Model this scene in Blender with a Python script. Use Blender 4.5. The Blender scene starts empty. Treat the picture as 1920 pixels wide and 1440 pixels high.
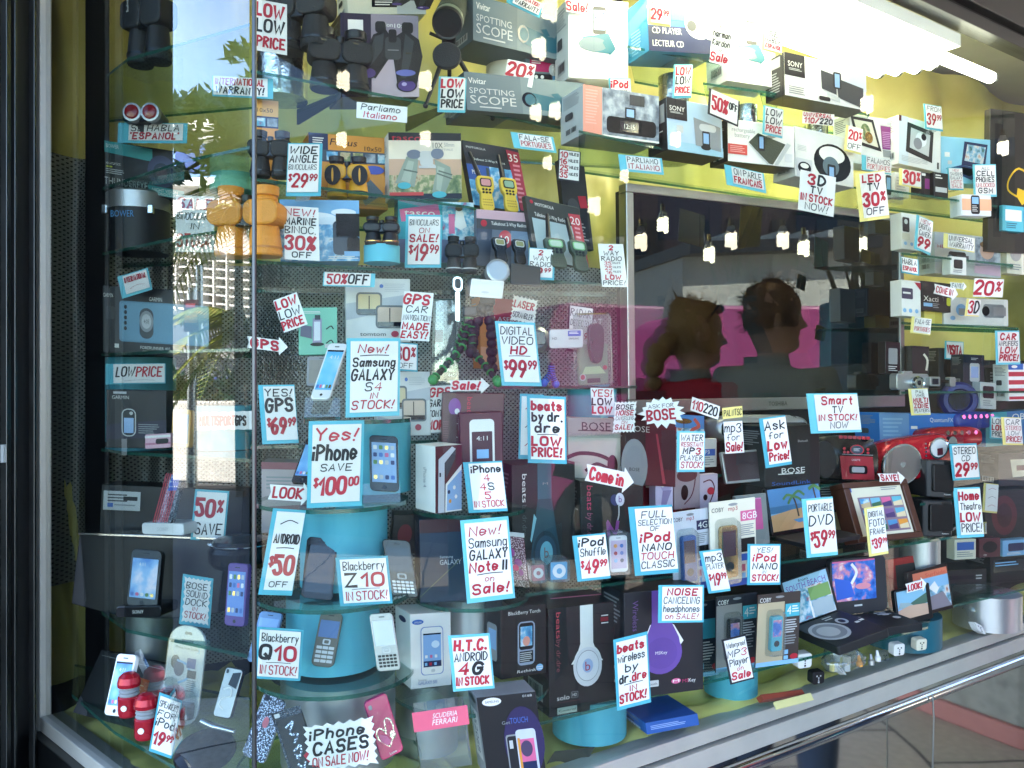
import bpy, bmesh, math, random
from mathutils import Vector as V3, noise
R = math.radians
random.seed(7)
S = bpy.context.scene
COL = S.collection
# ------------------------------------------------------------------ camera, sky, sun, exposure
F = 1550.0                      # focal length in photo pixels (photo 1920 x 1440)
CZ = 1.5                        # camera height above the pavement
cam = bpy.data.objects.new('camera', bpy.data.cameras.new('camera'))
COL.objects.link(cam)
cam.location = (0, 0, CZ)
cam.rotation_euler = (R(90), 0, 0)
cam.data.sensor_width = 36
cam.data.lens = 36 * F / 1920
cam.data.clip_start = 0.02
cam.data.clip_end = 500
S.camera = cam
S.view_settings.view_transform = 'Standard'
S.view_settings.look = 'None'
S.view_settings.gamma = 1
S.view_settings.exposure = 2.85
S.cycles.transparent_max_bounces = 24
S.cycles.max_bounces = 8
S.cycles.diffuse_bounces = 4
S.cycles.glossy_bounces = 5
S.cycles.transmission_bounces = 4
S.cycles.sample_clamp_indirect = 6
S.cycles.use_denoising = True
SUN_EL, SUN_AZ = R(42), (0.2, 0.98)        # the sun stands behind the shop: the window is in its shade
w = bpy.data.worlds.new('World')
S.world = w
w.use_nodes = True
nt = w.node_tree
sky = nt.nodes.new('ShaderNodeTexSky')
sky.sky_type = 'NISHITA'
sky.sun_disc = False
sky.sun_elevation = SUN_EL
sky.sun_rotation = math.atan2(SUN_AZ[0], SUN_AZ[1])
sky.air_density = 1.15
sky.dust_density = 0.2
sky.ozone_density = 1.6
sky.altitude = 2500
nt.links.new(sky.outputs[0], nt.nodes['Background'].inputs[0])
nt.nodes['Background'].inputs[1].default_value = 0.15
sl = bpy.data.lights.new('sun', 'SUN')
sl.energy = 5.0
sl.angle = R(0.5)
sl.color = (1, 0.95, 0.87)
so = bpy.data.objects.new('sun', sl)
COL.objects.link(so)
sd = V3((SUN_AZ[0] * math.cos(SUN_EL), SUN_AZ[1] * math.cos(SUN_EL), math.sin(SUN_EL)))
so.rotation_euler = sd.to_track_quat('Z', 'Y').to_euler()
so.location = (3, 8, 8)

# ------------------------------------------------------------------ materials
PAL = {  # sRGB hex, roughness, metallic
 'W': ('ece9e2', .6, 0), 'CW': ('eeece6', .7, 0), 'K': ('131316', .45, 0), 'INK': ('1b1a1e', .6, 0), 'RED': ('b01a30', .6, 0),
 'TEAL': ('58b9ca', .6, 0), 'TEAL2': ('6cc4d2', .6, 0), 'TEAL3': ('4aa9bb', .6, 0), 'RED2': ('c22a3c', .6, 0), 'YEL': ('efdf86', .6, 0), 'BLKC': ('24222a', .6, 0), 'GREY': ('8d9092', .5, 0), 'DG': ('3b3d40', .5, 0),
 'LG': ('c4c6c4', .5, 0), 'CREAM': ('e2dcc6', .55, 0), 'NAVY': ('1b2750', .4, 0), 'BLUE': ('2c62b4', .4, 0), 'SKY': ('84b9e2', .4, 0),
 'ORG': ('dd9438', .45, 0), 'OR2': ('e0651f', .5, 0), 'PINK': ('d5648f', .4, 0), 'HOT': ('c3225f', .25, 0), 'MAR': ('521626', .3, 0),
 'PUR': ('6a4a9c', .35, 0), 'DKP': ('2b2138', .35, 0), 'GRN': ('5e8a4c', .5, 0), 'MINT': ('7cc4a8', .5, 0), 'SAL': ('e79a86', .5, 0),
 'CHR': ('d8d8d8', .12, 1), 'ALU': ('a9aaa6', .32, 1), 'DAL': ('5d5f60', .38, 1), 'GUN': ('33363a', .3, 1), 'GOLD': ('c9a86a', .25, 1),
 'SILLM': ('c4c0b6', .38, .25), 'TB': ('44aebf', .45, 0), 'RUB': ('1b1c1e', .6, 0), 'SLV': ('a6a8a8', .3, .6), 'LENS': ('14182a', .06, 0), 'RLENS': ('8f1c22', .08, 0),
 'VLENS': ('5b4a86', .08, 0), 'WPL': ('e6e6e4', .25, 0), 'BPL': ('101114', .22, 0), 'SKIN': ('d8a284', .55, 0), 'HAIR': ('7a5632', .6, 0),
 'HAIR2': ('b0854a', .6, 0), 'GJ': ('a4a6a2', .8, 0), 'RJ': ('cc1a34', .7, 0), 'JEAN': ('2d3a52', .85, 0), 'FR': ('a81226', .25, .3),
 'SLATE': ('5f7078', .5, 0), 'TSC': ('6f7f84', .5, 0), 'WOOD': ('4a2a1c', .4, 0), 'PVIO': ('8a2a78', .5, 0), 'BRN': ('6c5a44', .5, 0),
 'OLV': ('3c4334', .5, 0), 'DTL': ('1d5f70', .4, 0), 'STN': ('8c8a86', .8, 0), 'KRB': ('b0746e', .8, 0), 'SCR': ('8fb4de', .2, 0),
}
MATS = {}
def lin(h):
    c = [int(h[i:i + 2], 16) / 255 for i in (0, 2, 4)]
    return tuple(x / 12.92 if x <= .04045 else ((x + .055) / 1.055) ** 2.4 for x in c) + (1,)
def newmat(name):
    m = bpy.data.materials.new(name)
    m.use_nodes = True
    MATS[name] = m
    return m, m.node_tree, m.node_tree.nodes['Principled BSDF']
def M(k):
    if k in MATS: return MATS[k]
    if k in PAL: hx, ro, me = PAL[k]
    else: hx, ro, me = k, .45, 0
    m, t, b = newmat(k)
    c = lin(hx)
    b.inputs['Metallic'].default_value = me
    n = t.nodes.new('ShaderNodeTexNoise')           # slight unevenness of print, paint and wear
    n.inputs['Scale'].default_value = 14
    n.inputs['Detail'].default_value = 5
    tc = t.nodes.new('ShaderNodeTexCoord')
    t.links.new(tc.outputs['Object'], n.inputs['Vector'])
    mr = t.nodes.new('ShaderNodeMapRange')
    mr.inputs['To Min'].default_value = .82
    mr.inputs['To Max'].default_value = 1.1
    t.links.new(n.outputs[0], mr.inputs[0])
    mx = t.nodes.new('ShaderNodeMix')
    mx.data_type = 'RGBA'; mx.blend_type = 'MULTIPLY'; mx.inputs[0].default_value = 1
    mx.inputs[6].default_value = c
    t.links.new(mr.outputs[0], mx.inputs[7])
    t.links.new(mx.outputs[2], b.inputs['Base Color'])
    r2 = t.nodes.new('ShaderNodeMapRange')
    r2.inputs['To Min'].default_value = max(.03, ro - .08)
    r2.inputs['To Max'].default_value = ro + .1
    t.links.new(n.outputs[0], r2.inputs[0])
    t.links.new(r2.outputs[0], b.inputs['Roughness'])
    if k in ('RUB', 'OLV', 'GJ', 'RJ', 'd98a1c', 'HAIR', 'HAIR2'):      # grained rubber, woven cloth, strands
        g = t.nodes.new('ShaderNodeTexNoise'); g.inputs['Scale'].default_value = 420 if k in ('RUB', 'OLV', 'd98a1c') else 130; g.inputs['Detail'].default_value = 3
        bp = t.nodes.new('ShaderNodeBump'); bp.inputs['Strength'].default_value = .5; bp.inputs['Distance'].default_value = .003 if k not in ('HAIR', 'HAIR2') else .012
        t.links.new(tc.outputs['Object'], g.inputs['Vector']); t.links.new(g.outputs[0], bp.inputs['Height']); t.links.new(bp.outputs[0], b.inputs['Normal'])
    return m
def ramp_mat(name, scale, stops, ro=.45, kind='noise', stretch=(1, 1, 1), detail=4, bump=0, me=0):
    m, t, b = newmat(name)
    tc = t.nodes.new('ShaderNodeTexCoord'); mp = t.nodes.new('ShaderNodeMapping')
    mp.inputs['Scale'].default_value = stretch
    t.links.new(tc.outputs['Object'], mp.inputs[0])
    n = t.nodes.new('ShaderNodeTexVoronoi' if kind == 'vor' else 'ShaderNodeTexNoise')
    n.inputs['Scale'].default_value = scale
    if kind != 'vor': n.inputs['Detail'].default_value = detail
    t.links.new(mp.outputs[0], n.inputs['Vector'])
    cr = t.nodes.new('ShaderNodeValToRGB')
    t.links.new(n.outputs['Distance' if kind == 'vor' else 0], cr.inputs[0])
    els = cr.color_ramp.elements
    while len(els) < len(stops): els.new(.5)
    for e, (p, h) in zip(els, stops): e.position = p; e.color = lin(h)
    t.links.new(cr.outputs[0], b.inputs['Base Color'])
    b.inputs['Roughness'].default_value = ro
    b.inputs['Metallic'].default_value = me
    if bump:
        bp = t.nodes.new('ShaderNodeBump'); bp.inputs['Strength'].default_value = bump; bp.inputs['Distance'].default_value = .01
        t.links.new(n.outputs[0], bp.inputs['Height']); t.links.new(bp.outputs[0], b.inputs['Normal'])
    return m
def emit_mat(name, hx, s, mis=True):
    m, t, b = newmat(name)
    b.inputs['Base Color'].default_value = lin(hx)
    b.inputs['Emission Color'].default_value = lin(hx)
    b.inputs['Emission Strength'].default_value = s
    if not mis: m.cycles.emission_sampling = 'NONE'
    return m
def glass_mat(name, tint, f0, gain, rough=0.0, body=0.0, bodyc='ffffff'):
    """thin sheet: what passes is tinted, what is mirrored grows with the angle (Schlick)"""
    m, t, b = newmat(name)
    t.nodes.remove(b)
    out = t.nodes['Material Output']
    tr = t.nodes.new('ShaderNodeBsdfTransparent'); tr.inputs[0].default_value = lin(tint)
    gl = t.nodes.new('ShaderNodeBsdfGlossy'); gl.inputs['Roughness'].default_value = rough
    lw = t.nodes.new('ShaderNodeLayerWeight'); lw.inputs[0].default_value = .5
    p = t.nodes.new('ShaderNodeMath'); p.operation = 'POWER'; p.inputs[1].default_value = 5
    a = t.nodes.new('ShaderNodeMath'); a.operation = 'MULTIPLY_ADD'; a.inputs[1].default_value = gain * (1 - f0); a.inputs[2].default_value = gain * f0; a.use_clamp = True
    t.links.new(lw.outputs['Facing'], p.inputs[0]); t.links.new(p.outputs[0], a.inputs[0])
    x = t.nodes.new('ShaderNodeMixShader')
    t.links.new(a.outputs[0], x.inputs[0])
    src = tr
    if body:
        df = t.nodes.new('ShaderNodeBsdfDiffuse'); df.inputs[0].default_value = lin(bodyc)
        y = t.nodes.new('ShaderNodeMixShader'); y.inputs[0].default_value = body
        t.links.new(tr.outputs[0], y.inputs[1]); t.links.new(df.outputs[0], y.inputs[2]); src = y
    t.links.new(src.outputs[0], x.inputs[1]); t.links.new(gl.outputs[0], x.inputs[2])
    t.links.new(x.outputs[0], out.inputs['Surface'])
    return m
glass_mat('pane', 'f4f8f6', .04, 1.0)
glass_mat('pane_side', 'f2f7f5', .045, 3.1)
glass_mat('shelf_glass', 'dcefe8', .04, 1.3, .02, .03, '9fd0c4')
glass_mat('shelf_edge', '6fae9e', .04, 2.0, .05, .45, '2d6a5c')
glass_mat('clear', 'f6f8f8', .04, 1.6, .03, .05, 'dfe6e6')
glass_mat('blister', 'f2f5f5', .05, 2.0, .05, .07, 'd0d8d8')
glass_mat('inner', 'fbfdfc', .0, .0)
emit_mat('tube', 'fffae0', 2.6)
emit_mat('cfl', 'fff6d8', 4.0, False)
ramp_mat('wp_blue', 16, [(.3, '3f6fc0'), (.5, '79b4e6'), (.62, 'd4e6f2'), (.75, '5a8ad0')], .12, detail=2)
ramp_mat('wp_sky', 18, [(.3, '4a86cc'), (.48, '9cc4e8'), (.58, 'f0e0e4'), (.72, 'c87a94')], .12, detail=3)
ramp_mat('wp_aqua', 14, [(.3, '2f8fc8'), (.5, '74c4ea'), (.65, 'cdeaf6'), (.8, '4a9ad4')], .12, detail=2)
ramp_mat('pic_sea', 60, [(.3, '2d6f9f'), (.5, '5fa6cf'), (.62, 'cfe0e6'), (.75, '3a5d7a')], .3)
ramp_mat('pic_green', 70, [(.3, '3d5a3a'), (.5, '7d8a5a'), (.6, 'c2b48e'), (.75, '8a5a3a')], .35)
ramp_mat('pic_pink', 60, [(.3, 'a03a5a'), (.45, '4a9ab4'), (.6, 'c8d8dc'), (.75, '6a5a8a')], .35)
ramp_mat('pic_fish', 34, [(.3, '274a9c'), (.47, '3f78c8'), (.58, 'd48a9a'), (.68, 'e8e4e0'), (.8, '1a2448')], .15)
ramp_mat('pic_city', 45, [(.3, '2f5a4a'), (.45, '88b4cc'), (.55, 'd8d4cc'), (.65, 'b46a4a'), (.8, '54507a')], .3)
ramp_mat('pic_rainbow', 40, [(.3, '6a4a8a'), (.45, '4a8a9a'), (.55, 'a85a7a'), (.7, '3a6a8a')], .3)
ramp_mat('pic_grey', 50, [(.3, '505a66'), (.5, '8a94a0'), (.65, 'b4bcc4')], .35)
ramp_mat('rhine', 420, [(0, 'ffffff'), (.35, 'b0b0b4'), (.6, '3c3c40')], .12, 'vor', me=.6)
ramp_mat('rhinek', 420, [(0, '9a9a9a'), (.3, '3a3a3c'), (.6, '0c0c0e')], .15, 'vor', me=.3)
ramp_mat('rhinep', 420, [(0, 'ffffff'), (.35, 'c8a8b4'), (.6, '6a4a56')], .15, 'vor', me=.5)

# ------------------------------------------------------------------ geometry helpers
def P(px, py, D):
    """the point that shows at photo pixel (px, py) and stands D metres ahead of the camera"""
    return V3(((px - 960) / F * D, D, CZ + (720 - py) / F * D))
def Z(py, D): return CZ + (720 - py) / F * D
class Fr:
    """a flat rectangle in space: three corners seen in the photo, its distance and the way it faces"""
    def __init__(s, x0, y0, x1, y1, x2, y2, D, yaw=28, tilt=0):
        ya, ti = R(yaw), R(tilt)
        s.N = V3((math.sin(ya) * math.cos(ti), -math.cos(ya) * math.cos(ti), math.sin(ti)))
        c = P((x1 + x2) / 2, (y1 + y2) / 2, D)
        cm = V3((0, 0, CZ))
        def hit(px, py):
            d = P(px, py, 1) - cm
            return cm + d * ((c - cm).dot(s.N) / d.dot(s.N))
        s.O = hit(x0, y0)
        u, v = hit(x1, y1) - s.O, hit(x2, y2) - s.O
        s.W, s.H = u.length, v.length
        s.U, s.V = u / s.W, v / s.H
    def m(s, x, y, h=0): return s.O + s.U * x + s.V * y + s.N * h
    def q(s, x, y, h=0): return s.m(x * s.W / 100, y * s.H / 100, h)
    def base(s): return s.q(50, 100)
    def sub(s, x0, y0, x1, y1, h=0):
        f = object.__new__(Fr)
        f.O, f.N, f.U, f.V = s.q(x0, y0, h), s.N, s.U, s.V
        f.W, f.H = s.W * (x1 - x0) / 100, s.H * (y1 - y0) / 100
        return f
def free(O, U, V, W, H):
    f = object.__new__(Fr)
    f.O, f.U, f.V, f.W, f.H = V3(O), V3(U).normalized(), V3(V).normalized(), W, H
    f.N = f.V.cross(f.U).normalized()
    return f
def wpos(o):
    p = V3((0, 0, 0))
    while o is not None: p += o.location; o = o.parent
    return p
class MB:
    def __init__(s): s.v, s.f, s.mi, s.ms, s.sm = [], [], [], [], []
    def k(s, m):
        if m not in s.ms: s.ms.append(m)
        return s.ms.index(m)
    def face(s, pts, m, smooth=False):
        i = len(s.v); s.v += [V3(p) for p in pts]
        s.f.append(list(range(i, i + len(pts)))); s.mi.append(s.k(m)); s.sm.append(smooth)
    def grid(s, rows, m, closed=False, smooth=True):
        i = len(s.v); n = len(rows[0]); k = s.k(m)
        for r in rows: s.v += [V3(p) for p in r]
        for a in range(len(rows) - 1):
            for b in range(n if closed else n - 1):
                c = (b + 1) % n
                s.f.append([i + a * n + b, i + a * n + c, i + (a + 1) * n + c, i + (a + 1) * n + b]); s.mi.append(k); s.sm.append(smooth)
    def prism(s, back, front, side, face, rear=None, smooth=False):
        n = len(front); i = len(s.v); s.v += [V3(p) for p in back] + [V3(p) for p in front]
        ks = s.k(side)
        for a in range(n):
            b = (a + 1) % n
            s.f.append([i + a, i + b, i + n + b, i + n + a]); s.mi.append(ks); s.sm.append(smooth)
        s.f.append([i + n + a for a in range(n)]); s.mi.append(s.k(face)); s.sm.append(False)
        s.f.append([i + a for a in reversed(range(n))]); s.mi.append(s.k(rear or side)); s.sm.append(False)
    def slab(s, fr, pts, h0, h1, side, face=None):
        s.prism([fr.m(x, y, h0) for x, y in pts], [fr.m(x, y, h1) for x, y in pts], side, face or side)
    def box(s, c, d, m, rz=0):
        cx, cy, cz = c; x, y, z = d[0] / 2, d[1] / 2, d[2] / 2; a, b = math.cos(rz), math.sin(rz)
        q = lambda u, w_, t: V3((cx + u * a - w_ * b, cy + u * b + w_ * a, cz + t))
        s.prism([q(-x, -y, -z), q(x, -y, -z), q(x, y, -z), q(-x, y, -z)], [q(-x, -y, z), q(x, -y, z), q(x, y, z), q(-x, y, z)], m, m)
    def tube(s, path, r, m, n=8, caps=True):
        path = [V3(p) for p in path]; rows = []; ref = None
        rr = r if isinstance(r, (list, tuple)) else [r] * len(path)
        for a, p in enumerate(path):
            t = (path[min(a + 1, len(path) - 1)] - path[max(a - 1, 0)]).normalized()
            if ref is None: ref = t.orthogonal().normalized()
            ref = (ref - t * ref.dot(t)).normalized(); bi = t.cross(ref)
            rows.append([p + (ref * math.cos(2 * math.pi * j / n) + bi * math.sin(2 * math.pi * j / n)) * rr[a] for j in range(n)])
        s.grid(rows, m, True)
        if caps: s.face(rows[0][::-1], m); s.face(rows[-1], m)
    def lathe(s, o, ax, prof, m, n=24, mats=None, smooth=True):
        """prof: (radius, height) pairs along the axis"""
        o, ax = V3(o), V3(ax).normalized(); e = ax.orthogonal().normalized(); g = ax.cross(e)
        ring = lambda r, h: [o + ax * h + (e * math.cos(2 * math.pi * j / n) + g * math.sin(2 * math.pi * j / n)) * max(r, 1e-5) for j in range(n)]
        for a in range(len(prof) - 1):
            s.grid([ring(*prof[a]), ring(*prof[a + 1])], mats[a] if mats else m, True, smooth)
        if prof[0][0] > 1e-4: s.face(ring(*prof[0])[::-1], mats[0] if mats else m)
        if prof[-1][0] > 1e-4: s.face(ring(*prof[-1]), mats[-1] if mats else m)
    def ball(s, c, r, m, n=12, sq=(1, 1, 1)):
        rows = []
        for a in range(n // 2 + 1):
            t = math.pi * a / (n // 2)
            rows.append([V3(c) + V3((r * sq[0] * math.sin(t) * math.cos(2 * math.pi * j / n), r * sq[1] * math.sin(t) * math.sin(2 * math.pi * j / n), r * sq[2] * math.cos(t))) for j in range(n)])
        s.grid(rows, m, True)
    def build(s, name, parent=None, bevel=0):
        off = wpos(parent) if parent else V3((0, 0, 0))
        me = bpy.data.meshes.new(name)
        me.from_pydata([tuple(p - off) for p in s.v], [], s.f)
        for k in s.ms: me.materials.append(M(k))
        me.polygons.foreach_set('material_index', s.mi)
        me.polygons.foreach_set('use_smooth', s.sm)
        me.update()
        o = bpy.data.objects.new(name, me); COL.objects.link(o)
        if parent: o.parent = parent
        if bevel:
            b = o.modifiers.new('b', 'BEVEL'); b.width = bevel; b.segments = 2; b.limit_method = 'ANGLE'; b.angle_limit = R(40)
        return o
def tag(o, label, cat, group=None, kind=None):
    if label: o['label'] = label
    if cat: o['category'] = cat
    if group: o['group'] = group
    if kind: o['kind'] = kind
    return o
def thing(name, label, cat, loc, group=None):
    o = bpy.data.objects.new(name, None); COL.objects.link(o)
    o.location = V3(loc); o.empty_display_size = .02
    return tag(o, label, cat, group)
def rr(x0, y0, x1, y1, r, n=5):
    r = min(r, abs(x1 - x0) / 2 - 1e-5, abs(y1 - y0) / 2 - 1e-5); out = []
    for cx, cy, a0 in ((x1 - r, y0 + r, -90), (x1 - r, y1 - r, 0), (x0 + r, y1 - r, 90), (x0 + r, y0 + r, 180)):
        for j in range(n + 1):
            a = R(a0 + 90 * j / n); out.append((cx + r * math.cos(a), cy + r * math.sin(a)))
    return out
def ell(cx, cy, rx, ry, n=24): return [(cx + rx * math.cos(2 * math.pi * j / n), cy + ry * math.sin(2 * math.pi * j / n)) for j in range(n)]
def smooth_line(p, closed, k=4):
    n = len(p); out = []
    for i in range(n if closed else n - 1):
        a, b, c, d = (p[(i + j) % n] if closed else p[min(max(i + j, 0), n - 1)] for j in (-1, 0, 1, 2))
        for t in (j / k for j in range(k)):
            out.append(tuple(.5 * (2 * b[q] + (c[q] - a[q]) * t + (2 * a[q] - 5 * b[q] + 4 * c[q] - d[q]) * t * t + (3 * b[q] - a[q] - 3 * c[q] + d[q]) * t ** 3) for q in (0, 1)))
    if not closed: out.append(tuple(p[-1]))
    return out
def ribbon(mb, fr, pts, w, h, m, closed=False):
    """a flat painted stroke on frame fr (metres), round-ended"""
    if len(pts) == 1 or (len(pts) == 2 and math.dist(*pts) < 1e-6):
        mb.face([fr.m(x, y, h) for x, y in ell(pts[0][0], pts[0][1], w * .6, w * .6, 8)], m); return
    n = len(pts); L, Rr = [], []
    tg = lambda a, b: ((b[0] - a[0]) / (math.dist(a, b) or 1e-9), (b[1] - a[1]) / (math.dist(a, b) or 1e-9))
    for i in range(n):
        p = pts[i]
        a = tg(pts[i - 1], p) if (i or closed) else tg(p, pts[1])
        b = tg(p, pts[(i + 1) % n]) if (i < n - 1 or closed) else a
        t = (a[0] + b[0], a[1] + b[1]); l = math.hypot(*t)
        if l < .2: t, l = b, 1
        nx, ny = -t[1] / l, t[0] / l
        k = w / 2 * min(1.5, 1 / max(.3, nx * -b[1] + ny * b[0]))
        e = (0, 0)
        if not closed and i == 0: e = (-a[0] * w * .35, -a[1] * w * .35)
        if not closed and i == n - 1: e = (a[0] * w * .35, a[1] * w * .35)
        L.append((p[0] + nx * k + e[0], p[1] + ny * k + e[1])); Rr.append((p[0] - nx * k + e[0], p[1] - ny * k + e[1]))
    mb.grid([[fr.m(*p, h) for p in (L + L[:1] if closed else L)], [fr.m(*p, h) for p in (Rr + Rr[:1] if closed else Rr)]], m, False, False)
# ------------------------------------------------------------------ brush lettering (stroke font) and print
G = dict(zip('ABCDEFGHIJKLMNOPQRSTUVWXYZ', '''06 20 46,14 34|00 06,~00 20 41 23 03,~03 24 45 26 06|~41 30 10 02 04 16 36 45|00 06,~00 20 42 44 26 06|40 00 06 46,03 33|40 00 06,03 33|~41 30 10 02 04 16 36 44,44 43 23|00 06,40 46,03 43|00 06|~30 34 16 05|00 06,40 03 46|00 06 36|06 00 24 40 46|06 00 46 40|@20 01 05 26 45 41|06 00,~00 20 41 42 23 03|@20 01 05 26 45 41,24 46|06 00,~00 20 41 32 13 03,13 46|~41 30 10 01 13 33 45 36 16 05|00 40,20 26|~00 04 16 36 44 40|00 26 40|00 16 32 46 60|00 46,40 06|00 23 40,23 26|00 40 06 46'''.split('|')))
G.update(dict(zip('0123456789', '''@20 01 05 26 45 41|02 20 26|~01 10 30 41 42 24 06,06 46|~01 10 30 41 32 23,~23 33 45 36 16 05|36 30 04 44|40 00 02,~02 22 33 45 36 16 05|~30 02 04 16 36 44 33 13 04|00 40 16|@20 01 23 45 26 05 23 41|~43 13 02 10 30 42 16'''.split('|'))))
G.update(dict(zip('abcdefghiklmnoprstuvwxyz', '''@12 03 05 16 25 33,32 36|00 06,@12 03 05 16 35 33|~33 12 03 05 16 35|@12 03 05 16 35 33,30 36|~04 34 33 12 03 05 16 35|~30 20 11 16,03 23|@12 03 05 16 35 33,~32 37 18 07|00 06,~04 12 33 36|03 06,01 01|00 06,32 04 36|00 06|02 06,~04 12 23 26,~24 32 43 46|02 06,~04 12 33 36|@12 03 05 16 35 33|02 08,@12 03 05 16 35 33|02 06,~04 12 32|~33 12 03 24 35 16 05|~10 15 26,02 22|~02 05 16 35 32,32 36|02 16 32|02 16 23 36 42|02 36,32 06|02 15,32 08|02 32 06 36'''.split('|'))))
G.update({'!': '10 04,06 06', '.': '06 06', '-': '03 23', '%': '40 06,@10 01 12 21,@34 25 36 45', '$': '~41 20 01 23 45 26 05,20 27', '/': '40 06', "'": '00 01', '*': '03 03', '&': '~46 11 20 31 04 16 44', 'v~': ''})
def glyph(ch):
    out = []; mx = 0
    for st in G.get(ch, '').split(','):
        if not st: continue
        md = st[0] if st[0] in '~@' else ''
        p = [(int(a[0]), int(a[1])) for a in st.lstrip('~@').split()]
        mx = max(mx, max(a[0] for a in p)); out.append((md, p))
    return out, mx
INKS = {'r': ('RED', .17), 'R': ('RED', .27), 'k': ('INK', .15), 'K': ('INK', .23), 'w': ('W', .13), 'b': ('NAVY', .12)}
def letter(mb, fr, lines, h0=.0006, red='RED', sl=.12, fat=1.0):
    """lay out 'R1.5 TEXT|k1 text' on the frame; ^ toggles small raised figures, { red, } black"""
    rows = []
    for ln in lines.split('|'):
        hd, tx = (ln.split(' ', 1) + [''])[:2]
        rows.append((hd[0], float(hd[1:] or 1), tx))
    tot = sum(r[1] for r in rows); y = fr.H * .03; av = fr.H * .94; li = 0
    for st, wt, tx in rows:
        rh = av * wt / tot
        if st == 'u':
            col = 'RED' if tx.strip() == 'r' else 'INK'
            ribbon(mb, fr, smooth_line([(fr.W * .2, y + rh * .6), (fr.W * .5, y + rh * .35), (fr.W * .8, y + rh * .5)], False), fr.H * .012, h0, col)
            y += rh; continue
        col, sw = INKS[st]; col = red if col == 'RED' else col; sw *= fat
        small = 0; adv = []; x = 0; c2 = col
        for ch in tx:
            if ch == '^': small = 1 - small; continue
            if ch == '{': c2 = red; continue
            if ch == '}': c2 = 'INK'; continue
            k = (.72 if ch == '%' else .5) if small else 1
            if ch == ' ': x += 2.0 * k; continue
            g, mx = glyph(ch)
            adv.append((g, x, k, c2)); x += (mx + 1.1 + sw * 5) * k
        if not adv: y += rh; continue
        gh = rh * .74; ux = gh / 6
        wid = x - 1.1
        fx = min(1.25, fr.W * .9 / max(1e-6, wid * ux))
        if fx < .62:
            gh *= max(.75, fx / .62); ux = gh / 6; fx = min(1.25, fr.W * .9 / (wid * ux))
        x0 = (fr.W - wid * ux * fx) / 2 + random.uniform(-.02, .02) * fr.W; yy = y + (rh - gh) / 2
        lw = gh * sw * min(1, .45 + .55 * fx)
        for g, gx, k, cc in adv:
            a = random.uniform(-.05, .05); dy = random.uniform(-.04, .04) * gh
            for md, p in g:
                q = [(x0 + (gx + (px + (3 - py) * (sl + a)) * k) * ux * fx, yy + dy + py * k * ux) for px, py in p]
                if md: q = smooth_line(q, md == '@')
                li += 1
                ribbon(mb, fr, q, lw * (1 if k == 1 else .55), h0 + .00005 * (li % 6), cc, md == '@')
        y += rh
TXT = {}
def text_mesh(tx):
    if tx not in TXT:
        c = bpy.data.curves.new('t', 'FONT'); c.body = tx; c.resolution_u = 2
        o = bpy.data.objects.new('t', c)
        me = bpy.data.meshes.new_from_object(o)
        vs = [tuple(v.co) for v in me.vertices]; fs = [list(p.vertices) for p in me.polygons]
        x0 = min(v[0] for v in vs); x1 = max(v[0] for v in vs)
        TXT[tx] = ([(v[0] - x0, v[1]) for v in vs], fs, x1 - x0)
        bpy.data.meshes.remove(me); bpy.data.objects.remove(o); bpy.data.curves.remove(c)
    return TXT[tx]
def printed(mb, fr, tx, x, y, hgt, m, h, width=None, vert=False, slant=0):
    """printed words, x / y of the top corner and cap height in metres; vert: reads downwards"""
    vs, fs, wd = text_mesh(tx)
    k = hgt / .69; kx = (width / wd) if width else k
    i = len(mb.v); km = mb.k(m)
    for a, b in vs:
        b0 = b; a = a * kx + slant * b * k; b = b * k
        mb.v.append(fr.m(x + (b if vert else a), y + (a if vert else hgt - b), h))
    for f in fs: mb.f.append([i + j for j in f]); mb.mi.append(km); mb.sm.append(False)
def phone_pic(mb, fr, x0, y0, x1, y1, body, scr, h, icons=True):
    a = fr.sub(x0, y0, x1, y1)
    mb.face([a.m(x, y, h) for x, y in rr(0, 0, a.W, a.H, a.W * .16)], body)
    mb.face([a.q(x, y, h + .0001) for x, y in ((8, 14), (92, 14), (92, 84), (8, 84))], scr)
    if icons:
        for r in range(4):
            for c in range(4):
                x, y = 14 + c * 20, 20 + r * 16
                mb.face([a.q(u, w_, h + .0002) for u, w_ in ((x, y), (x + 12, y), (x + 12, y + 8), (x, y + 8))], ('W', 'SKY', 'LG', 'NAVY')[(r * 3 + c) % 4])
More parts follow.
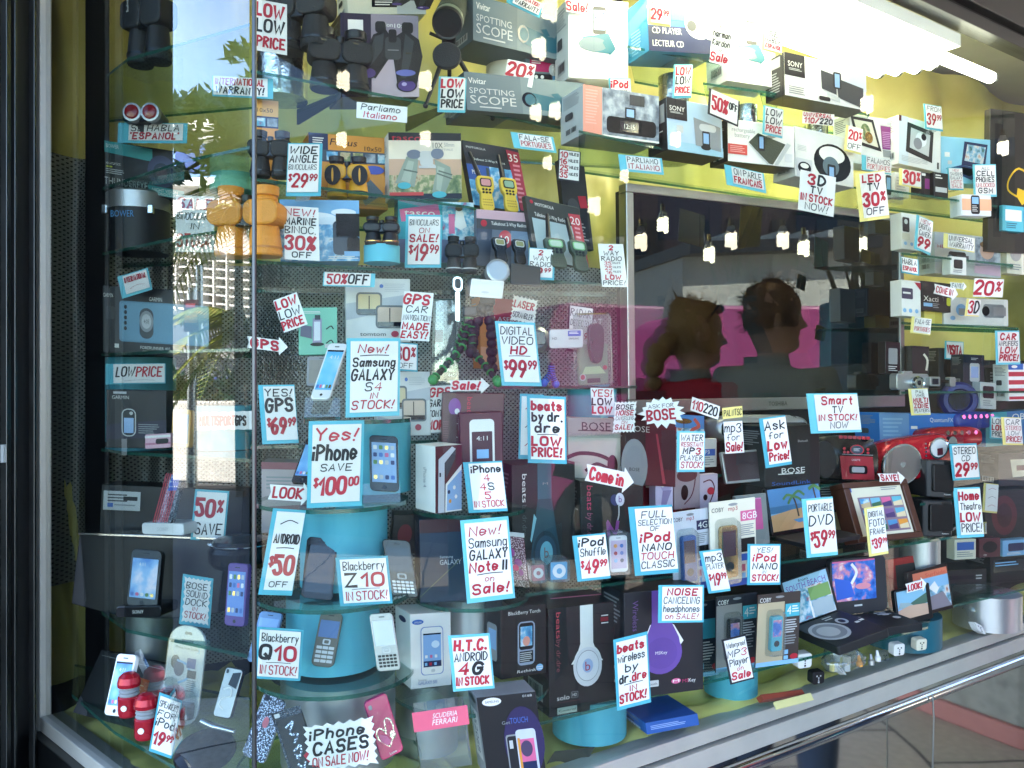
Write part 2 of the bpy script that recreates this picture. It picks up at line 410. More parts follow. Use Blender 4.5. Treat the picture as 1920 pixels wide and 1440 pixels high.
def art(mb, fr, spec, h=.0005):
    """front artwork. R rect, E ellipse, G polygon, L brush line, T printed words, V words reading down, F pictured phone; percent of the face"""
    for cmd in spec.split(';'):
        t = cmd.split()
        if not t: continue
        h += .00012; k = t[0]
        if k == 'R':
            a, b, c, d = map(float, t[1:5]); mb.face([fr.q(a, b, h), fr.q(c, b, h), fr.q(c, d, h), fr.q(a, d, h)], t[5])
        elif k == 'O':
            a, b, c, d = map(float, t[1:5]); mb.face([fr.m(x, y, h) for x, y in rr(a * fr.W / 100, b * fr.H / 100, c * fr.W / 100, d * fr.H / 100, float(t[6]) / 100 * fr.W)], t[5])
        elif k == 'E':
            a, b, c, d = map(float, t[1:5]); mb.face([fr.q(x, y, h) for x, y in ell(a, b, c, d)], t[5])
        elif k == 'G':
            n = list(map(float, t[2:])); mb.face([fr.q(n[i], n[i + 1], h) for i in range(0, len(n), 2)], t[1])
        elif k == 'L':
            n = list(map(float, t[3:])); p = [(n[i] * fr.W / 100, n[i + 1] * fr.H / 100) for i in range(0, len(n), 2)]
            ribbon(mb, fr, smooth_line(p, False) if len(p) > 2 else p, float(t[2]) / 100 * fr.W, h, t[1])
        elif k in 'TVS':
            x, y, hh, ww = map(float, t[2:6])
            printed(mb, fr, ' '.join(t[6:]), x * fr.W / 100, y * fr.H / 100, hh * (fr.W if k == 'V' else fr.H) / 100, t[1], h, ww * (fr.H if k == 'V' else fr.W) / 100 if ww else None, k == 'V', .25 if k == 'S' else 0)
        elif k == 'F':
            a, b, c, d = map(float, t[1:5]); phone_pic(mb, fr, a, b, c, d, t[5], t[6], h, len(t) < 8); h += .0003
        elif k == 'N':      # fine print: short grey lines
            a, b, c, d = map(float, t[1:5]); nl = int(t[6])
            for i in range(nl):
                y = b + (d - b) * i / nl; e = c - (c - a) * random.uniform(0, .35)
                mb.face([fr.q(a, y, h), fr.q(e, y, h), fr.q(e, y + (d - b) / nl * .45, h), fr.q(a, y + (d - b) / nl * .45, h)], t[5])
def carton(name, label, cat, c, D, thick, body, spec, yaw=28, tilt=0, side=None, group=None, sideart=None, top=None, pname='front_print'):
    fr = Fr(*c, D, yaw, tilt)
    t = thing(name, label, cat, fr.base(), group)
    mb = MB(); cs = ((0, 0), (100, 0), (100, 100), (0, 100))
    mb.prism([fr.q(x, y, -thick) for x, y in cs], [fr.q(x, y) for x, y in cs], side or body, body)
    mb.build('carton', t, .0012)
    if spec:
        a = MB(); art(a, fr, spec); a.build(pname, t)
    if sideart is None and thick > .045 and body not in ('blister', 'clear'):      # small print and a bar code on the plain side
        sideart = 'N 14 8 86 34 GREY 7;R 22 74 78 90 LG;' + ';'.join('R %.1f 76 %.1f 87 K' % (26 + 5 * i, 26 + 5 * i + random.choice((1.2, 2.2, 3.2))) for i in range(10)) + ';O 24 44 60 58 DG 6'
    if sideart:
        s = free(fr.q(0, 0, -thick), fr.N, fr.V, thick, fr.H)
        a = MB(); art(a, s, sideart); a.build('side_print', t)
    return t, fr
# ------------------------------------------------------------------ the street and the shop shell
C0 = V3((-.375, 1.2, 0))                       # the glass corner, in plan
PR, PL = V3((.829, .559, 0)), V3((-.734, .679, 0))   # along the two windows
NR, NL = V3((-.559, .829, 0)), V3((.679, .734, 0))   # into the display
def gr(s, t, z): return C0 + PR * s + NR * t + V3((0, 0, CZ + z))
def gl(s, t, z): return C0 + PL * s + NL * t + V3((0, 0, CZ + z))
def obj(name, fn, parent=None, bevel=0):
    mb = MB(); fn(mb); return mb.build(name, parent, bevel)
def struct(name, fn, bevel=0):
    o = obj(name, fn, None, bevel); o['kind'] = 'structure'; return o
def beam(mb, A, B, out, z0, z1, m, t0=0.0):
    """a straight profile from plan point A to B, reaching from t0 to out along its inner normal"""
    d = (B - A).normalized(); n = V3((-d.y, d.x, 0))
    q = lambda p, t, z: V3((p.x + n.x * t, p.y + n.y * t, CZ + z))
    mb.prism([q(A, t0, z0), q(B, t0, z0), q(B, out, z0), q(A, out, z0)], [q(A, t0, z1), q(B, t0, z1), q(B, out, z1), q(A, out, z1)], m, m)
# ground materials: tiled pavement with dark irregular joints, asphalt
m, t, b = newmat('paving')
tc = t.nodes.new('ShaderNodeTexCoord'); mp = t.nodes.new('ShaderNodeMapping'); mp.inputs['Rotation'].default_value = (0, 0, R(24))
t.links.new(tc.outputs['Object'], mp.inputs[0])
nz = t.nodes.new('ShaderNodeTexNoise'); nz.inputs['Scale'].default_value = 1.3
t.links.new(mp.outputs[0], nz.inputs['Vector'])
ad = t.nodes.new('ShaderNodeVectorMath'); ad.operation = 'MULTIPLY_ADD'; ad.inputs[1].default_value = (.16, .16, 0)
t.links.new(nz.outputs['Color'], ad.inputs[0]); t.links.new(mp.outputs[0], ad.inputs[2])
bk = t.nodes.new('ShaderNodeTexBrick'); bk.offset = .5; bk.inputs['Scale'].default_value = 1
bk.inputs['Color1'].default_value = lin('a39c8c'); bk.inputs['Color2'].default_value = lin('b0a897'); bk.inputs['Mortar'].default_value = lin('2a2826')
bk.inputs['Mortar Size'].default_value = .008; bk.inputs['Brick Width'].default_value = .62; bk.inputs['Row Height'].default_value = .45
t.links.new(ad.outputs[0], bk.inputs['Vector'])
n2 = t.nodes.new('ShaderNodeTexNoise'); n2.inputs['Scale'].default_value = 30; n2.inputs['Detail'].default_value = 8
t.links.new(tc.outputs['Object'], n2.inputs['Vector'])
mx = t.nodes.new('ShaderNodeMix'); mx.data_type = 'RGBA'; mx.blend_type = 'OVERLAY'; mx.inputs[0].default_value = .35
t.links.new(bk.outputs[0], mx.inputs[6]); t.links.new(n2.outputs[0], mx.inputs[7]); t.links.new(mx.outputs[2], b.inputs['Base Color'])
b.inputs['Roughness'].default_value = .6
ramp_mat('asphalt', 60, [(.3, '2e2e30'), (.7, '4a4a4c')], .85, detail=8)
ramp_mat('stone', 9, [(.3, '77756f'), (.55, '918f88'), (.75, '6c6a66')], .7, detail=8, bump=.2)
ramp_mat('satin', 5, [(.3, 'd9cb6c'), (.7, 'ecdf8c')], .38, detail=4, bump=.3)
# sequinned cloth: bright discs in rows with dark holes between
m, t, b = newmat('sequin')
tc = t.nodes.new('ShaderNodeTexCoord'); sp = t.nodes.new('ShaderNodeSeparateXYZ'); t.links.new(tc.outputs['Object'], sp.inputs[0])
def mth(op, a, b_=None):
    n = t.nodes.new('ShaderNodeMath'); n.operation = op
    for i, x in enumerate((a, b_)):
        if x is None: continue
        if isinstance(x, (int, float)): n.inputs[i].default_value = x
        else: t.links.new(x, n.inputs[i])
    return n.outputs[0]
fx = mth('SINE', mth('MULTIPLY', sp.outputs['X'], 560)); fz = mth('SINE', mth('MULTIPLY', sp.outputs['Z'], 560))
hole = mth('GREATER_THAN', mth('MULTIPLY', fx, fz), .45)
nz = t.nodes.new('ShaderNodeTexNoise'); nz.inputs['Scale'].default_value = 160; nz.inputs['Detail'].default_value = 2
t.links.new(tc.outputs['Object'], nz.inputs['Vector'])
mx = t.nodes.new('ShaderNodeMix'); mx.data_type = 'RGBA'; mx.inputs[6].default_value = lin('979995'); mx.inputs[7].default_value = lin('0c0c0d')
t.links.new(hole, mx.inputs[0]); t.links.new(mx.outputs[2], b.inputs['Base Color'])
b.inputs['Metallic'].default_value = .75; b.inputs['Roughness'].default_value = .33
bp = t.nodes.new('ShaderNodeBump'); bp.inputs['Strength'].default_value = .9; bp.inputs['Distance'].default_value = .006
t.links.new(nz.outputs[0], bp.inputs['Height']); t.links.new(bp.outputs[0], b.inputs['Normal'])
# mirror-bright kick plate under the window, brushed
m, t, b = newmat('kickplate')
b.inputs['Base Color'].default_value = lin('dcd6ca'); b.inputs['Metallic'].default_value = 1; b.inputs['Roughness'].default_value = .05
# black television glass
m, t, b = newmat('screen'); b.inputs['Base Color'].default_value = lin('08080a'); b.inputs['Roughness'].default_value = .0
b.inputs['IOR'].default_value = 1.7
ramp_mat('canopy', 3, [(.3, '8a8a88'), (.7, '9a9a96')], .7)
ramp_mat('frameblk', 20, [(.3, '15161a'), (.7, '26272c')], .35, stretch=(1, 1, .05), me=.4)

struct('pavement', lambda mb: mb.face([(-140, -140, 0), (140, -140, 0), (140, 140, 0), (-140, 140, 0)], 'paving'))
struct('road', lambda mb: (mb.face([(-12.5, -60, .004), (-3.2, -60, .004), (-3.2, 80, .004), (-12.5, 80, .004)], 'asphalt'),
                           mb.face([(5.6, -90, .004), (15, -90, .004), (15, 1.0, .004), (5.6, 1.0, .004)], 'asphalt')))
def canopy(mb):
    mb.prism([(-1.9, -.9, 3.35), (4.6, -.9, 3.35), (4.6, 6, 3.05), (-1.9, 6, 3.05)], [(-1.9, -.9, 3.3), (4.6, -.9, 3.3), (4.6, 6, 3.3), (-1.9, 6, 3.3)], 'canopy', 'canopy')
tag(obj('canopy', canopy), 'flat grey canopy slab over the shop window', 'canopy')
# the shop front: sill, header, corner, kick plates
SILL, HEAD = -.715, 1.0
A, B = C0 + PR * 2.75, C0 + PL * .86
o = thing('window_frame', 'brushed aluminium frame round the display window with a chrome rail', 'window frame', (C0.x, C0.y, 0))
def fr_sill(mb):
    beam(mb, C0, A, .035, SILL - .03, SILL, 'SILLM', -.012); beam(mb, C0, A, .03, SILL - .036, SILL - .03, 'K', -.004)
    beam(mb, C0, A, .03, SILL - .075, SILL - .036, 'SILLM', -.02)
obj('sill', fr_sill, o, .002)
def fr_sill2(mb):
    beam(mb, B, C0, .035, SILL - .03, SILL, 'SILLM', -.012); beam(mb, B, C0, .03, SILL - .085, SILL - .03, 'DAL', -.03)
obj('sill', fr_sill2, o, .002)
obj('chrome_rail', lambda mb: mb.tube([gr(-.02, -.03, SILL - .095), gr(2.75, -.03, SILL - .095)], .0145, 'CHR', 16), o)
def fr_head(mb):
    beam(mb, C0, A, .035, HEAD, HEAD + .035, 'DAL', -.015); beam(mb, C0, A, .03, HEAD + .035, HEAD + .05, 'K', -.004)
    beam(mb, C0, A, .03, HEAD + .05, HEAD + .13, 'DAL', -.03); beam(mb, B, C0, .03, HEAD, HEAD + .13, 'DAL', -.03)
obj('header', fr_head, o, .002)
obj('corner_trim', lambda mb: mb.tube([C0 + V3((0, .003, CZ + SILL)), C0 + V3((0, .003, CZ + HEAD))], .0036, 'DAL', 8), o)
def kick(a, b, nm, mt, off):
    mb = MB(); beam(mb, a, b, .02, -CZ + .05, SILL - .086, mt, off); x = mb.build(nm, o)
kick(C0, A, 'kick_plate', 'kickplate', .012); kick(B, C0, 'kick_plate', 'frameblk', -.01)
def jamb(mb):
    beam(mb, B + PL * .03, B, .01, SILL - .1, HEAD + .1, 'SILLM', -.012); beam(mb, B + PL * .036, B + PL * .03, .008, SILL - .1, HEAD + .1, 'K', -.012)
    beam(mb, B + PL * .062, B + PL * .036, .008, SILL - .1, HEAD + .1, 'DAL', -.05)
obj('jamb', jamb, o, .002)
# panes: a real sheet 8 mm thick; the outer face mirrors, the inner face and rim let light through
def pane(a, b, z0, z1, mt):
    mb = MB(); d = (b - a).normalized(); n = V3((-d.y, d.x, 0))
    q = lambda p, tt, z: V3((p.x + n.x * tt, p.y + n.y * tt, CZ + z))
    f = [q(a, 0, z1), q(b, 0, z1), q(b, 0, z0), q(a, 0, z0)]; k = [q(a, .008, z1), q(b, .008, z1), q(b, .008, z0), q(a, .008, z0)]
    mb.prism(k, f, 'inner', mt, 'inner')
    return mb
pw = pane(C0 + PR * .012, A, SILL, HEAD, 'pane').build('window_pane')
tag(pw, 'large clear pane of the display window along the pavement', 'window pane')
pw = pane(B, C0 + PL * .012, SILL, HEAD, 'pane_side').build('window_pane')
tag(pw, 'narrow side pane mirroring sky, trees and a white building', 'window pane')
def shade_block(mb): mb.prism([(-8.5, 7, 0), (3.2, 7, 0), (3.2, 20, 0), (-8.5, 20, 0)], [(-8.5, 7, 13), (3.2, 7, 13), (3.2, 20, 13), (-8.5, 20, 13)], 'stone', 'stone')  # unseen block, added to keep sun off the road the side pane mirrors
o = thing('added_shade_block', 'unseen tall grey block added to shade the side street', 'building', (-6, 13, 0)); obj('wall', shade_block, o)
for i in range(5):
    for j in range(3): obj('window', lambda mb: mb.box((-8.0 + 1.6 * i, 6.98, 3 + 3.4 * j), (1.0, .06, 1.6), 'screen'), o)
o = thing('added_sky_block', 'unseen long brown block added to hide low sky from the long pane', 'building', (27, -4, 0)); obj('wall', lambda mb: mb.box((27, -4, 5.5), (4, 70, 11), 'BRN'), o)  # out of view, added to cut the low-sky haze mirrored in the long pane
for i in range(14):
    for j in range(2): obj('window', lambda mb: mb.box((24.98, -32 + 4.2 * i, 3.2 + 4 * j), (.06, 2.0, 2.2), 'screen'), o)
# dark column beside the window
o = thing('shop_column', 'black panelled column with metal edge strips beside the side window', 'column', (-1.2, 1.6, 0))
obj('shaft', lambda mb: mb.prism([(-1.75, 1.83, 0), (-1.0, 1.515, 0), (-1.035, 1.8, 0), (-1.4, 2.02, 0), (-1.75, 2.3, 0)], [(-1.75, 1.83, 3.05), (-1.0, 1.515, 3.05), (-1.035, 1.8, 3.05), (-1.4, 2.02, 3.05), (-1.75, 2.3, 3.05)], 'frameblk', 'frameblk'), o)
for px in (12, 26, 62):
    p = P(px, 720, 1); p = V3((-.995, -.995 / p.x, 0))
    obj('edge_strip', lambda mb: mb.box((-.996, p.y, 1.52), (.012, .008 if px != 12 else .014, 3.0), 'DAL'), o, .001)
obj('label_plate', lambda mb: mb.box((-.994, 1.62, Z(850, 1.62)), (.006, .018, .035), 'LG'), o)
# inner shell: deck, back wall, ceiling
CUR = [(-1.2, 1.98), (-1.05, 2.1), (-.85, 2.22), (-.45, 2.27), (.0, 2.30), (.35, 2.40), (.75, 2.58), (1.25, 2.84), (1.9, 3.2), (2.6, 3.6), (3.0, 3.82)]
def path_pts(pts, n):
    out = []
    for a in range(len(pts) - 1):
        for j in range(n): out.append(tuple(pts[a][q] + (pts[a + 1][q] - pts[a][q]) * j / n for q in (0, 1)))
    return out + [pts[-1]]
def shell(z0, z1, mt):
    def f(mb):
        pts = [gl(.9, .045, 0), gl(0, .045, 0) + PL * .02, gr(2.8, .045, 0)] ; bk = [V3((x, y + .16, 0)) for x, y in CUR[::-1]]
        al = [V3((p.x, p.y, 0)) + V3((0, .012, 0)) for p in pts] + bk
        mb.prism([p + V3((0, 0, CZ + z0)) for p in al], [p + V3((0, 0, CZ + z1)) for p in al], mt, mt)
    return f
struct('shop_wall', shell(HEAD + .21, 1.84, 'stone'))
struct('display_deck', shell(SILL - .2, SILL - .03, 'DG'))
ramp_mat('whitepaint', 8, [(.3, 'd8d8d2'), (.7, 'e4e4de')], .6)
struct('display_ceiling', shell(HEAD + .14, HEAD + .2, 'whitepaint'))
def bwall(mb):
    for a, b_ in zip(CUR, CUR[1:]):
        d = V3((b_[0] - a[0], b_[1] - a[1], 0)).normalized(); n = V3((-d.y, d.x, 0)) * .12
        A_, B_ = V3((*a, 0)) + n, V3((*b_, 0)) + n
        mb.prism([A_, B_, B_ + n, A_ + n], [p + V3((0, 0, 3.05)) for p in (A_, B_, B_ + n, A_ + n)], 'DG', 'DG')
    mb.prism([(1.95, 2.79, 0), (3.05, 3.9, 0), (3.1, 3.85, 0), (2.0, 2.74, 0)], [(1.95, 2.79, 3.05), (3.05, 3.9, 3.05), (3.1, 3.85, 3.05), (2.0, 2.74, 3.05)], 'DG', 'DG'); mb.box((-1.35, 2.3, 1.5), (.4, .1, 3.05), 'DG')
tag(obj('back_wall', bwall), 'dark wall behind the yellow curtain of the display', 'wall')
def curtain(mb):
    pts = path_pts(CUR, 16); rows = []
    for k in range(48):
        z = CZ + SILL - .02 + (HEAD + .14 - SILL) * k / 47; r = []
        for i, (x, y) in enumerate(pts):
            l = i * .027
            q = V3((l * 3.1 + z * .9, z * 1.3 - l * .5, 1.7))
            d = (abs(noise.noise(q)) * .14 + abs(noise.noise(q * 2.7)) * .06 + .02 * math.sin(l * 21 + 2.2 * noise.noise(V3((l, z * .8, 0))) * 3))
            r.append((x + d * .35, y + .05 - d, z))
        rows.append(r)
    mb.grid(rows, 'satin')
tag(obj('curtain', curtain), 'crumpled yellow satin curtain hung behind the whole display', 'curtain')
def cloth(mb):
    for fn, L_, dep, sd in ((gr, 2.75, .62, 0), (gl, .86, .42, 9)):
        rows = []
        for i in range(90):
            r = []
            for j in range(24):
                s_, tt = L_ * i / 89, .012 + dep * j / 23
                h = abs(noise.noise(V3((s_ * 5, tt * 9, sd)))) * .05 + abs(noise.noise(V3((s_ * 13, tt * 15, sd + 4)))) * .02
                r.append(fn(s_, tt, SILL - .012 + h * min(1, tt * 14)))
            rows.append(r)
        mb.grid(rows, 'satin')
tag(obj('deck_cloth', cloth), 'rumpled yellow satin cloth covering the floor of the display', 'cloth')
def panel(pts, z0, z1, mt, wav=.02):
    def f(mb):
        pp = path_pts(pts, 24); rows = []
        for k in range(20):
            z = CZ + z0 + (z1 - z0) * k / 19
            rows.append([(x, y - wav * (.5 + math.sin(i * .33 + 2 * noise.noise(V3((i * .05, z * 2, 0)))) + .8 * noise.noise(V3((i * .12, z * 3, 5)))), z) for i, (x, y) in enumerate(pp)])
        mb.grid(rows, mt)
    return f
tag(obj('sequin_cloth', panel([(-1.16, 1.92), (-.98, 2.06), (-.84, 2.11)], -.48, .55, 'sequin')), 'dark silver sequinned cloth hanging beside the black post', 'cloth')
tag(obj('sequin_cloth', panel([(-.86, 2.08), (-.5, 2.1), (.0, 2.12), (.30, 2.16)], -.7, .30, 'sequin')), 'dark silver sequinned cloth behind the binocular and navigator shelves', 'cloth')
tag(obj('post', lambda mb: mb.prism([P(160, 720, 1.93) * 1 - V3((0, 0, .76)), P(205, 720, 1.9) - V3((0, 0, .76)), P(205, 720, 1.94) - V3((0, 0, .76)), P(160, 720, 1.97) - V3((0, 0, .76))],
     [P(160, 720, 1.93) + V3((0, 0, 1.13)), P(205, 720, 1.9) + V3((0, 0, 1.13)), P(205, 720, 1.94) + V3((0, 0, 1.13)), P(160, 720, 1.97) + V3((0, 0, 1.13))], 'K', 'K'), None, .003), 'black upright post behind the side window', 'post')
def backboard(mb):
    for a, b_ in (((.30, 2.17), (1.2, 2.57)), ((1.2, 2.57), (2.5, 3.22))):
        d = V3((b_[0] - a[0], b_[1] - a[1], 0)).normalized()
        top = -.06 if a[0] < 1 else .08
        n = V3((-d.y, d.x, 0)) * .02; A_, B_ = V3((*a, CZ - .71)), V3((*b_, CZ - .71)); h = V3((0, 0, .71 + top))
        mb.prism([A_, B_, B_ + n, A_ + n], [p + h for p in (A_, B_, B_ + n, A_ + n)], '1d1719', 'K')
tag(obj('backboard', backboard), 'dark board behind the radios and headphone boxes', 'board')
# fluorescent fixture under the ceiling
o = thing('ceiling_light', 'bank of lit white fluorescent tubes running along the window top', 'light', gr(1.2, .2, HEAD))
def hous(mb):
    a, b_ = gr(.25, .03, 0), gr(2.02, .03, 0)
    q = lambda s_, t_, z: gr(s_, t_, z)
    mb.prism([q(.75, .025, .955), q(2.0, .025, .955), q(2.0, .235, .955), q(.75, .235, .955)], [q(.75, .025, .99), q(2.0, .025, .99), q(2.0, .235, .99), q(.75, .235, .99)], 'whitepaint', 'whitepaint')
obj('housing', hous, o)
for k, (t_, e) in enumerate(((.215, 1.90), (.175, 1.93), (.135, 1.96), (.095, 1.97), (.05, 2.22))):
    def tub(mb):
        mb.tube([gr(.8, t_, .92), gr(e, t_, .92)], .017, 'tube', 12)
    x = obj('tube', tub, o)
    obj('end_cap', lambda mb: mb.tube([gr(e, t_, .92), gr(e + .012, t_, .92)], .0175, 'ALU', 12), x)
# ------------------------------------------------------------------ glass shelves, discs and risers
def shelf(name, label, pts, z, th=.006, group=None, part=True):
    """pts: plan outline as (photo px, distance) pairs"""
    pl = [P(px, 720, D) for px, D in pts]
    t = thing(name, label, 'shelf', (pl[0].x, pl[0].y, CZ + z - th), group)
    mb = MB(); up = [V3((p.x, p.y, CZ + z)) for p in pl]; dn = [p - V3((0, 0, th)) for p in up]
    mb.face(up, 'shelf_glass'); mb.build('glass_sheet', t)
    mb = MB(); n = len(pl)
    for i in range(n): mb.face([dn[i], dn[(i + 1) % n], up[(i + 1) % n], up[i]], 'shelf_edge')
    mb.face(dn, 'inner'); mb.build('polished_edge', t)
    return t
def disc(px, D, r, z, label):
    c = P(px, 720, D)
    t = thing('disc_shelf', label, 'shelf', (c.x, c.y, CZ + z - .006), 'round glass discs of the corner towers')
    q = lambda k, zz: V3((c.x + r * math.cos(2 * math.pi * k / 64), c.y + r * math.sin(2 * math.pi * k / 64), CZ + zz))
    mb = MB(); mb.face([q(k, z) for k in range(64)], 'shelf_glass'); mb.build('glass_sheet', t)
    mb = MB(); mb.grid([[q(k, z - .007) for k in range(64)], [q(k, z) for k in range(64)]], 'shelf_edge', True); mb.face([q(k, z - .007) for k in range(64)], 'inner'); mb.build('polished_edge', t)
G1 = 'straight glass shelves of the display'
for lb, pts, z in [
 ('upper glass shelf holding the scope boxes and big binoculars', [(470, 1.59), (1245, 2.1), (1215, 2.32), (480, 2.1)], .605),
 ('long glass shelf above the television carrying dock boxes', [(1085, 1.78), (1250, 1.92), (1640, 2.34), (1600, 2.6), (1085, 2.12)], .547),
 ('small glass shelf under the blue disc player box', [(1176, 1.88), (1350, 1.98), (1330, 2.2), (1190, 2.1)], .77),
 ('small glass shelf under the white loudspeaker box', [(1318, 2.0), (1468, 2.08), (1440, 2.3), (1330, 2.2)], .73),
 ('small glass shelf under the long black and white dock box', [(1425, 2.06), (1630, 2.22), (1590, 2.4), (1440, 2.3)], .725),
 ('glass shelf under the orange and red binocular boxes', [(470, 1.54), (870, 1.78), (1000, 1.92), (980, 2.1), (480, 2.02)], .385),
 ('glass shelf holding opera glasses and two way radios', [(470, 1.53), (1172, 1.92), (1160, 2.12), (480, 2.02)], .23),
 ('short glass shelf under the silver camcorder', [(925, 1.62), (1195, 1.86), (1170, 2.06), (900, 1.9)], -.004),
 ('glass shelf under the lower navigator box', [(470, 1.5), (560, 1.52), (820, 1.66), (800, 1.98), (480, 1.95)], -.112),
 ('glass shelf carrying the grey headphone box and black speaker', [(1010, 1.66), (1500, 2.0), (1480, 2.2), (1010, 1.95)], -.205),
 ('long glass shelf with music players and the photo display', [(985, 1.56), (1540, 1.9), (1760, 2.12), (1800, 2.35), (1000, 1.9)], -.396),
 ('lowest long glass shelf carrying headphone boxes and disc players', [(985, 1.49), (1530, 1.88), (1740, 2.1), (1760, 2.36), (1000, 1.86)], -.616),
 ('glass shelf under the portable radios', [(1500, 1.95), (1800, 2.3), (1790, 2.55), (1500, 2.25)], -.243),
 ('glass shelf under the blue player box', [(1640, 2.26), (1930, 2.62), (1930, 2.8), (1640, 2.44)], -.16),
 ('small glass shelf between the two black speakers', [(1725, 2.08), (1810, 2.16), (1810, 2.34), (1725, 2.28)], -.3),
 ('small glass shelf behind the home theatre card', [(1720, 2.1), (1850, 2.24), (1850, 2.4), (1720, 2.3)], -.4),
 ('dim glass shelf at the far end over clear boxes', [(1770, 2.22), (1930, 2.44), (1930, 2.7), (1770, 2.46)], -.6),
 ('glass shelf near the ceiling behind the side window', [(200, 1.75), (240, 1.66), (468, 1.5), (480, 1.95), (205, 2.05)], .655),
 ('glass shelf under the dark monocular box', [(192, 1.84), (340, 1.62), (468, 1.52), (480, 1.95), (195, 2.05)], .438),
 ('glass shelf under the black drum case', [(192, 1.84), (330, 1.64), (468, 1.52), (480, 1.95), (195, 2.05)], .292),
 ('glass shelf under the watch box', [(190, 1.8), (300, 1.62), (468, 1.52), (480, 1.9), (190, 2.02)], .066),
 ('glass shelf under the black handheld box', [(190, 1.75), (235, 1.66), (468, 1.5), (480, 1.9), (190, 2.0)], -.136),
 ('cornered glass shelf under the long black speaker', [(190, 1.62), (238, 1.5), (463, 1.36), (475, 1.75), (190, 1.9)], -.445),
 ('lowest glass shelf with the capsule speakers', [(135, 1.68), (215, 1.5), (330, 1.36), (468, 1.3), (470, 1.66), (140, 1.86)], -.63),
 ('glass shelf for small picture boxes beyond the television', [(1660, 2.16), (1870, 2.36), (1860, 2.6), (1660, 2.4)], .51),
 ('glass shelf for camera boxes beyond the television', [(1690, 2.2), (1900, 2.42), (1890, 2.6), (1690, 2.42)], .35),
 ('glass shelf for camcorder boxes beyond the television', [(1690, 2.2), (1910, 2.42), (1900, 2.6), (1690, 2.42)], .165),
 ('glass shelf with the silver camera beyond the television', [(1690, 2.2), (1930, 2.46), (1930, 2.66), (1690, 2.42)], -.02)]:
    shelf('glass_shelf', lb, pts, z, group=G1)
for a in [(625, 1.5, .135, -.208, 'round glass disc with the phone save card on top'), (628, 1.48, .14, -.367, 'round glass disc carrying two black phones'),
          (628, 1.47, .142, -.503, 'round glass disc carrying the grey bar phone and silver phone'), (670, 1.47, .095, -.06, 'topmost round glass disc carrying the white phone'),
          (880, 1.62, .112, -.24, 'round glass disc under the white phone carton'), (885, 1.58, .11, -.4, 'round glass disc under the dark blue carton'),
          (880, 1.55, .148, -.56, 'round glass disc under the white and black phone boxes'), (620, 1.46, .16, -.664, 'lowest disc under the jewelled phone cases')]:
    disc(*a)
def cyl(name, label, cat, px, D, z0, z1, r, mt, grp=None):
    c = P(px, 720, D)
    mb = MB(); mb.lathe((c.x, c.y, CZ + z0), (0, 0, 1), [(r, 0), (r, z1 - z0)], mt, 40)
    o = mb.build(name, None)
    me = o.data
    for v in me.vertices: v.co -= V3((c.x, c.y, CZ + z0))
    o.location = (c.x, c.y, CZ + z0)
    return tag(o, label, cat, grp)
ramp_mat('tealfabric', 14, [(.3, '3c8fa2'), (.5, '4ba4b6'), (.75, '5fb4c2')], .6, stretch=(1, 1, .12), detail=6, bump=.4)
ramp_mat('foil', 60, [(.3, 'a8a8a6'), (.6, 'd8d8d4')], .22, me=1, bump=.25)
ramp_mat('satsteel', 4, [(.3, 'b4b6b8'), (.7, 'cfd0d2')], .38, me=.85)
GC = 'cylinder risers holding up the shelves'
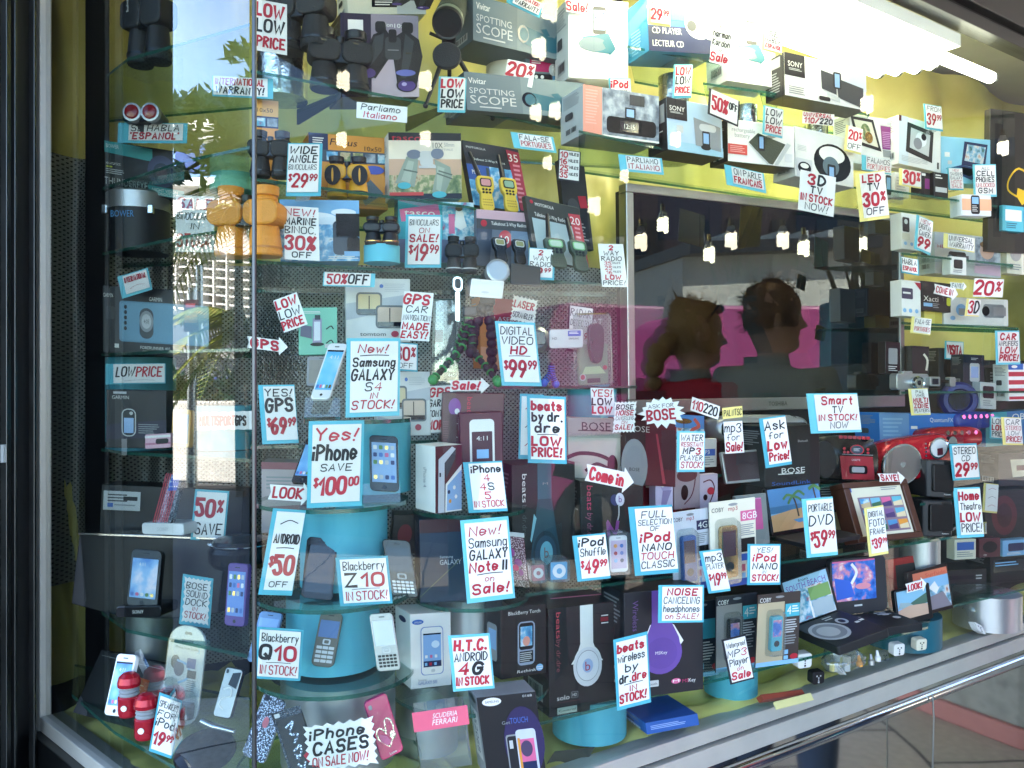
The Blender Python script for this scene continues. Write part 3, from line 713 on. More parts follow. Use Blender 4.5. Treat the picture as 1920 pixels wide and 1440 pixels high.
for a in [
 ('riser', 'turquoise cylinder under the save card disc', 'riser', 645, 1.5, -.36, -.215, .078, 'tealfabric', GC),
 ('riser', 'turquoise cylinder behind the grey bar phone', 'riser', 625, 1.48, -.497, -.374, .082, 'tealfabric', GC),
 ('riser', 'wide brushed steel cylinder behind the phone cases', 'riser', 635, 1.47, -.66, -.511, .1, 'satsteel', GC),
 ('riser', 'turquoise cylinder behind the navigator cards', 'riser', 700, 1.56, -.2, -.07, .07, 'tealfabric', GC),
 ('riser', 'small turquoise cylinder under the opera glasses', 'riser', 716, 1.62, .236, .27, .035, 'TEAL', GC),
 ('riser', 'teal cylinder behind the small yes low card', 'riser', 1110, 1.86, -.2, -.012, .055, 'tealfabric', GC),
 ('riser', 'clear steel cylinder behind the white and black phone boxes', 'riser', 880, 1.6, -.553, -.407, .06, 'satsteel', GC),
 ('riser', 'steel cylinder behind the pink-topped phone case pack', 'riser', 800, 1.6, -.7, -.567, .06, 'satsteel', GC),
 ('riser', 'turquoise cylinder under the white headphone box', 'riser', 1105, 1.68, -.705, -.623, .075, 'tealfabric', GC),
 ('riser', 'turquoise cylinder under the purple headphone box', 'riser', 1370, 1.9, -.705, -.623, .06, 'tealfabric', GC),
 ('riser', 'green turquoise drum under the disc players', 'riser', 1690, 2.26, -.705, -.623, .1, 'DTL', GC),
 ('riser', 'silver foil cylinder beneath the blue disc player box', 'riser', 1263, 2.06, .55, .764, .038, 'foil', GC),
 ('riser', 'silver foil cylinder beneath the white loudspeaker box', 'riser', 1398, 2.16, .55, .724, .03, 'foil', GC),
 ('riser', 'silver foil cylinder beneath the long dock box', 'riser', 1530, 2.3, .55, .719, .032, 'foil', GC),
 ('riser', 'tall steel cylinder behind the big black binoculars', 'riser', 528, 1.78, .61, .72, .055, 'foil', GC),
 ('riser', 'beige roll between the two scope boxes', 'riser', 950, 2.02, .72, .79, .05, 'CREAM', GC),
 ('riser', 'turquoise cylinder behind the low price card of the side window', 'riser', 265, 1.9, -.13, .06, .075, 'tealfabric', GC),
 ('riser', 'steel cylinder under the cornered shelf', 'riser', 285, 1.72, -.62, -.452, .05, 'satsteel', GC),
 ('riser', 'blue cylinder behind the multisport card', 'riser', 420, 1.72, -.135, -.045, .055, 'tealfabric', GC),
 ('riser', 'turquoise roll standing above the orange binoculars', 'riser', 440, 1.75, .405, .44, .05, 'MINT', GC),
 ('riser', 'clear cylinder under the music player shelf', 'riser', 1030, 1.72, -.616, -.403, .03, 'satsteel', GC),
 ('riser', 'clear steel drum under the dim far shelf', 'riser', 1850, 2.42, -.705, -.607, .09, 'satsteel', GC),
 ('riser', 'steel cylinder behind the home theatre card', 'riser', 1725, 2.25, -.6, -.406, .05, 'satsteel', GC)]:
    cyl(*a)
def bracket(px0, py0, D0, px1, py1, D1, label):
    a, b_ = P(px0, py0, D0), P(px1, py1, D1); mb = MB()
    mb.prism([a, b_, b_ - V3((0, 0, .012)), a - V3((0, 0, .035))], [p + V3((.006, 0, 0)) for p in (a, b_, b_ - V3((0, 0, .012)), a - V3((0, 0, .035)))], 'DAL', 'DAL')
    tag(mb.build('shelf_bracket', None, .001), label, 'bracket', 'metal shelf brackets')
bracket(556, 205, 1.85, 652, 165, 1.72, 'grey steel bracket under the big black binoculars')
bracket(760, 220, 2.0, 838, 196, 1.82, 'dark thin bracket beside the Italian-spoken card')
# ------------------------------------------------------------------ television
tv = Fr(1172, 343, 1692, 402, 1177, 776, 2.2, 25)
t = thing('television', 'large flat television with silver frame mirroring two passers-by', 'television', tv.base())
W_, H_ = tv.W, tv.H
mb = MB(); mb.prism([tv.m(x, y, -.06) for x, y in ((.01, .01), (W_ - .01, .01), (W_ - .01, H_ - .01), (.01, H_ - .01))], [tv.m(x, y, -.004) for x, y in ((.01, .01), (W_ - .01, .01), (W_ - .01, H_ - .01), (.01, H_ - .01))], 'K', 'K'); mb.build('housing', t)
mb = MB(); bz = .022; bb = .034
for a in ((0, 0, W_, bz), (0, H_ - bb, W_, H_), (0, bz, bz, H_ - bb), (W_ - bz * .8, bz, W_, H_ - bb)):
    mb.slab(tv, [(a[0], a[1]), (a[2], a[1]), (a[2], a[3]), (a[0], a[3])], -.03, .004, 'ALU')
mb.build('bezel', t, .002)
mb = MB(); mb.face([tv.m(x, y, -.001) for x, y in ((bz, bz), (W_ - bz * .8, bz), (W_ - bz * .8, H_ - bb), (bz, H_ - bb))], 'screen'); mb.build('screen', t)
mb = MB(); printed(mb, tv, 'TOSHIBA', W_ * .46, H_ - bb * .68, .011, 'DAL', .0045); mb.build('lettering', t)
# ------------------------------------------------------------------ product boxes
def bino(cx, cy, s, c='RUB', l='VLENS'):
    """pictured binoculars for front artwork"""
    q = lambda *n: ' '.join('%.1f' % ((cy if i % 2 else cx) + s * v) for i, v in enumerate(n))
    return (f"G {c} {q(-22,-20,-8,-26,0,-14,-4,4,-20,26,-36,20,-34,4)};G 34383c {q(-20,-18,-10,-22,-12,-4,-26,14,-32,12)};G {c} {q(2,-18,14,-26,30,-16,34,2,26,36,4,30,0,4)};G 34383c {q(14,-22,24,-14,20,8,14,26,8,24)};"
            f"O {cx-9*s:.1f} {cy-18*s:.1f} {cx+9*s:.1f} {cy+6*s:.1f} DG 5;O {cx-5*s:.1f} {cy-26*s:.1f} {cx+4*s:.1f} {cy-12*s:.1f} K 3;O {cx-20*s:.1f} {cy-34*s:.1f} {cx-8*s:.1f} {cy-22*s:.1f} K 4;O {cx+10*s:.1f} {cy-34*s:.1f} {cx+23*s:.1f} {cy-22*s:.1f} K 4;L GREY 1 {q(-6,-4,6,-4)};"
            f"E {cx-28*s:.1f} {cy+20*s:.1f} {10*s:.1f} {6.5*s:.1f} K;E {cx-28*s:.1f} {cy+20.5*s:.1f} {8*s:.1f} {5*s:.1f} {l};E {cx+15*s:.1f} {cy+33*s:.1f} {12*s:.1f} {7.5*s:.1f} K;E {cx+15*s:.1f} {cy+33.5*s:.1f} {10*s:.1f} {6*s:.1f} {l};E {cx+12*s:.1f} {cy+32*s:.1f} {3*s:.1f} {2*s:.1f} b0a4d0;T GOLD {cx+14*s:.1f} {cy-2*s:.1f} 2 0 Action")
SCOPE = "G DTL 52 40 66 46 78 52 76 88 60 86 48 78;E 51 60 6 20 LENS;E 52 60 4.5 15 DTL;E 82 70 11 18 DTL;G DTL 84 60 90 30 97 34 92 66;G DTL 70 40 76 36 80 50 74 54"
B = carton
GB = 'boxed goods on the shelves'
B('binocular_box', 'purple and black box picturing dark binoculars with violet lens', 'box', (638, 23, 784, 30, 640, 182), 1.753, .09, 'DKP',
  "R 38 0 100 100 8f8490;R 38 55 100 100 b9aab4;R 9 8 28 27 W;T K 10 21 5 17 Nikon;T W 44 10 5 22 Action;T W 68 11 5 24 10x50;" + bino(66, 48, 1.15) + ";E 82 71 13 4 6a70b8;R 80 80 90 81.5 K", group=GB)
B('binocular_box', 'cream and black binocular box stacked behind the purple one', 'box', (650, -40, 797, -36, 652, 26), 1.9, .08, 'CREAM',
  "R 30 0 62 80 GUN;N 34 50 58 78 W 4;R 62 0 100 100 LG;" + bino(84, 55, .8), group=GB)
SP = "R 0 0 100 100 TSC;R 0 0 45 100 SLATE;T W 3 14 15 14 Vivitar;T LG 3 40 15 36 SPOTTING;T LG 3 60 22 37 SCOPE;N 10 88 34 95 LG 1;" + SCOPE
B('scope_box', 'grey blue spotting scope box standing above the beige roll', 'box', (887, -10, 1064, 37, 887, 75), 1.92, .12, 'SLATE', SP, 30, group=GB)
B('scope_box', 'grey blue spotting scope box on the glass shelf behind tripod legs', 'box', (869, 134, 1094, 156, 876, 206), 1.86, .12, 'SLATE', SP, 27, group=GB)
JB = "F 40 9 62 44 K SCR;G DTL 24 48 66 42 78 60 70 68 34 66 16 58;E 40 57 24 9 SLATE;G DTL 56 54 66 44 78 62 68 70;T 5a5a5c 4 75 3 0 JBL ON STAGE MICRO III;T 77777a 24 80.5 2.8 42 PORTABLE MUSIC;T 77777a 20 85.5 2.8 50 LOUDSPEAKER FOR;T 77777a 32 90.5 2.8 36 iPhone AND iPod"
B('loudspeaker_box', 'tall white box picturing a phone on a grey dock, beside the scope boxes', 'box', (1066, -6, 1178, 4, 1066, 145), 1.93, .08, 'W', JB, 20, group=GB)
B('loudspeaker_box', 'tall white box picturing a phone on a grey dock, on its own small shelf', 'box', (1361, 17, 1452, 35, 1364, 151), 2.06, .08, 'W', JB, 25, group=GB)
B('radio_box', 'magenta fronted radio box tucked between the scope boxes', 'box', (985, 98, 1066, 104, 985, 148), 1.99, .06, 'SLATE', "R 10 0 62 70 HOT;N 14 20 44 44 W 3;R 0 78 60 100 GUN;E 10 90 4 7 W;E 24 90 4 7 W;E 38 90 4 7 W;R 62 30 100 100 pic_sea;E 64 60 11 24 LG;T W 60 45 26 8 R", group=GB)
B('clock_radio_box', 'box with salmon stripe picturing a dark clock radio', 'box', (1093, 158, 1235, 181, 1093, 251), 1.86, .1, 'LG',
  "R 0 0 24 100 SAL;N 3 8 20 80 f0b0a0 12;R 25 0 100 34 pic_grey;R 25 34 100 100 pic_grey;O 30 56 96 90 GUN 5;R 48 62 72 84 LENS;T W 53 68 10 14 12:15;R 54 34 68 56 K;R 56 37 66 53 SCR;R 60 6 80 28 slate_d;R 25 96 100 100 W".replace('slate_d', 'DG'), 26, group=GB)
B('disc_player_box', 'blue box picturing a white round disc player', 'box', (1212, -10, 1342, 2, 1217, 95), 1.92, .1, 'BLUE',
  "R 0 0 100 42 3a8fd0;R 0 54 100 100 NAVY;L SKY 3 0 22 40 14 100 26;E 74 44 22 30 W;E 74 46 17 22 LG;E 74 38 12 11 W;E 62 50 7 10 DG;E 88 62 9 12 LG;L W 3 64 22 84 8 96 30;T W 5 57 11 42 CD PLAYER;T W 5 80 11 44 LECTEUR CD", 24, side='2a86b0', group=GB, sideart="G TEAL 0 30 100 10 100 40 0 60;N 30 50 70 95 SKY 8")
B('dock_box', 'long white box with black corner label picturing a speaker dock', 'box', (1470, 97, 1623, 131, 1472, 178), 2.1, .07, 'W',
  "R 0 0 24 52 K;T W 4 18 12 17 SONY;N 5 34 21 40 LG 2;R 72 10 100 55 d4dbe2;G DG 43 24 62 30 62 76 44 68;G DG 62 36 96 48 96 98 64 82;O 58 22 68 62 K 2;R 60 26 66 58 SCR;G LG 50 76 66 82 66 94 50 88;O 40 86 54 96 K 2;N 4 76 24 96 GREY 4", 24, side='K', group=GB, sideart="R 20 6 80 30 GREY;N 20 40 80 90 GREY 8")
B('dock_box', 'pale blue box with black corner label picturing a grey phone dock', 'box', (1249, 182, 1353, 201, 1252, 280), 1.92, .08, 'b4cbdc',
  "R 0 0 36 40 K;T W 5 14 9 27 SONY;N 6 25 30 29 LG 2;R 0 82 100 100 9ec4d6;G GREY 47 30 96 42 96 90 50 84;O 57 40 88 54 LG 6;O 62 54 76 84 K 2;R 64 58 74 78 SCR;E 68 86 9 5 K;R 16 50 28 64 LG", 24, side='K', group=GB, sideart="R 15 10 90 45 GREY;N 20 60 80 70 LG 2")
B('speaker_box', 'white box picturing a black slanted speaker with red note', 'box', (1364, 222, 1489, 238, 1365, 302), 2.02, .07, 'W',
  "T GREY 6 18 10 34 rechargeable;T GREY 10 31 10 22 battery;R 0 58 28 82 d0463f;N 3 62 25 79 e8a09a 4;G OLV 30 50 44 26 86 46 66 98 58 96;G LG 29 50 30 55 58 99 60 96;O 44 30 54 68 K 2;R 46 34 52 62 SCR;G LG 88 42 94 46 74 98 68 99;R 84 68 96 88 d6d6d8;R 0 6 8 12 GREY", 24, side='K', group=GB)
B('speaker_box', 'white box picturing a big round dark dock speaker with hollow handle', 'box', (1490, 236, 1600, 262, 1491, 330), 2.12, .08, 'W',
  "E 63 58 32 38 GUN;E 62 42 22 17 W;E 60 66 14 20 SLATE;O 54 62 68 92 K 2;R 57 67 65 86 SCR;N 4 36 24 48 LG 4;R 2 62 28 98 d2d2d2;E 15 80 11 12 GUN;E 15 76 7 5 W", 24, group=GB)
B('picture_box', 'box with a dark-framed picture and a magenta stripe', 'box', (1592, 213, 1683, 226, 1600, 306), 2.25, .06, 'W',
  "G K 2 4 48 6 60 70 10 60;G CREAM 8 10 44 12 54 62 16 54;E 30 34 10 18 pic_green;E 36 44 8 12 GOLD;R 62 16 90 64 PVIO;N 64 28 88 62 c48ab8 9;R 62 2 90 14 W;R 76 4 86 12 LG;R 62 66 90 80 GREY;R 56 84 62 90 SKY;N 62 84 90 96 LG 2", 24, group=GB)
B('picture_box', 'white box picturing a black picture display with a monochrome portrait', 'box', (1685, 215, 1764, 236, 1685, 306), 2.28, .06, 'W',
  "R 0 0 22 100 dce6ec;R 0 0 6 12 MAR;G K 20 10 82 18 78 84 16 72;G LG 28 20 74 26 70 72 25 62;E 52 40 13 15 e8e8ea;E 44 50 10 12 8a8a8e;E 58 34 6 7 GUN;N 6 82 70 94 LG 4;R 90 80 94 94 K", 24, group=GB)
B('netbook_box', 'sky blue box picturing a dark blue open portable computer', 'box', (1765, 255, 1857, 262, 1765, 342), 2.36, .05, '8ecbe0',
  "G NAVY 46 8 94 12 88 66 40 60;G pic_city 52 14 90 18 84 56 46 50;G 27406e 8 70 40 60 88 68 60 92;G GUN 18 72 42 64 78 70 56 84;R 6 34 16 44 W;R 12 52 20 60 LG;T BLUE 2 86 8 0 Portable", 20, group=GB)
B('speaker_case', 'tall black glossy case with a yellow ring at the picture edge', 'case', (1857, 203, 1945, 216, 1852, 470), 2.46, .02, '1b1c18', "L dfb51e 3 92 46 62 40 42 48 40 56 58 60;G dfb51e 60 54 80 56 84 62 70 66 58 60;R 10 10 26 90 GUN", 20)
B('phone_carton', 'peach fronted box picturing a small dark phone', 'box', (1803, 364, 1858, 366, 1804, 404), 2.3, .04, 'e0e6e8', "R 0 20 100 75 e8b48c;O 30 4 60 92 GUN 6;R 34 12 56 44 SKY;N 34 52 56 84 LG 4", 20, group=GB)
for i, (x, lb, sp) in enumerate((
  (1652, 'small box picturing a pale slim phone beyond the television', "O 30 10 70 90 DG 10;R 38 20 64 70 SKY"),
  (1678, 'small white leaflet stand with curled paper', "N 10 20 80 90 LG 6"),
  (1724, 'small dark box picturing a phone with pink screen', "R 0 0 100 100 GUN;O 30 12 74 92 K 8;R 36 24 68 66 PVIO;R 14 4 40 14 W"),
  (1751, 'small grey box with pale label beyond the television', "R 10 60 90 80 LG;N 10 10 60 30 W 2"))):
    B('phone_carton', lb, 'box', (x, 322, x + 27, 326, x, 368), 2.26, .03, 'W' if i < 2 else 'GUN', sp, 20, group=GB)
B('camera_box', 'white box picturing a tall dark camera phone beside the television frame', 'box', (1690, 398, 1726, 404, 1691, 466), 2.26, .04, 'W', "G RED 78 4 100 4 100 22;O 4 12 40 52 GUN 6;E 22 24 9 7 LG;E 18 84 8 5 SKY;E 50 84 8 5 SKY;R 0 56 40 74 CREAM", 20, group=GB)
B('camcorder_box', 'grey box picturing a dark camcorder next to a portrait photo', 'box', (1752, 434, 1876, 447, 1753, 512), 2.42, .06, 'c2c6c6',
  "R 0 0 56 30 b0b4b6;T RED 4 30 8 12 HD;O 20 44 46 74 GUN 3;E 22 62 5 10 SLATE;R 32 52 50 70 DG;R 60 4 98 84 pic_grey;E 78 34 11 22 d2a892;E 78 20 11 9 HAIR;G d8b4cc 58 74 98 70 98 96 58 92;N 10 84 50 96 LG 3", 22, group=GB)
B('camera_box', 'white box picturing a flat dark camera under the television corner', 'box', (1690, 524, 1726, 528, 1691, 592), 2.25, .04, 'W', "G RED 66 4 100 4 100 26;O 0 22 58 52 3a3450 5;R 6 33 46 38 W;E 14 84 9 6 SKY;E 44 84 9 6 SKY;E 76 84 9 6 SKY", 20, group=GB)
B('camera_box', 'black box with white print and yellow corner spot', 'box', (1728, 526, 1783, 532, 1728, 581), 2.3, .05, 'K', "T W 6 50 18 50 Xacti;R 6 74 36 86 SKY;N 38 74 62 92 GREY 3;O 84 50 98 78 c8c832 5", 20, group=GB)
B('camcorder_box', 'wide white box picturing a silver camcorder beyond the camera boxes', 'box', (1769, 556, 1890, 562, 1770, 608), 2.4, .06, 'W', "O 60 20 94 70 GREY 4;E 64 46 6 18 GUN;R 76 30 96 62 SLV;E 26 46 8 22 SKY;R 22 40 44 64 GREY;E 13 76 4 8 SKY", 22, group=GB)
B('tape_box', 'plain yellow box under the black camera box', 'box', (1733, 581, 1766, 584, 1733, 606), 2.32, .04, 'dccb5c', "R 60 0 100 100 cdb94a", 20, group=GB)
# left column behind the side window
B('monocular_box', 'dark box with teal top picturing a night vision monocular', 'box', (196, 263, 346, 286, 196, 352), 1.83, .08, '17191c',
  "G 2f9a9a 0 0 60 4 60 30 0 24;T W 2 6 8 16 BOWER;T W 2 44 5 18 NIGHTOPTICS;R 2 52 10 55 c8d020;N 2 58 26 70 LG 3;T LG 0 76 15 54 THUNDEREYE;E 72 48 18 34 3a3a5a;E 72 52 11 22 GUN;E 72 52 7 14 7a4a5a;G 2f9a9a 54 80 100 82 100 100 58 98;T W 60 84 7 32 NIGHT VISION;T W 64 92 6 28 MONOCULAR", -2, group=GB)
B('watch_box', 'black box with pale blue window picturing a sports watch', 'box', (192, 535, 392, 548, 192, 660), 1.76, .08, '131418',
  "T W 1 11 6 9 GARMIN;T W 44 13 6 12 GARMIN;O 16 21 100 82 5d8fa8 3;O 18 23 99 80 6d9db4 3;O 35 30 48 76 GUN 7;E 41.5 50 6.5 16 GREY;E 41.5 50 4.6 11 LG;T K 39 47 6 5 4:05;E 22 30 1.4 3 K;E 22 38 1.4 3 K;E 22 46 1.4 3 K;E 22 54 1.4 3 K;E 22 62 1.4 3 K;T W 36 87 4.5 28 FORERUNNER 405;N 38 94 66 97 GREY 1;R 12 86 16 92 W;O 4 30 12 50 DG 2", 0, group=GB)
B('handheld_box', 'black box picturing a white rimmed handheld navigator', 'box', (199, 730, 312, 733, 199, 839), 1.68, .07, '101116',
  "G 1c1a3a 0 60 100 50 100 80 0 86;R 12 3 34 7 LG;T W 10 10 6 28 GARMIN;O 26 32 50 80 LG 10;O 28 34 48 78 GUN 8;R 30 48 46 74 SCR;E 42 40 3 3 LG;N 54 58 90 76 GREY 5", 0, group=GB)
B('card_box', 'pink and white flat memory card pack before the handheld box', 'box', (272, 815, 320, 812, 272, 842), 1.6, .01, 'dfb0bc', "R 0 10 100 26 W;R 0 60 100 74 c07890;O 42 34 92 70 K 8", 0, group=GB)
B('player_box', 'flat black box with a silver printed label behind the flag phone', 'box', (190, 908, 456, 920, 186, 1002), 1.72, .07, '191b1f', "R 2 12 28 50 LG;N 5 18 20 36 DG 3;R 16 22 26 30 GUN;R 5 36 9 44 BLUE;N 10 38 26 44 GREY 1", 0, group=GB)
# binocular shelves
B('binocular_box', 'tall orange and navy box half hidden by small black binoculars', 'box', (478, 186, 522, 190, 478, 340), 1.66, .08, 'ORG', "R 0 0 100 20 d8a45a;T K 10 10 5 66 10x50;R 0 20 100 34 NAVY;R 8 22 44 32 pic_pink;R 52 22 96 32 pic_grey", 20, group=GB)
B('binocular_box', 'orange box with a strip of small photos behind yellow binoculars', 'box', (578, 248, 726, 259, 580, 388), 1.78, .09, 'ORG',
  "R 0 0 24 22 NAVY;N 5 6 20 18 W 4;S K 26 6 9 34 Focus;T K 70 14 6 22 10x50;R 0 22 100 38 3c4a5c;R 22 24 36 36 pic_sea;R 39 24 52 36 pic_green;R 55 24 68 36 pic_green;R 71 24 84 36 pic_grey;R 87 24 99 36 pic_pink;E 82 46 13 6 4a58b0;G SLATE 50 52 70 52 94 78 70 96;R 70 92 96 93 K", 24, group=GB)
B('binocular_box', 'black and cream box with red print picturing grey green binoculars', 'box', (728, 248, 864, 250, 730, 374), 1.8, .09, 'W',
  "R 0 0 100 12 K;T d0283a 4 3 10 40 tasco;R 0 12 100 100 e6dcc8;R 0 40 100 64 c8a488;R 0 64 100 92 pic_green;R 0 92 100 100 GUN;T K 60 15 8 14 10X;T GREY 76 15 6 14 50mm;T GREY 60 24 3 28 ESSENTIALS;G 8d9a8c 24 36 40 38 38 60 34 82 8 76 18 50;G a4afa0 26 42 34 44 28 76 16 72;G 8d9a8c 62 40 84 52 86 66 74 98 58 90 64 60;G a4afa0 66 50 76 54 70 90 64 86;L 5a655a 2 20 56 38 60;L 5a655a 2 66 62 86 70;L 5a655a 2 68 58 86 64;E 34 33 10 7 70788a;L LG 2.5 40 40 62 50;O 42 28 60 50 LG 4;E 66 32 9 8 70788a;R 40 50 64 54 LG;E 20 80 9 5 TB;E 68 94 10 5 TB;R 0 90 46 95 c23a3a", 20, group=GB)
B('radio_pack', 'black and blue pack with a red stripe holding two yellow two way radios', 'radio pack', (866, 262, 972, 280, 888, 384), 1.86, .03, '15161c',
  "T W 5 8 3 34 MOTOROLA;T W 8 25 3.5 62 Talkabout 2-Way Radios;R 0 36 82 100 pic_sea;R 0 36 40 60 27509c;T W 8 44 7 14 MAX;G 9c1c34 76 4 99 6 100 100 84 98;T W 78 10 12 17 35;N 84 26 97 90 d8808c 9;L 2c3c3a 5 36 40 32 100;L 2c3c3a 5 64 38 62 100", 20, group=GB)
B('binocular_box', 'box with sea and sky photograph picturing upright dark binoculars', 'box', (524, 374, 673, 376, 526, 490), 1.62, .08, 'SKY',
  "R 0 0 100 40 7ab4de;E 40 28 30 8 e8eef2;E 80 20 16 6 e8eef2;E 60 36 20 8 dde8ee;R 0 40 100 100 pic_sea;O 66 34 92 90 GUN 6;R 70 22 100 60 RUB;O 84 60 100 88 RUB 4;R 80 84 100 92 SKY;N 60 92 98 98 W 2", 14, group=GB)
B('binocular_box', 'teal and magenta box with a beach photograph behind the binocular sale card', 'box', (746, 376, 888, 380, 748, 492), 1.8, .08, '2f9aa4',
  "G PINK 2 14 52 4 56 26 4 34;T W 8 13 12 40 tasco;R 58 0 100 62 pic_pink;G e8e4dc 76 12 84 10 90 40 82 46 74 40;E 80 10 5 5 HAIR;R 66 20 74 52 PINK;R 0 62 100 100 4a5a7c", 14, group=GB)
B('radio_pack', 'clear pack on dark card with a red ten badge and two small radios', 'radio pack', (893, 392, 990, 400, 894, 498), 1.76, .02, '5a6474',
  "R 0 0 100 16 c7a0a8;R 0 16 100 34 33363a;E 14 24 6 6 RED;T W 28 20 6 68 Talkabout 2-Way Radios;G 2c3a50 0 34 30 34 24 100 0 100;E 55 50 13 16 c03a44;T W 46 44 14 16 10;R 66 34 100 100 6a8098", 18, group=GB)
B('radio_pack', 'black card pack with red stripe holding two radios with green trim', 'radio pack', (984, 366, 1086, 390, 1004, 484), 1.78, .02, '2b302c',
  "T W 16 8 5 34 MOTOROLA;E 10 8 3 3 RED;T W 12 24 6 56 Talkabout 2-Way Radio;R 6 34 80 100 a8bcc0;G b83a44 76 14 98 12 100 98 88 100;T W 78 18 12 18 20;N 84 34 97 92 e09aa0 8", 22, group=GB)
B('radio_pack', 'dim dark clear pack hanging behind the miles card', 'radio pack', (1046, 300, 1096, 312, 1064, 460), 1.98, .02, '20221f', "R 10 50 90 96 GUN;E 40 52 22 10 DG;G RED 60 38 90 36 94 50 66 52;N 20 70 90 92 GREY 6", 22, group=GB)
# navigators
TT = "N 60 8 92 22 LG 5;E 55 12 3 3 BLUE;G b8bcc0 0 40 100 24 100 44 0 66;O 16 22 56 58 6a6e70 6;O 19 25 53 55 d6c49a 4;R 19 48 53 55 LENS;L K 1.6 36 28 36 48;O 46 42 92 78 6a6e70 6;O 49 45 89 75 d0b8a4 4;R 49 68 89 75 LENS;L K 1.6 68 47 68 68;T 33353a 22 84 6 40 tomtom;E 76 87 6 5 b0304c"
B('navigator_box', 'white box picturing two map screens, beside the made easy card', 'box', (648, 521, 769, 523, 648, 642), 1.68, .08, 'd9d9d4', TT, 14, group=GB)
B('navigator_box', 'white box picturing map screens, half behind the large new phone card', 'box', (706, 697, 806, 697, 708, 818), 1.6, .08, 'd9d9d4', TT, 14, group=GB)
B('holder_box', 'mint green box picturing a phone in a car holder', 'box', (560, 577, 632, 576, 560, 666), 1.62, .06, '7dc4a8', "N 8 8 70 14 W 2;O 36 22 60 80 9a94b0 5;R 40 30 56 70 dfe4e8;R 42 16 56 26 GUN;E 48 78 18 4 K;G 6a6a80 6 36 34 40 34 66 4 60;L GUN 3 72 46 84 40 90 46;L GUN 3 72 76 84 70 90 76;R 68 78 90 86 LG", 12, group=GB)
B('laser_box', 'orange and red box behind the black jointed tripod', 'box', (898, 556, 966, 562, 902, 690), 1.92, .06, 'c87a2c', "R 36 0 100 46 a01c24;T LG 40 26 7 56 LASER;T LG 40 36 7 56 STRIKE;R 0 70 60 100 d8956a", 20, group=GB)
# phone towers
B('player_pack', 'maroon glossy pack standing behind the pictured white phone', 'box', (830, 735, 946, 738, 826, 872), 1.6, .1, 'MAR', "V e02a4a 40 6 8 26 beats;E 20 20 10 12 8a4a9a;N 2 40 12 90 7a3a48 16;E 24 26 4 4 W;R 12 30 96 100 4a1220;V W 27 42 9 34 jack plus", 8, group=GB)
B('phone_pack', 'clear maroon pack picturing a white phone with a charging screen', 'box', (862, 775, 942, 772, 864, 880), 1.53, .05, '4e1524', "O 22 12 80 120 W 10;O 27 34 75 112 3a1020 2;T W 38 42 8 26 4:11;R 38 66 66 82 SKY", 8, group=GB)
B('phone_carton', 'white sided carton with a maroon front picturing a slim phone', 'box', (816, 837, 866, 833, 816, 963), 1.47, .075, '501824', "G c4c6cc 12 20 62 2 76 6 34 26 34 100 10 100;G 3a3c44 34 26 76 6 74 20 40 50;G W 38 58 98 30 98 100 36 100;G SCR 44 60 98 38 98 98 42 98;E 50 70 5 3 NAVY;E 70 64 5 3 W;E 54 84 5 3 ORG;E 76 78 5 3 W;R 14 40 20 46 DG", 34, side='W', group=GB, sideart="V GREY 42 34 16 30 iPhone 4")
B('phone_carton', 'dark blue glossy carton behind the tall new phone card', 'box', (786, 975, 940, 968, 788, 1132), 1.53, .1, '11304a', "R 0 0 100 16 3a1020;T c0ccd6 24 44 3 16 Samsung;T c0ccd6 24 49 6 26 GALAXY;L 5a6a50 1 0 92 30 66 60 40", 12, group=GB)
B('phone_carton', 'tall white carton picturing a white phone with a blue screen', 'box', (769, 1152, 845, 1147, 771, 1293), 1.475, .07, 'W', "E 18 11 14 3.4 BLUE;T W 9 10 2.5 18 SAMSUNG;O 24 18 80 83 7f93c4 9;O 26 19 78 82 W 9;R 30 27 74 72 SCR;R 30 27 74 29 LENS;E 60 42 10 5 d8e8f4;R 34 56 40 60 W;R 46 56 52 60 PINK;R 58 56 64 60 W;R 30 64 74 72 NAVY;R 33 66 39 70 SKY;R 44 66 50 70 RED;R 56 66 62 70 SKY;O 48 75 58 79 LG 3;T GREY 16 87 2.4 20 Samsung;T 7a8eb8 16 90 4.4 46 GALAXY SIII", 30, group=GB, sideart="E 50 12 24 4 NAVY")
B('phone_carton', 'black carton picturing a sliding keyboard phone', 'box', (939, 1141, 1024, 1132, 939, 1275), 1.52, .06, '121214', "T W 16 6 5 70 BlackBerry Torch;O 36 22 74 84 98a4b8 9;O 39 24 71 62 GUN 6;R 42 29 68 57 pic_sea;E 55 50 8 7 SAL;R 40 64 70 80 GUN;N 41 66 69 80 LG 5;S W 34 90 4 42 Rethink;E 84 90 8 5 SKY;L W 1.4 77 89 91 89;L W 1.4 78 92 90 92", 32, side='1a1b1f', group=GB, sideart="O 20 26 80 78 GREY 12;R 30 34 74 62 SCR")
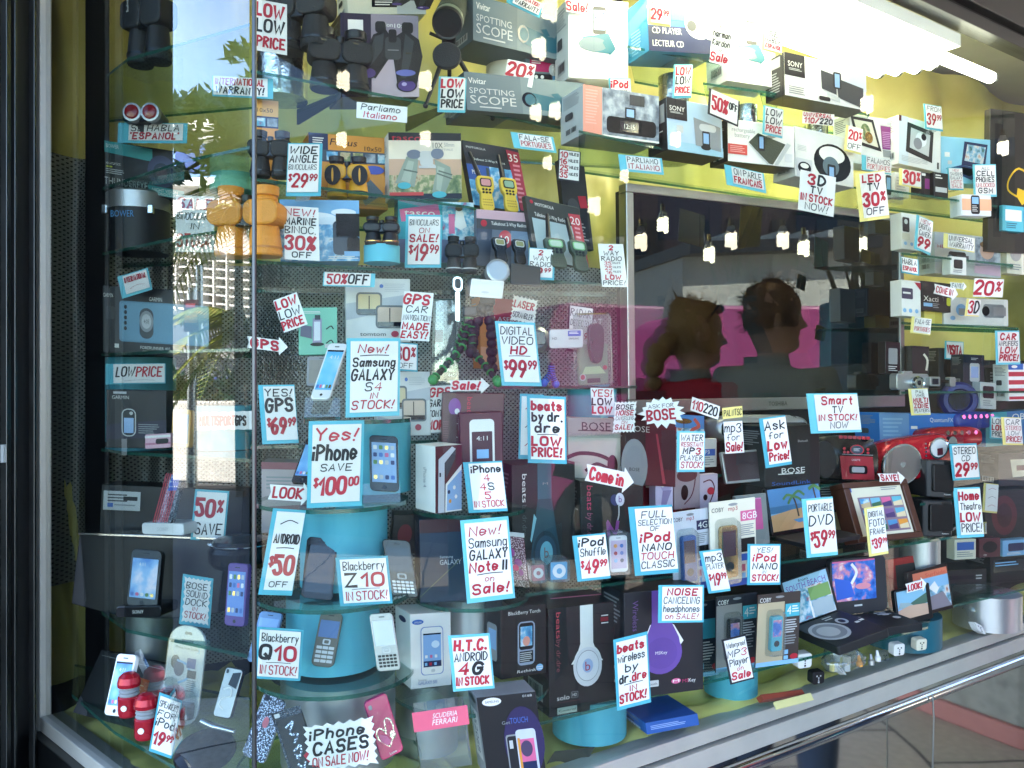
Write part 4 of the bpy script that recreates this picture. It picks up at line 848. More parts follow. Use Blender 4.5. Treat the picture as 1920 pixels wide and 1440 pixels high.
B('headphone_box', 'tall black box picturing white headphones and a red lettered earcup', 'box', (1028, 1142, 1162, 1127, 1030, 1346), 1.6, .11, '18181b', "R 43 0 61 42 W;G W 43 36 61 36 66 46 75 54 30 54 38 46;E 53 56 20 18.5 W;E 53 58 20 18.5 dcdcde;E 53 57 16 14.6 GREY;E 53 57 15.4 14 e4e4e6;E 53 57 7.4 6.6 a9bede;T b02040 49.4 53 8.6 7 b;V c8505c 10 4 6 24 beats;V 8a4a52 10 29 6 30 by dr.dre;T W 10 81 4.4 17 solo;O 29 79 39 85 GREY 2;O 29.6 79.4 38.4 84.6 18181b 2;T W 31 80.5 3 6 HD;O 10 92 37 98 W 1;T DG 12 94 2 23 Control;R 72 11 82 12 W;R 71 13 82 17 8a1020;R 72 18 82 19 W;T LG 66 93 1.8 24 M MONSTER;N 10 87 50 88 5a2a2a 1", 26, group=GB)
B('headphone_box', 'tall black box picturing teal headphones beside vertical white print', 'box', (959, 872, 1078, 866, 961, 1096), 1.62, .1, '121416', "R 40 0 62 46 2e5c6a;G 1f4450 40 30 62 30 70 60 76 80 28 80 34 56;G 7fb4c0 34 42 38 46 30 66 28 64;E 52 76 20 19 16303c;E 52 77 17 16 24485a;E 53 76 10 10 6fb4c2;T 8a5a4a 49.5 71 9 7 b;V W 16 8 7 24 beats;V 4a4e52 16 34 7 26 by dr.dre;T GREY 48 16 2 8 M", 18, group=GB)
B('earphone_box', 'black box picturing small white earphones on a violet ribbon cable', 'box', (1088, 902, 1206, 912, 1090, 1080), 1.64, .08, '131316', "V c23a62 10 4 9 26 beats;V 8a4a62 10 33 9 32 by dr.dre;E 54 17 7 6 3a3a6a;E 62 16 7 7 e0d8e4;T 7a3a8a 60 12 7 5 b;L LG 2 60 22 60 32 58 38;L 9a4a9a 5 58 40 54 52 46 46 42 42 46 64 56 76", 16, group=GB)
B('headphone_box', 'grey and cream box picturing black over ear headphones', 'box', (1064, 783, 1172, 786, 1066, 906), 1.74, .08, 'c6c3b4', "R 0 0 100 30 a5a69c;T K 24 6 13 50 BOSE;L K 1.5 18 19 52 19;L K 1.5 58 19 86 19;T GREY 0 22 5 80 Comfort 3 Acoustic;L K 6 0 60 20 54 50 56 74 66 78 80;E 76 72 9 16 K;L K 5 30 80 48 70 66 76", 20, group=GB)
B('headphone_box', 'black and maroon box picturing a grey oval earcup', 'box', (1172, 784, 1266, 792, 1172, 908), 1.76, .08, '1a1618', "R 40 0 100 100 MAR;T LG 8 10 9 40 BOSE;E 18 70 26 40 GREY;E 18 72 20 32 8a8c90;T K 8 74 5 20 BOSE;G a83a4a 60 20 64 20 80 96 74 96", 20, group=GB)
B('headphone_box', 'large dark box picturing purple over ear headphones', 'box', (1170, 1112, 1318, 1100, 1171, 1312), 1.62, .1, '1d1c22', "R 34 0 58 50 6a4a9c;G W 32 32 36 34 26 54 22 50;G W 58 32 62 34 74 50 70 54;G 6a4a9c 34 30 58 30 68 46 72 62 20 62 26 46;E 46 60 26 20 6a4a9c;E 46 60 20 15 6341940;T W 38 58 3 15 MSKey;V 6a4a7a 10 8 7 36 Wireless R;O 14 85 42 91 LG 1;T DG 20 87 2.5 20 Bluetooth;E 64 88 6 2.6 PINK;T W 60 86.6 2.6 8 M;T b83a6a 72 87 3.4 8 MS;T W 80 87 3.4 9 Key".replace('6341940', '634494'), 20, group=GB)
B('headphone_box', 'long flat purple box lying behind the purple headphone carton', 'box', (1163, 1078, 1262, 1074, 1163, 1104), 1.75, .08, '31234a', "R 0 0 100 20 3f2e5e", 20, group=GB)
B('ferrari_case_pack'.replace('ferrari_', 'phone_'), 'clear pack with salmon top holding a black phone case with yellow shield', 'phone case', (776, 1336, 872, 1322, 790, 1450), 1.33, .04, 'blister', "R -4 0 104 32 e2607a;S W 34 6 8 48 SCUDERIA;S W 32 16 9 48 FERRARI", 12)
B('phone_carton', 'black carton with grey spine picturing a glowing touch phone', 'box', (893, 1308, 1004, 1296, 914, 1462), 1.4, .06, '131318', "E 24 7 16 5 W;T K 13 5.4 3 23 SAMSUNG;E 70 60 34 44 2a2050;T GREY 36 32 4 14 Get;T 4a6ab8 50 29 7 30 TOUCH;O 40 50 62 110 K 4;O 39 49 63 110 GREY 4;O 41 51 61 110 16161e 4;R 44 56 50 66 LG;O 56 44 90 120 c2c8d4 6;R 60 56 86 84 PINK;E 72 68 10 10 4a3a5a;R 60 84 86 120 NAVY;R 58 54 62 110 ORG;T LG 76 2 3 16 0168", 18, side='8a8c90', group=GB, sideart="E 50 8 36 4 GUN;R 20 20 90 80 LG;V NAVY 40 24 30 50 352068")
# music players
def blister_pack(c, D, label, card, spec, pl, yaw=18, hang='GREY'):
    t, fr = carton('player_pack', label, 'music player', c, D, .004, card, spec, yaw, group='hanging packs of small players')
    x0, y0, x1, y1, body, scr = pl
    a = fr.sub(x0, y0, x1, y1, .012)
    mb = MB(); mb.slab(a, rr(0, 0, a.W, a.H, a.W * .18), -.010, 0, body); x = mb.build('player', t, .001)
    mb = MB(); mb.face([a.q(u, w_, .0006) for u, w_ in ((12, 10), (88, 10), (88, 58), (12, 58))], scr)
    mb.face([a.m(u, w_, .0006) for u, w_ in ell(a.W / 2, a.H * .78, a.W * .24, a.W * .24)], 'GUN'); mb.build('screen', x)
    b_ = fr.sub(x0 - 6, y0 - 8, x1 + 6, y1 + 8)
    mb = MB(); o_ = rr(0, 0, b_.W, b_.H, b_.W * .2); i_ = rr(.004, .004, b_.W - .004, b_.H - .004, b_.W * .18)
    mb.prism([b_.m(u, w_, .0012) for u, w_ in o_], [b_.m(u, w_, .02) for u, w_ in i_], 'blister', 'blister', 'inner'); mb.build('blister', t)
    mb = MB(); mb.slab(fr, ell(fr.W / 2, fr.H * .05, fr.W * .1, fr.H * .016), .0008, .0012, hang); mb.build('hang_hole', t)
CB = "T W 4 5 6 26 COBY;R 0 12 62 100 {0};R 0 94 100 100 SKY;R 64 16 98 34 TB;T W 68 19 12 10 4;N 80 19 96 30 W 3;N 64 38 96 58 LG 6;N 64 60 92 74 GREY 4;R 64 80 74 86 SKY;R 64 88 74 93 SKY;E 88 90 9 4 RED"
blister_pack((1422, 1116, 1502, 1108, 1416, 1252), 1.76, 'sand-coloured pack with a teal music player, foremost of the small packs', '3c322e', CB.format('b8a888'), (26, 30, 52, 78, 'TB', 'pic_fish'))
blister_pack((1343, 1120, 1420, 1110, 1342, 1262), 1.8, 'grey pack with a dark music player behind the waterproof player card', '2a2c34', CB.format('8d8986'), (24, 30, 52, 78, 'GUN', 'pic_fish'))
blister_pack((1296, 1130, 1345, 1124, 1298, 1272), 1.84, 'dark blue pack mostly hidden by the purple headphone carton', '16222e', "R 20 24 98 50 TB;N 24 54 90 80 LG 7;R 30 82 44 90 SKY;R 0 94 100 100 SKY;E 86 88 12 4 RED", (2, 40, 18, 70, 'GUN', 'K'))
C2 = "T K 4 7 5 26 COBY;T RED 40 7 5 20 mp3;R 66 14 98 26 {0};T W 70 16 8 0 {1};N 66 30 96 44 GREY 6;R 66 46 96 62 GUN;R 66 64 96 72 BLUE;R 66 76 74 84 c86a7a;R 66 86 74 92 SKY;R 0 92 100 100 2a4a9a"
blister_pack((1330, 943, 1416, 932, 1334, 1106), 1.74, 'cream pack with a gold-sided maroon music player', 'CREAM', C2.format('PINK', '8GB'), (16, 28, 52, 88, 'GOLD', 'MAR'), 20)
blister_pack((1258, 962, 1328, 952, 1264, 1112), 1.72, 'pale pack with a blue music player behind the full selection card', 'dcdce6', C2.format('NAVY', '4GB'), (18, 30, 56, 88, 'BLUE', 'MAR'), 20)
B('earphone_pack', 'pale lilac pack picturing a face wearing an earphone', 'box', (1229, 874, 1262, 872, 1229, 952), 1.78, .03, 'c8bcd8', "E 60 40 34 26 a89cc4;E 40 44 14 8 W;E 40 44 8 5 GUN;G 8c80a8 40 60 90 60 60 96 30 96", 18, group=GB)
B('earphone_pack', 'clear pack with a loop of red earphone cable', 'box', (1264, 866, 1312, 862, 1264, 956), 1.8, .02, '9c8a90', "E 50 30 40 14 5a2a30;L MAR 4 20 30 40 10 80 30 70 70 40 90;E 40 66 14 16 GUN", 18, group=GB)
B('earphone_pack', 'white and blue pack with a hanging tab behind the water resistant card', 'box', (1256, 826, 1344, 822, 1256, 880), 1.88, .02, 'd6d2cc', "T GREY 6 10 12 20 COBY;R 62 36 96 60 BLUE;T W 66 40 14 0 MP3;N 62 64 96 96 GREY 4", 18, group=GB)
B('earphone_pack', 'lilac clear pack with a curled earphone beside the pink player', 'box', (1312, 890, 1346, 888, 1312, 962), 1.82, .02, 'b8a8b8', "L MAR 6 20 20 60 16 80 40 50 80;E 60 44 20 10 RED;E 30 60 12 8 GUN", 18, group=GB)
B('beach_postcard', 'postcard with umbrellas and a flamingo under the television', 'postcard', (1256, 776, 1320, 780, 1256, 826), 1.92, .004, 'SKY', "R 0 0 100 50 4a8ac4;R 0 50 100 100 pic_city;E 40 24 24 10 GOLD;L K 2 40 24 40 90;L c8584a 9 84 90 62 60 84 40 72 16", 20)
B('speaker_box', 'large black box with white speaker print behind the tilted low price card', 'box', (1432, 800, 1536, 796, 1434, 914), 1.9, .1, '18191b', "T W 30 70 9 42 BOSE;L W 1.2 24 80 50 80;L W 1.2 54 80 70 80;T LG 60 24 4 18 Bluetooth;T BLUE 12 92 6 70 SoundLink", 22, group=GB)
B('player_box', 'bright blue box with white print behind the red radios', 'box', (1648, 774, 1798, 776, 1650, 842), 2.34, .09, '2a78c4', "R 0 0 36 100 6a94c0;N 4 14 30 70 8ab0d0 5;T W 62 12 12 30 QuantumFX;R 38 36 46 44 W;N 40 78 70 90 9ac0e0 2", 22, group=GB)
B('player_box', 'deep blue box at the far end behind the car stereo card', 'box', (1848, 774, 1945, 768, 1848, 838), 2.5, .06, '2a6fa8', "R 0 0 40 100 2f9aa4;T W 50 8 18 36 OBY", 22, group=GB)
B('striped_box', 'white box with red stripes and a blue corner at the picture edge', 'box', (1890, 682, 1945, 682, 1892, 752), 2.46, .05, 'W', "R 0 0 50 16 BLUE;R 0 22 100 34 b83040;R 0 44 100 56 b83040;R 0 66 100 78 b83040;R 0 88 100 96 b83040;E 20 8 10 4 W", 22, group=GB)
B('adapter_box', 'flat blue and grey box with a window lying on the yellow cloth', 'box', (1210, 1356, 1308, 1338, 1214, 1378), 1.64, .11, '2a5aa4', "N 8 30 78 70 9ab4e0 3", 22, 0, group=GB)
# ------------------------------------------------------------------ hand-lettered price cards
INS = {'T': (7, 4, 5, 6), 'L': (13, 3, 2, 6), 'Y': (12, 3, 3, 6), 'K': (6, 3, 6, 5), 'B': (16, 6, 6, 12), 'N': (0, 0, 0, 0), 'R': (2, 3, 9, 7)}
BACKC = {'T': 'TEAL', 'L': 'TEAL', 'B': 'TEAL', 'R': 'TEAL', 'Y': 'YEL', 'K': 'BLKC'}
def zig(W, H, n, d):
    out = []
    for a, b, c in (((0, 0), (W, 0), n), ((W, 0), (W, H), n), ((W, H), (0, H), n), ((0, H), (0, 0), n)):
        for j in range(c):
            t = j / c; u = (j + .5) / c
            p = (a[0] + (b[0] - a[0]) * t, a[1] + (b[1] - a[1]) * t); q = (a[0] + (b[0] - a[0]) * u, a[1] + (b[1] - a[1]) * u)
            i = (W / 2 - q[0], H / 2 - q[1]); l = math.hypot(*i)
            out += [p, (q[0] + i[0] / l * d, q[1] + i[1] / l * d)]
    return out
def burst(W, H, n=15):
    return [(W / 2 + W * .5 * (1 if j % 2 else .8) * random.uniform(.92, 1.12) * math.cos(math.pi * j / n) * 1.1, H / 2 + H * .5 * (1.08 if j % 2 else .8) * random.uniform(.95, 1.12) * math.sin(math.pi * j / n) * 1.1) for j in range(2 * n)]
def sign(c, D, style, text, label, shape='q', yaw=14, col='W'):
    c = list(map(float, c.split())); yaw += random.uniform(-9, 9); ti = random.uniform(-2, 7); fr = Fr(*c, D, yaw, ti)
    t = thing('price_sign', label, 'sign', fr.base(), 'hand-lettered cards in the display')
    h = 0
    if style != 'N':
        ins = INS[style]
        mb = MB(); bc = BACKC[style]; mb.slab(fr, [(0, 0), (fr.W, 0), (fr.W, fr.H), (0, fr.H)], -.0012, 0, random.choice(('TEAL', 'TEAL2', 'TEAL3')) if bc == 'TEAL' else bc); mb.build('backing_card', t)
        h = .0014
        fr = fr.sub(ins[0], ins[1], 100 - ins[2], 100 - ins[3])
    W, H = fr.W, fr.H; cl = (0, 0, 100, 100)
    if shape == 'q': pts = [(0, 0), (W, 0), (W, H), (0, H)]
    elif shape == 'z': pts = zig(W, H, 6, min(W, H) * .07); cl = (6, 6, 94, 94)
    elif shape == 'b': pts = burst(W, H); cl = (10, 14, 90, 86)
    elif shape == 'a': pts = [(0, 0), (W * .78, 0), (W * .78, -H * .28), (W, H * .5), (W * .78, H * 1.28), (W * .78, H), (0, H), (W * .05, H * .5)]; cl = (6, 2, 84, 98)
    mb = MB(); mb.slab(fr, pts, h, h + .001, col if col != 'W' else random.choice(('CW', 'W', 'e6e4dc', 'f0efea'))); mb.build('card', t)
    mb = MB(); letter(mb, fr.sub(*cl, h + .001), text, .0006, random.choice(('RED', 'RED', 'RED2')), random.uniform(.02, .2), random.uniform(.85, 1.2)); mb.build('lettering', t)
    if shape == 'q' and style in 'TLR' and fr.H > .05:      # folded acrylic foot that keeps the card upright
        f = Fr(*c, D, yaw, ti); mb = MB()
        a = [f.q(30, 99), f.q(70, 99), f.q(70, 99, -.03), f.q(30, 99, -.03)]
        mb.prism([p - V3((0, 0, .0012)) for p in a], a, 'clear', 'clear'); mb.build('foot', t)
    return t
for a in [
 # beside and behind the side window
 ('222 230 352 231 220 268', 1.78, 'B', "k SE HABLA|R 'ESPANOL'", 'wide teal-backed card welcoming Spanish speakers, on the shelf under the red-eyed binoculars'),
 ('398 142 512 148 398 180', 1.62, 'R', 'R INTERNATIONAL|K WARRANTY!', 'card promising international warranty, hung across the corner strip of the glass'),
 ('330 366 402 369 329 472', 1.72, 'N', 'R.8 SALE|k.8 BINOCULARS|k.5 IN|R1.3 STOCK', 'pale card on binoculars half lost in the mirrored white building'),
 ('220 519 277 502 229 560', 1.72, 'B', 'R INTERNATIONAL|u r', 'tilted teal card reading international above the watch box'),
 ('198 682 311 681 198 721', 1.75, 'L', 'K LOW{PRICE|u.25 k', 'long white card reading low price between the watch box and the handheld box'),
 ('365 772 474 770 366 808', 1.66, 'N', 'R MULTISPORT}GPS', 'zigzag-edged card for multisport navigators beside the orange handheld', 'z'),
 ('366 917 430 921 357 1012', 1.58, 'T', 'R2 50^%^|k SAVE', 'teal-framed card with a huge red fifty beside the flag phone'),
 ('343 1076 400 1085 336 1170', 1.47, 'T', 'k BOSE|k SOUND|k DOCK|r.6 IN|r STOCK!', 'ragged white card on teal for a sound dock, before the long black speaker', 'z'),
 ('299 1298 342 1314 279 1408', 1.38, 'T', 'k SPEAKERS|k.7 FOR|k iPod|R2 19^99^', 'slanted teal card pricing speakers, beside the two red capsule speakers'),
 # binocular shelves
 ('478 -2 538 9 478 94', 1.58, 'N', 'R LOW|K LOW|R PRICE', 'plain white low price card before the big black binoculars'),
 ('669 191 764 201 668 221', 1.66, 'N', 'k Parliamo|r Italiano', 'white Italian-spoken card hung under the shelf with the dark purple box'),
 ('823 143 875 145 820 210', 1.78, 'T', 'R LOW|K LOW|K PRICE', 'teal-edged low price card by the tripod legs of the spotting scope'),
 ('952 111 1005 122 944 154', 1.86, 'N', 'R2 20^%^|k.7 OFF', 'tilted white twenty percent card between the two spotting scope boxes'),
 ('958 -22 1020 8 949 4', 1.84, 'B', 'R INTERNATION|K WARRANTY', 'slanting warranty card cut by the picture top, above the upper scope box'),
 ('1058 -14 1104 -8 1062 22', 1.9, 'N', 'k.6 on|R Sale!', 'small sale card at the upper corner of the phone loudspeaker box'),
 ('540 268 605 269 536 368', 1.55, 'R', 'K WIDE|K ANGLE|k.8 BINOCULARS|R2.2 ^$^29^99^', 'teal-edged card for wide angle binoculars at twenty nine'),
 ('532 386 597 390 534 486', 1.52, 'N', 'r NEW!|K MARINE|k BINOC.|R1.9 30%|K.8 OFF', 'white card for new marine binoculars beside the orange pair'),
 ('761 402 829 403 759 502', 1.68, 'T', 'k BINOCULARS|r.7 ON|R SALE!|R2.2 ^$^19^99^', 'teal-edged card putting binoculars on sale, next to the opera glasses'),
 ('607 510 704 513 605 536', 1.58, 'R', 'R 50%}OFF', 'long white fifty percent off card above the navigator box'),
 ('512 564 556 548 533 624', 1.5, 'N', 'R LOW|k LOW|R PRICE', 'tilted white low price card on the mint navigator box'),
 ('758 546 813 550 749 637', 1.62, 'N', 'R1.4 GPS|k CAR|k NAVIGATION|R MADE|R EASY!', 'white card praising car navigation, leaning on the navigator box'),
 ('650 634 751 634 648 783', 1.33, 'T', 'r New!|u.3 k|K Samsung|K1.3 GALAXY|k S{4|r.7 IN|r STOCK!', 'large teal card for a new phone, leaning beside the white phone on the topmost disc'),
 ('736 641 783 645 736 694', 1.55, 'T', 'R2 30^%^|k.7 OFF', 'teal card with percent off peeping out behind the large new phone card'),
 ('463 630 540 640 463 652', 1.4, 'N', 'R GPS', 'white arrow for navigators beside the corner strip of the glass', 'a'),
 ('484 722 552 721 492 833', 1.42, 'L', 'k.8 YES!|K1.4 GPS|R2.2 ^$^69^99^', 'white sixty nine card for navigators beside the corner strip'),
 ('579 790 683 788 575 953', 1.335, 'T', 'r1.2 Yes!|K1.6 iPhone|k.7 SAVE|R2.2 ^$^100^00^', 'big teal card saving a hundred on phones, on the upper blue disc stand'),
 ('506 908 586 914 502 936', 1.33, 'N', 'R LOOK', 'white arrow reading look pointing at the big save card', 'a'),
 ('512 953 574 957 484 1115', 1.34, 'L', 'u1.2 k|K1.1 ANDROID|u.2 k|R2.2 ^$^50|k.5 OFF', 'slanted teal card with a huge red fifty, standing beside the bronze black phone'),
 ('629 1046 727 1042 638 1137', 1.31, 'T', 'k Blackberry|R1.5 }Z{10|u.2 k|r IN STOCK!', 'teal card with a red outlined ten between two black phones'),
 ('482 1175 569 1181 476 1272', 1.3, 'T', 'k Blackberry|R1.5 }Q{10|u.2 k|r IN STOCK!', 'teal card with black round letter and red ten beside the blue slider phone'),
 ('568 1362 700 1342 578 1452', 1.29, 'N', 'K iPhone|K1.2 CASES|r ON SALE NOW!', 'large star-edged white card for phone cases at the bottom of the tower', 'z'),
 ('805 724 850 722 800 812', 1.62, 'N', 'R GPS|K GARMIN|K TOMTOM|R1.2 MORE', 'white card listing navigators, half behind the maroon box'),
 ('842 713 918 713 842 733', 1.5, 'N', 'R Sale!', 'white arrow reading sale on the maroon box', 'a'),
 ('928 602 1003 605 941 723', 1.55, 'T', 'k DIGITAL|k VIDEO|R HD|u.2 k|R2.4 ^$^99^99^', 'teal-framed card for digital video cameras at ninety nine'),
 ('962 552 1009 563 956 600', 1.8, 'N', 'R LASER|k.8 SCRAMBLER', 'ragged white card for a laser scrambler above the video camera card', 'z'),
 ('1066 570 1114 577 1062 658', 1.82, 'K', 'k RADAR|k DETECTOR|R2 99^99^', 'white radar detector card behind the silver camcorder'),
 ('975 738 1020 740 972 860', 1.56, 'T', 'u r|u k|u r', 'teal card mostly hidden behind the headphone low price card'),
 ('988 741 1061 744 990 868', 1.5, 'T', 'R beats|K by dr.|K dre|u.2 k|R LOW|R PRICE!', 'tall teal card in front of the black headphone box with the blue earcup'),
 ('1107 727 1150 728 1110 778', 1.72, 'N', 'r YES!|K LOW|R LOW', 'small white yes low card on the teal cylinder'),
 ('1152 753 1194 752 1148 812', 1.66, 'N', 'K BOSE|R NOISE|k.8 CANCELLING|r.6 ON|R SALE!', 'ragged white card for noise cancelling headphones by the grey box', 'z'),
 ('1200 752 1276 746 1206 800', 1.7, 'N', 'k.6 ASK FOR|R1.6 BOSE', 'star-shaped white ask card under the television frame', 'b'),
 ('1298 744 1350 762 1294 769', 1.72, 'N', 'R 110}220', 'slanted white voltage card under the television', ),
 ('1354 765 1391 761 1355 786', 1.75, 'N', 'k PAL NTSC', 'small yellow card on video standards under the television', 'q', 14, 'YEL'),
 ('1356 791 1391 789 1360 851', 1.76, 'N', 'k mp3|k.7 for|R Sale!', 'white card selling music players before the silver flip screen'),
 ('1270 808 1322 809 1269 885', 1.66, 'T', 'k WATER|r.7 RESISTANT|K MP{3|k.8 PLAYER|r STOCK!', 'teal-framed card for water resistant players on the clear packs'),
 ('1423 785 1472 778 1436 878', 1.78, 'L', 'k Ask|k.7 for|R Low|R Price!', 'tilted teal card asking for a low price, on the black speaker box'),
 ('1512 738 1607 737 1521 813', 1.82, 'L', 'R1.2 Smart|K TV|R.9 IN STOCK!|k NOW', 'teal-edged smart television card above the black and red radio'),
 ('1100 870 1190 889 1096 901', 1.5, 'N', 'R Come in', 'large white arrow inviting people in, over the earphone box', 'a'),
 ('868 867 941 864 879 962', 1.42, 'L', 'K iPhone|r 4|r 4}S|r 5|r.9 IN STOCK', 'teal card listing three phone generations before the pictured white phone'),
 ('863 976 953 968 876 1132', 1.38, 'T', 'r New!|k Samsung|K GALAXY|R Note }II|u.2 k|r.6 on|R Sale!', 'tall teal card for a new large phone before the dark blue box'),
 ('1073 1005 1135 999 1083 1091', 1.48, 'L', 'K iPod|k Shuffle|R2 ^$^49^99^', 'teal card pricing small music players beside the two square players'),
 ('1178 951 1260 946 1191 1080', 1.52, 'L', 'k FULL|k.8 SELECTION|k.7 OF|R1.3 iPod|K NANO|r TOUCH|k CLASSIC', 'large teal card offering a full selection of music players'),
 ('1311 1034 1352 1029 1329 1113', 1.62, 'L', 'k mp3|k.8 PLAYER|R2 ^$^19^99^', 'slanted teal nineteen card before the gold music player pack'),
 ('1402 1020 1464 1020 1401 1097', 1.66, 'T', 'k.8 YES!|R1.2 iPod|K NANO|k.5 IN|R STOCK!', 'teal card with red stock line under the grey pink-screened player'),
 ('1503 936 1561 931 1513 1046', 1.76, 'L', 'k PORTABLE|k DVD|R2 ^$^59^99^', 'teal card pricing portable disc players before the wooden photo display'),
 ('1620 953 1656 947 1630 1044', 1.9, 'Y', 'k DIGITAL|k FOTO|k FRAME|R1.8 ^$^39^99^', 'narrow yellow-backed card leaning on the wooden photo display'),
 ('1235 1097 1320 1097 1234 1168', 1.55, 'T', 'R NOISE|k CANCELING|k headphones|r.8 on SALE!', 'teal-framed card for noise canceling headphones over the purple earcup'),
 ('1150 1200 1214 1184 1157 1333', 1.47, 'T', 'R beats|k wireless|k by|K dr.{dre|u.2 k|r.7 IN|R STOCK!', 'slanted teal card on wireless headphones between the white and purple earcups'),
 ('840 1192 918 1187 850 1297', 1.32, 'T', 'R1.2 H.T.C.|k ANDROID|R1.3 4}G|R IN STOCK', 'teal card with red block capitals between the white phone box and the black one'),
 ('1353 1200 1398 1189 1370 1284', 1.63, 'K', 'k Waterproof|k MP{3|k Player|r.6 on|R Sale', 'black-edged card for waterproof players leaning on the lower shelf'),
 ('1645 888 1694 888 1649 903', 1.98, 'N', 'R SAVE!', 'little white arrow reading save on top of the wooden photo display', 'a'),
 ('1780 833 1831 831 1787 901', 2.12, 'T', 'k STEREO|k.8 CD|R1.8 29^99^', 'teal card pricing a stereo beside the small black speakers'),
 ('1787 915 1837 913 1795 1009', 2.12, 'L', 'R Home|k Theatre|R LOW|k PRICE!', 'teal card for home theatre beside the lower black speaker'),
 ('1703 729 1739 728 1709 779', 2.2, 'Y', 'k.7 PAL|k.7 VHS|R MULTI|R ZONE|k.8 PLAYERS', 'yellow-backed card for multi zone players over the blue box'),
 ('1856 780 1886 783 1856 822', 2.4, 'T', 'k LOW|R LOW|k PRICE', 'small teal low price card at the end of the shelf, behind the car stereo card'),
 ('1877 782 1914 783 1881 834', 2.36, 'Y', 'k CAR|r.8 STEREO|k.8 LOW|R PRICE!', 'yellow-backed car stereo card at the far end of the radios'),
 ('1866 620 1911 620 1868 684', 2.38, 'T', 'R CAR|k.8 AMPLIFIERS|R LOW|R PRICE!', 'teal-framed car amplifier card above the striped box'),
 ('1697 1095 1735 1085 1700 1112', 2.05, 'N', 'R LOOK!', 'white arrow reading look above the small picture display', 'a'),
 # on and above the television
 ('1214 -16 1256 -10 1215 45', 1.84, 'Y', 'k.6 CD|k BLOW OUT|R1.8 29^99^', 'yellow-edged blow out card on the blue disc player box'),
 ('1141 146 1182 147 1145 203', 1.88, 'T', 'R1.3 iPod|k.8 ACCESSORIES|k.6 IN|R STOCK', 'teal-framed accessories card hung on the pink-striped clock radio box'),
 ('1264 121 1299 121 1261 184', 1.92, 'T', 'R LOW|K LOW|R PRICE', 'teal-edged low price card on the silver cylinder under the blue box'),
 ('1337 40 1373 50 1330 116', 1.92, 'N', 'r.6 NEW|K harman|K Kardon|k.6 on|R1.2 Sale', 'white sale card between the blue box and the white loudspeaker box'),
 ('1430 52 1468 62 1428 93', 1.98, 'Y', 'k SE|k HABLA|R ESPANOL', 'pale yellow card in Spanish on the white loudspeaker box'),
 ('1330 165 1387 190 1327 213', 1.9, 'K', 'R1.5 50%}^OFF^', 'black-backed tilted fifty percent card over the silver cylinder'),
 ('1432 197 1469 206 1430 251', 2.0, 'T', 'K LOW|K LOW|R PRICE', 'teal-edged low price card above the rechargeable speaker box'),
 ('1505 209 1564 215 1504 231', 2.1, 'N', 'R.7 UNIVERSAL|R 110/}220', 'white universal voltage card over the round speaker box'),
 ('1587 234 1618 242 1583 282', 2.14, 'Y', 'R1.6 20^%^|k.7 OFF', 'yellow-edged twenty off card beside the dark-framed picture box'),
 ('1616 290 1671 300 1616 318', 2.18, 'L', 'k FALAMOS|r PORTUGUES', 'teal-backed card for Portuguese speakers, above the large percent card'),
 ('1358 308 1432 325 1363 346', 1.82, 'B', 'k ON PARLE|R FRANCAIS', 'slanted teal card for French speakers on the television top'),
 ('1159 289 1241 297 1163 320', 1.72, 'B', 'k PARLIAMO|r ITALIANO', 'teal-backed Italian-spoken card near the upper corner of the television'),
 ('957 247 1037 257 964 277', 1.8, 'B', 'k FALA-SE|r PORTUGUES', 'slanted teal card for Portuguese speakers under the lower scope box'),
 ('1047 279 1089 285 1045 337', 1.88, 'K', 'R 10}^MILES^|R 16}^MILES^|R 25}^MILES^|R 35}^MILES^', 'black-edged card listing four radio ranges in miles'),
 ('992 464 1041 467 990 523', 1.7, 'R', 'R 2|k WAY|k RADIO|R1.6 99^99^', 'small teal-edged two way radio card before the grey and green radios'),
 ('1121 457 1168 458 1129 538', 1.74, 'N', 'R 2|k WAY|k RADIO|r.8 35}^MILES^|r.8 25}^MILES^|r.8 16}^MILES^|R LOW|k PRICE!', 'tall white two way radio card beside the television frame'),
 ('1501 318 1567 333 1496 393', 1.96, 'N', 'R1.4 3}D|K TV|R IN STOCK|k NOW!', 'white card for 3D television hung over the television top edge'),
 ('1603 325 1658 319 1613 416', 2.06, 'Y', 'R LED|K TV|R1.8 30^%^|k OFF', 'white card on yellow for LED television at the corner of the television'),
 ('1686 315 1727 322 1686 347', 2.2, 'Y', 'R1.4 30^%^', 'small yellow-edged thirty card beside the LED television card'),
 ('1732 194 1765 200 1735 241', 2.26, 'T', 'k.6 FROM|R1.6 39^99^', 'small teal thirty nine card on the picture display box'),
 ('1824 308 1867 308 1826 369', 2.34, 'T', 'k.7 ALL|K CELL|K PHONES|r.8 UNLOCKED|K GSM', 'teal-framed card for unlocked cell phones at the far end'),
 ('1776 314 1804 315 1779 356', 2.3, 'T', 'r.7 NEW|k SAMSUNG|k GALAXY|r NOTE|r SALE', 'small teal card for a new phone beside the unlocked phones card'),
 ('1719 402 1749 415 1714 466', 2.2, 'L', 'r.7 NEW|k DIGITAL|k CAMERA|R1.8 99', 'slanted teal digital camera card on the white camera box'),
 ('1689 481 1722 487 1690 511', 2.16, 'R', 'k HABLA|R ESPANOL', 'small teal-edged Spanish card against the television frame'),
 ('1770 437 1828 447 1769 464', 2.3, 'Y', 'k UNIVERSAL|k WARRANTY', 'yellow-edged universal warranty card on the grey camcorder box'),
 ('1752 532 1797 543 1750 550', 2.24, 'N', 'R COME IN', 'small white arrow inviting people in, on the black camera box', 'a'),
 ('1781 529 1812 532 1781 540', 2.3, 'N', 'k SAVE!', 'tiny white arrow reading save behind the small invitation arrow', 'a'),
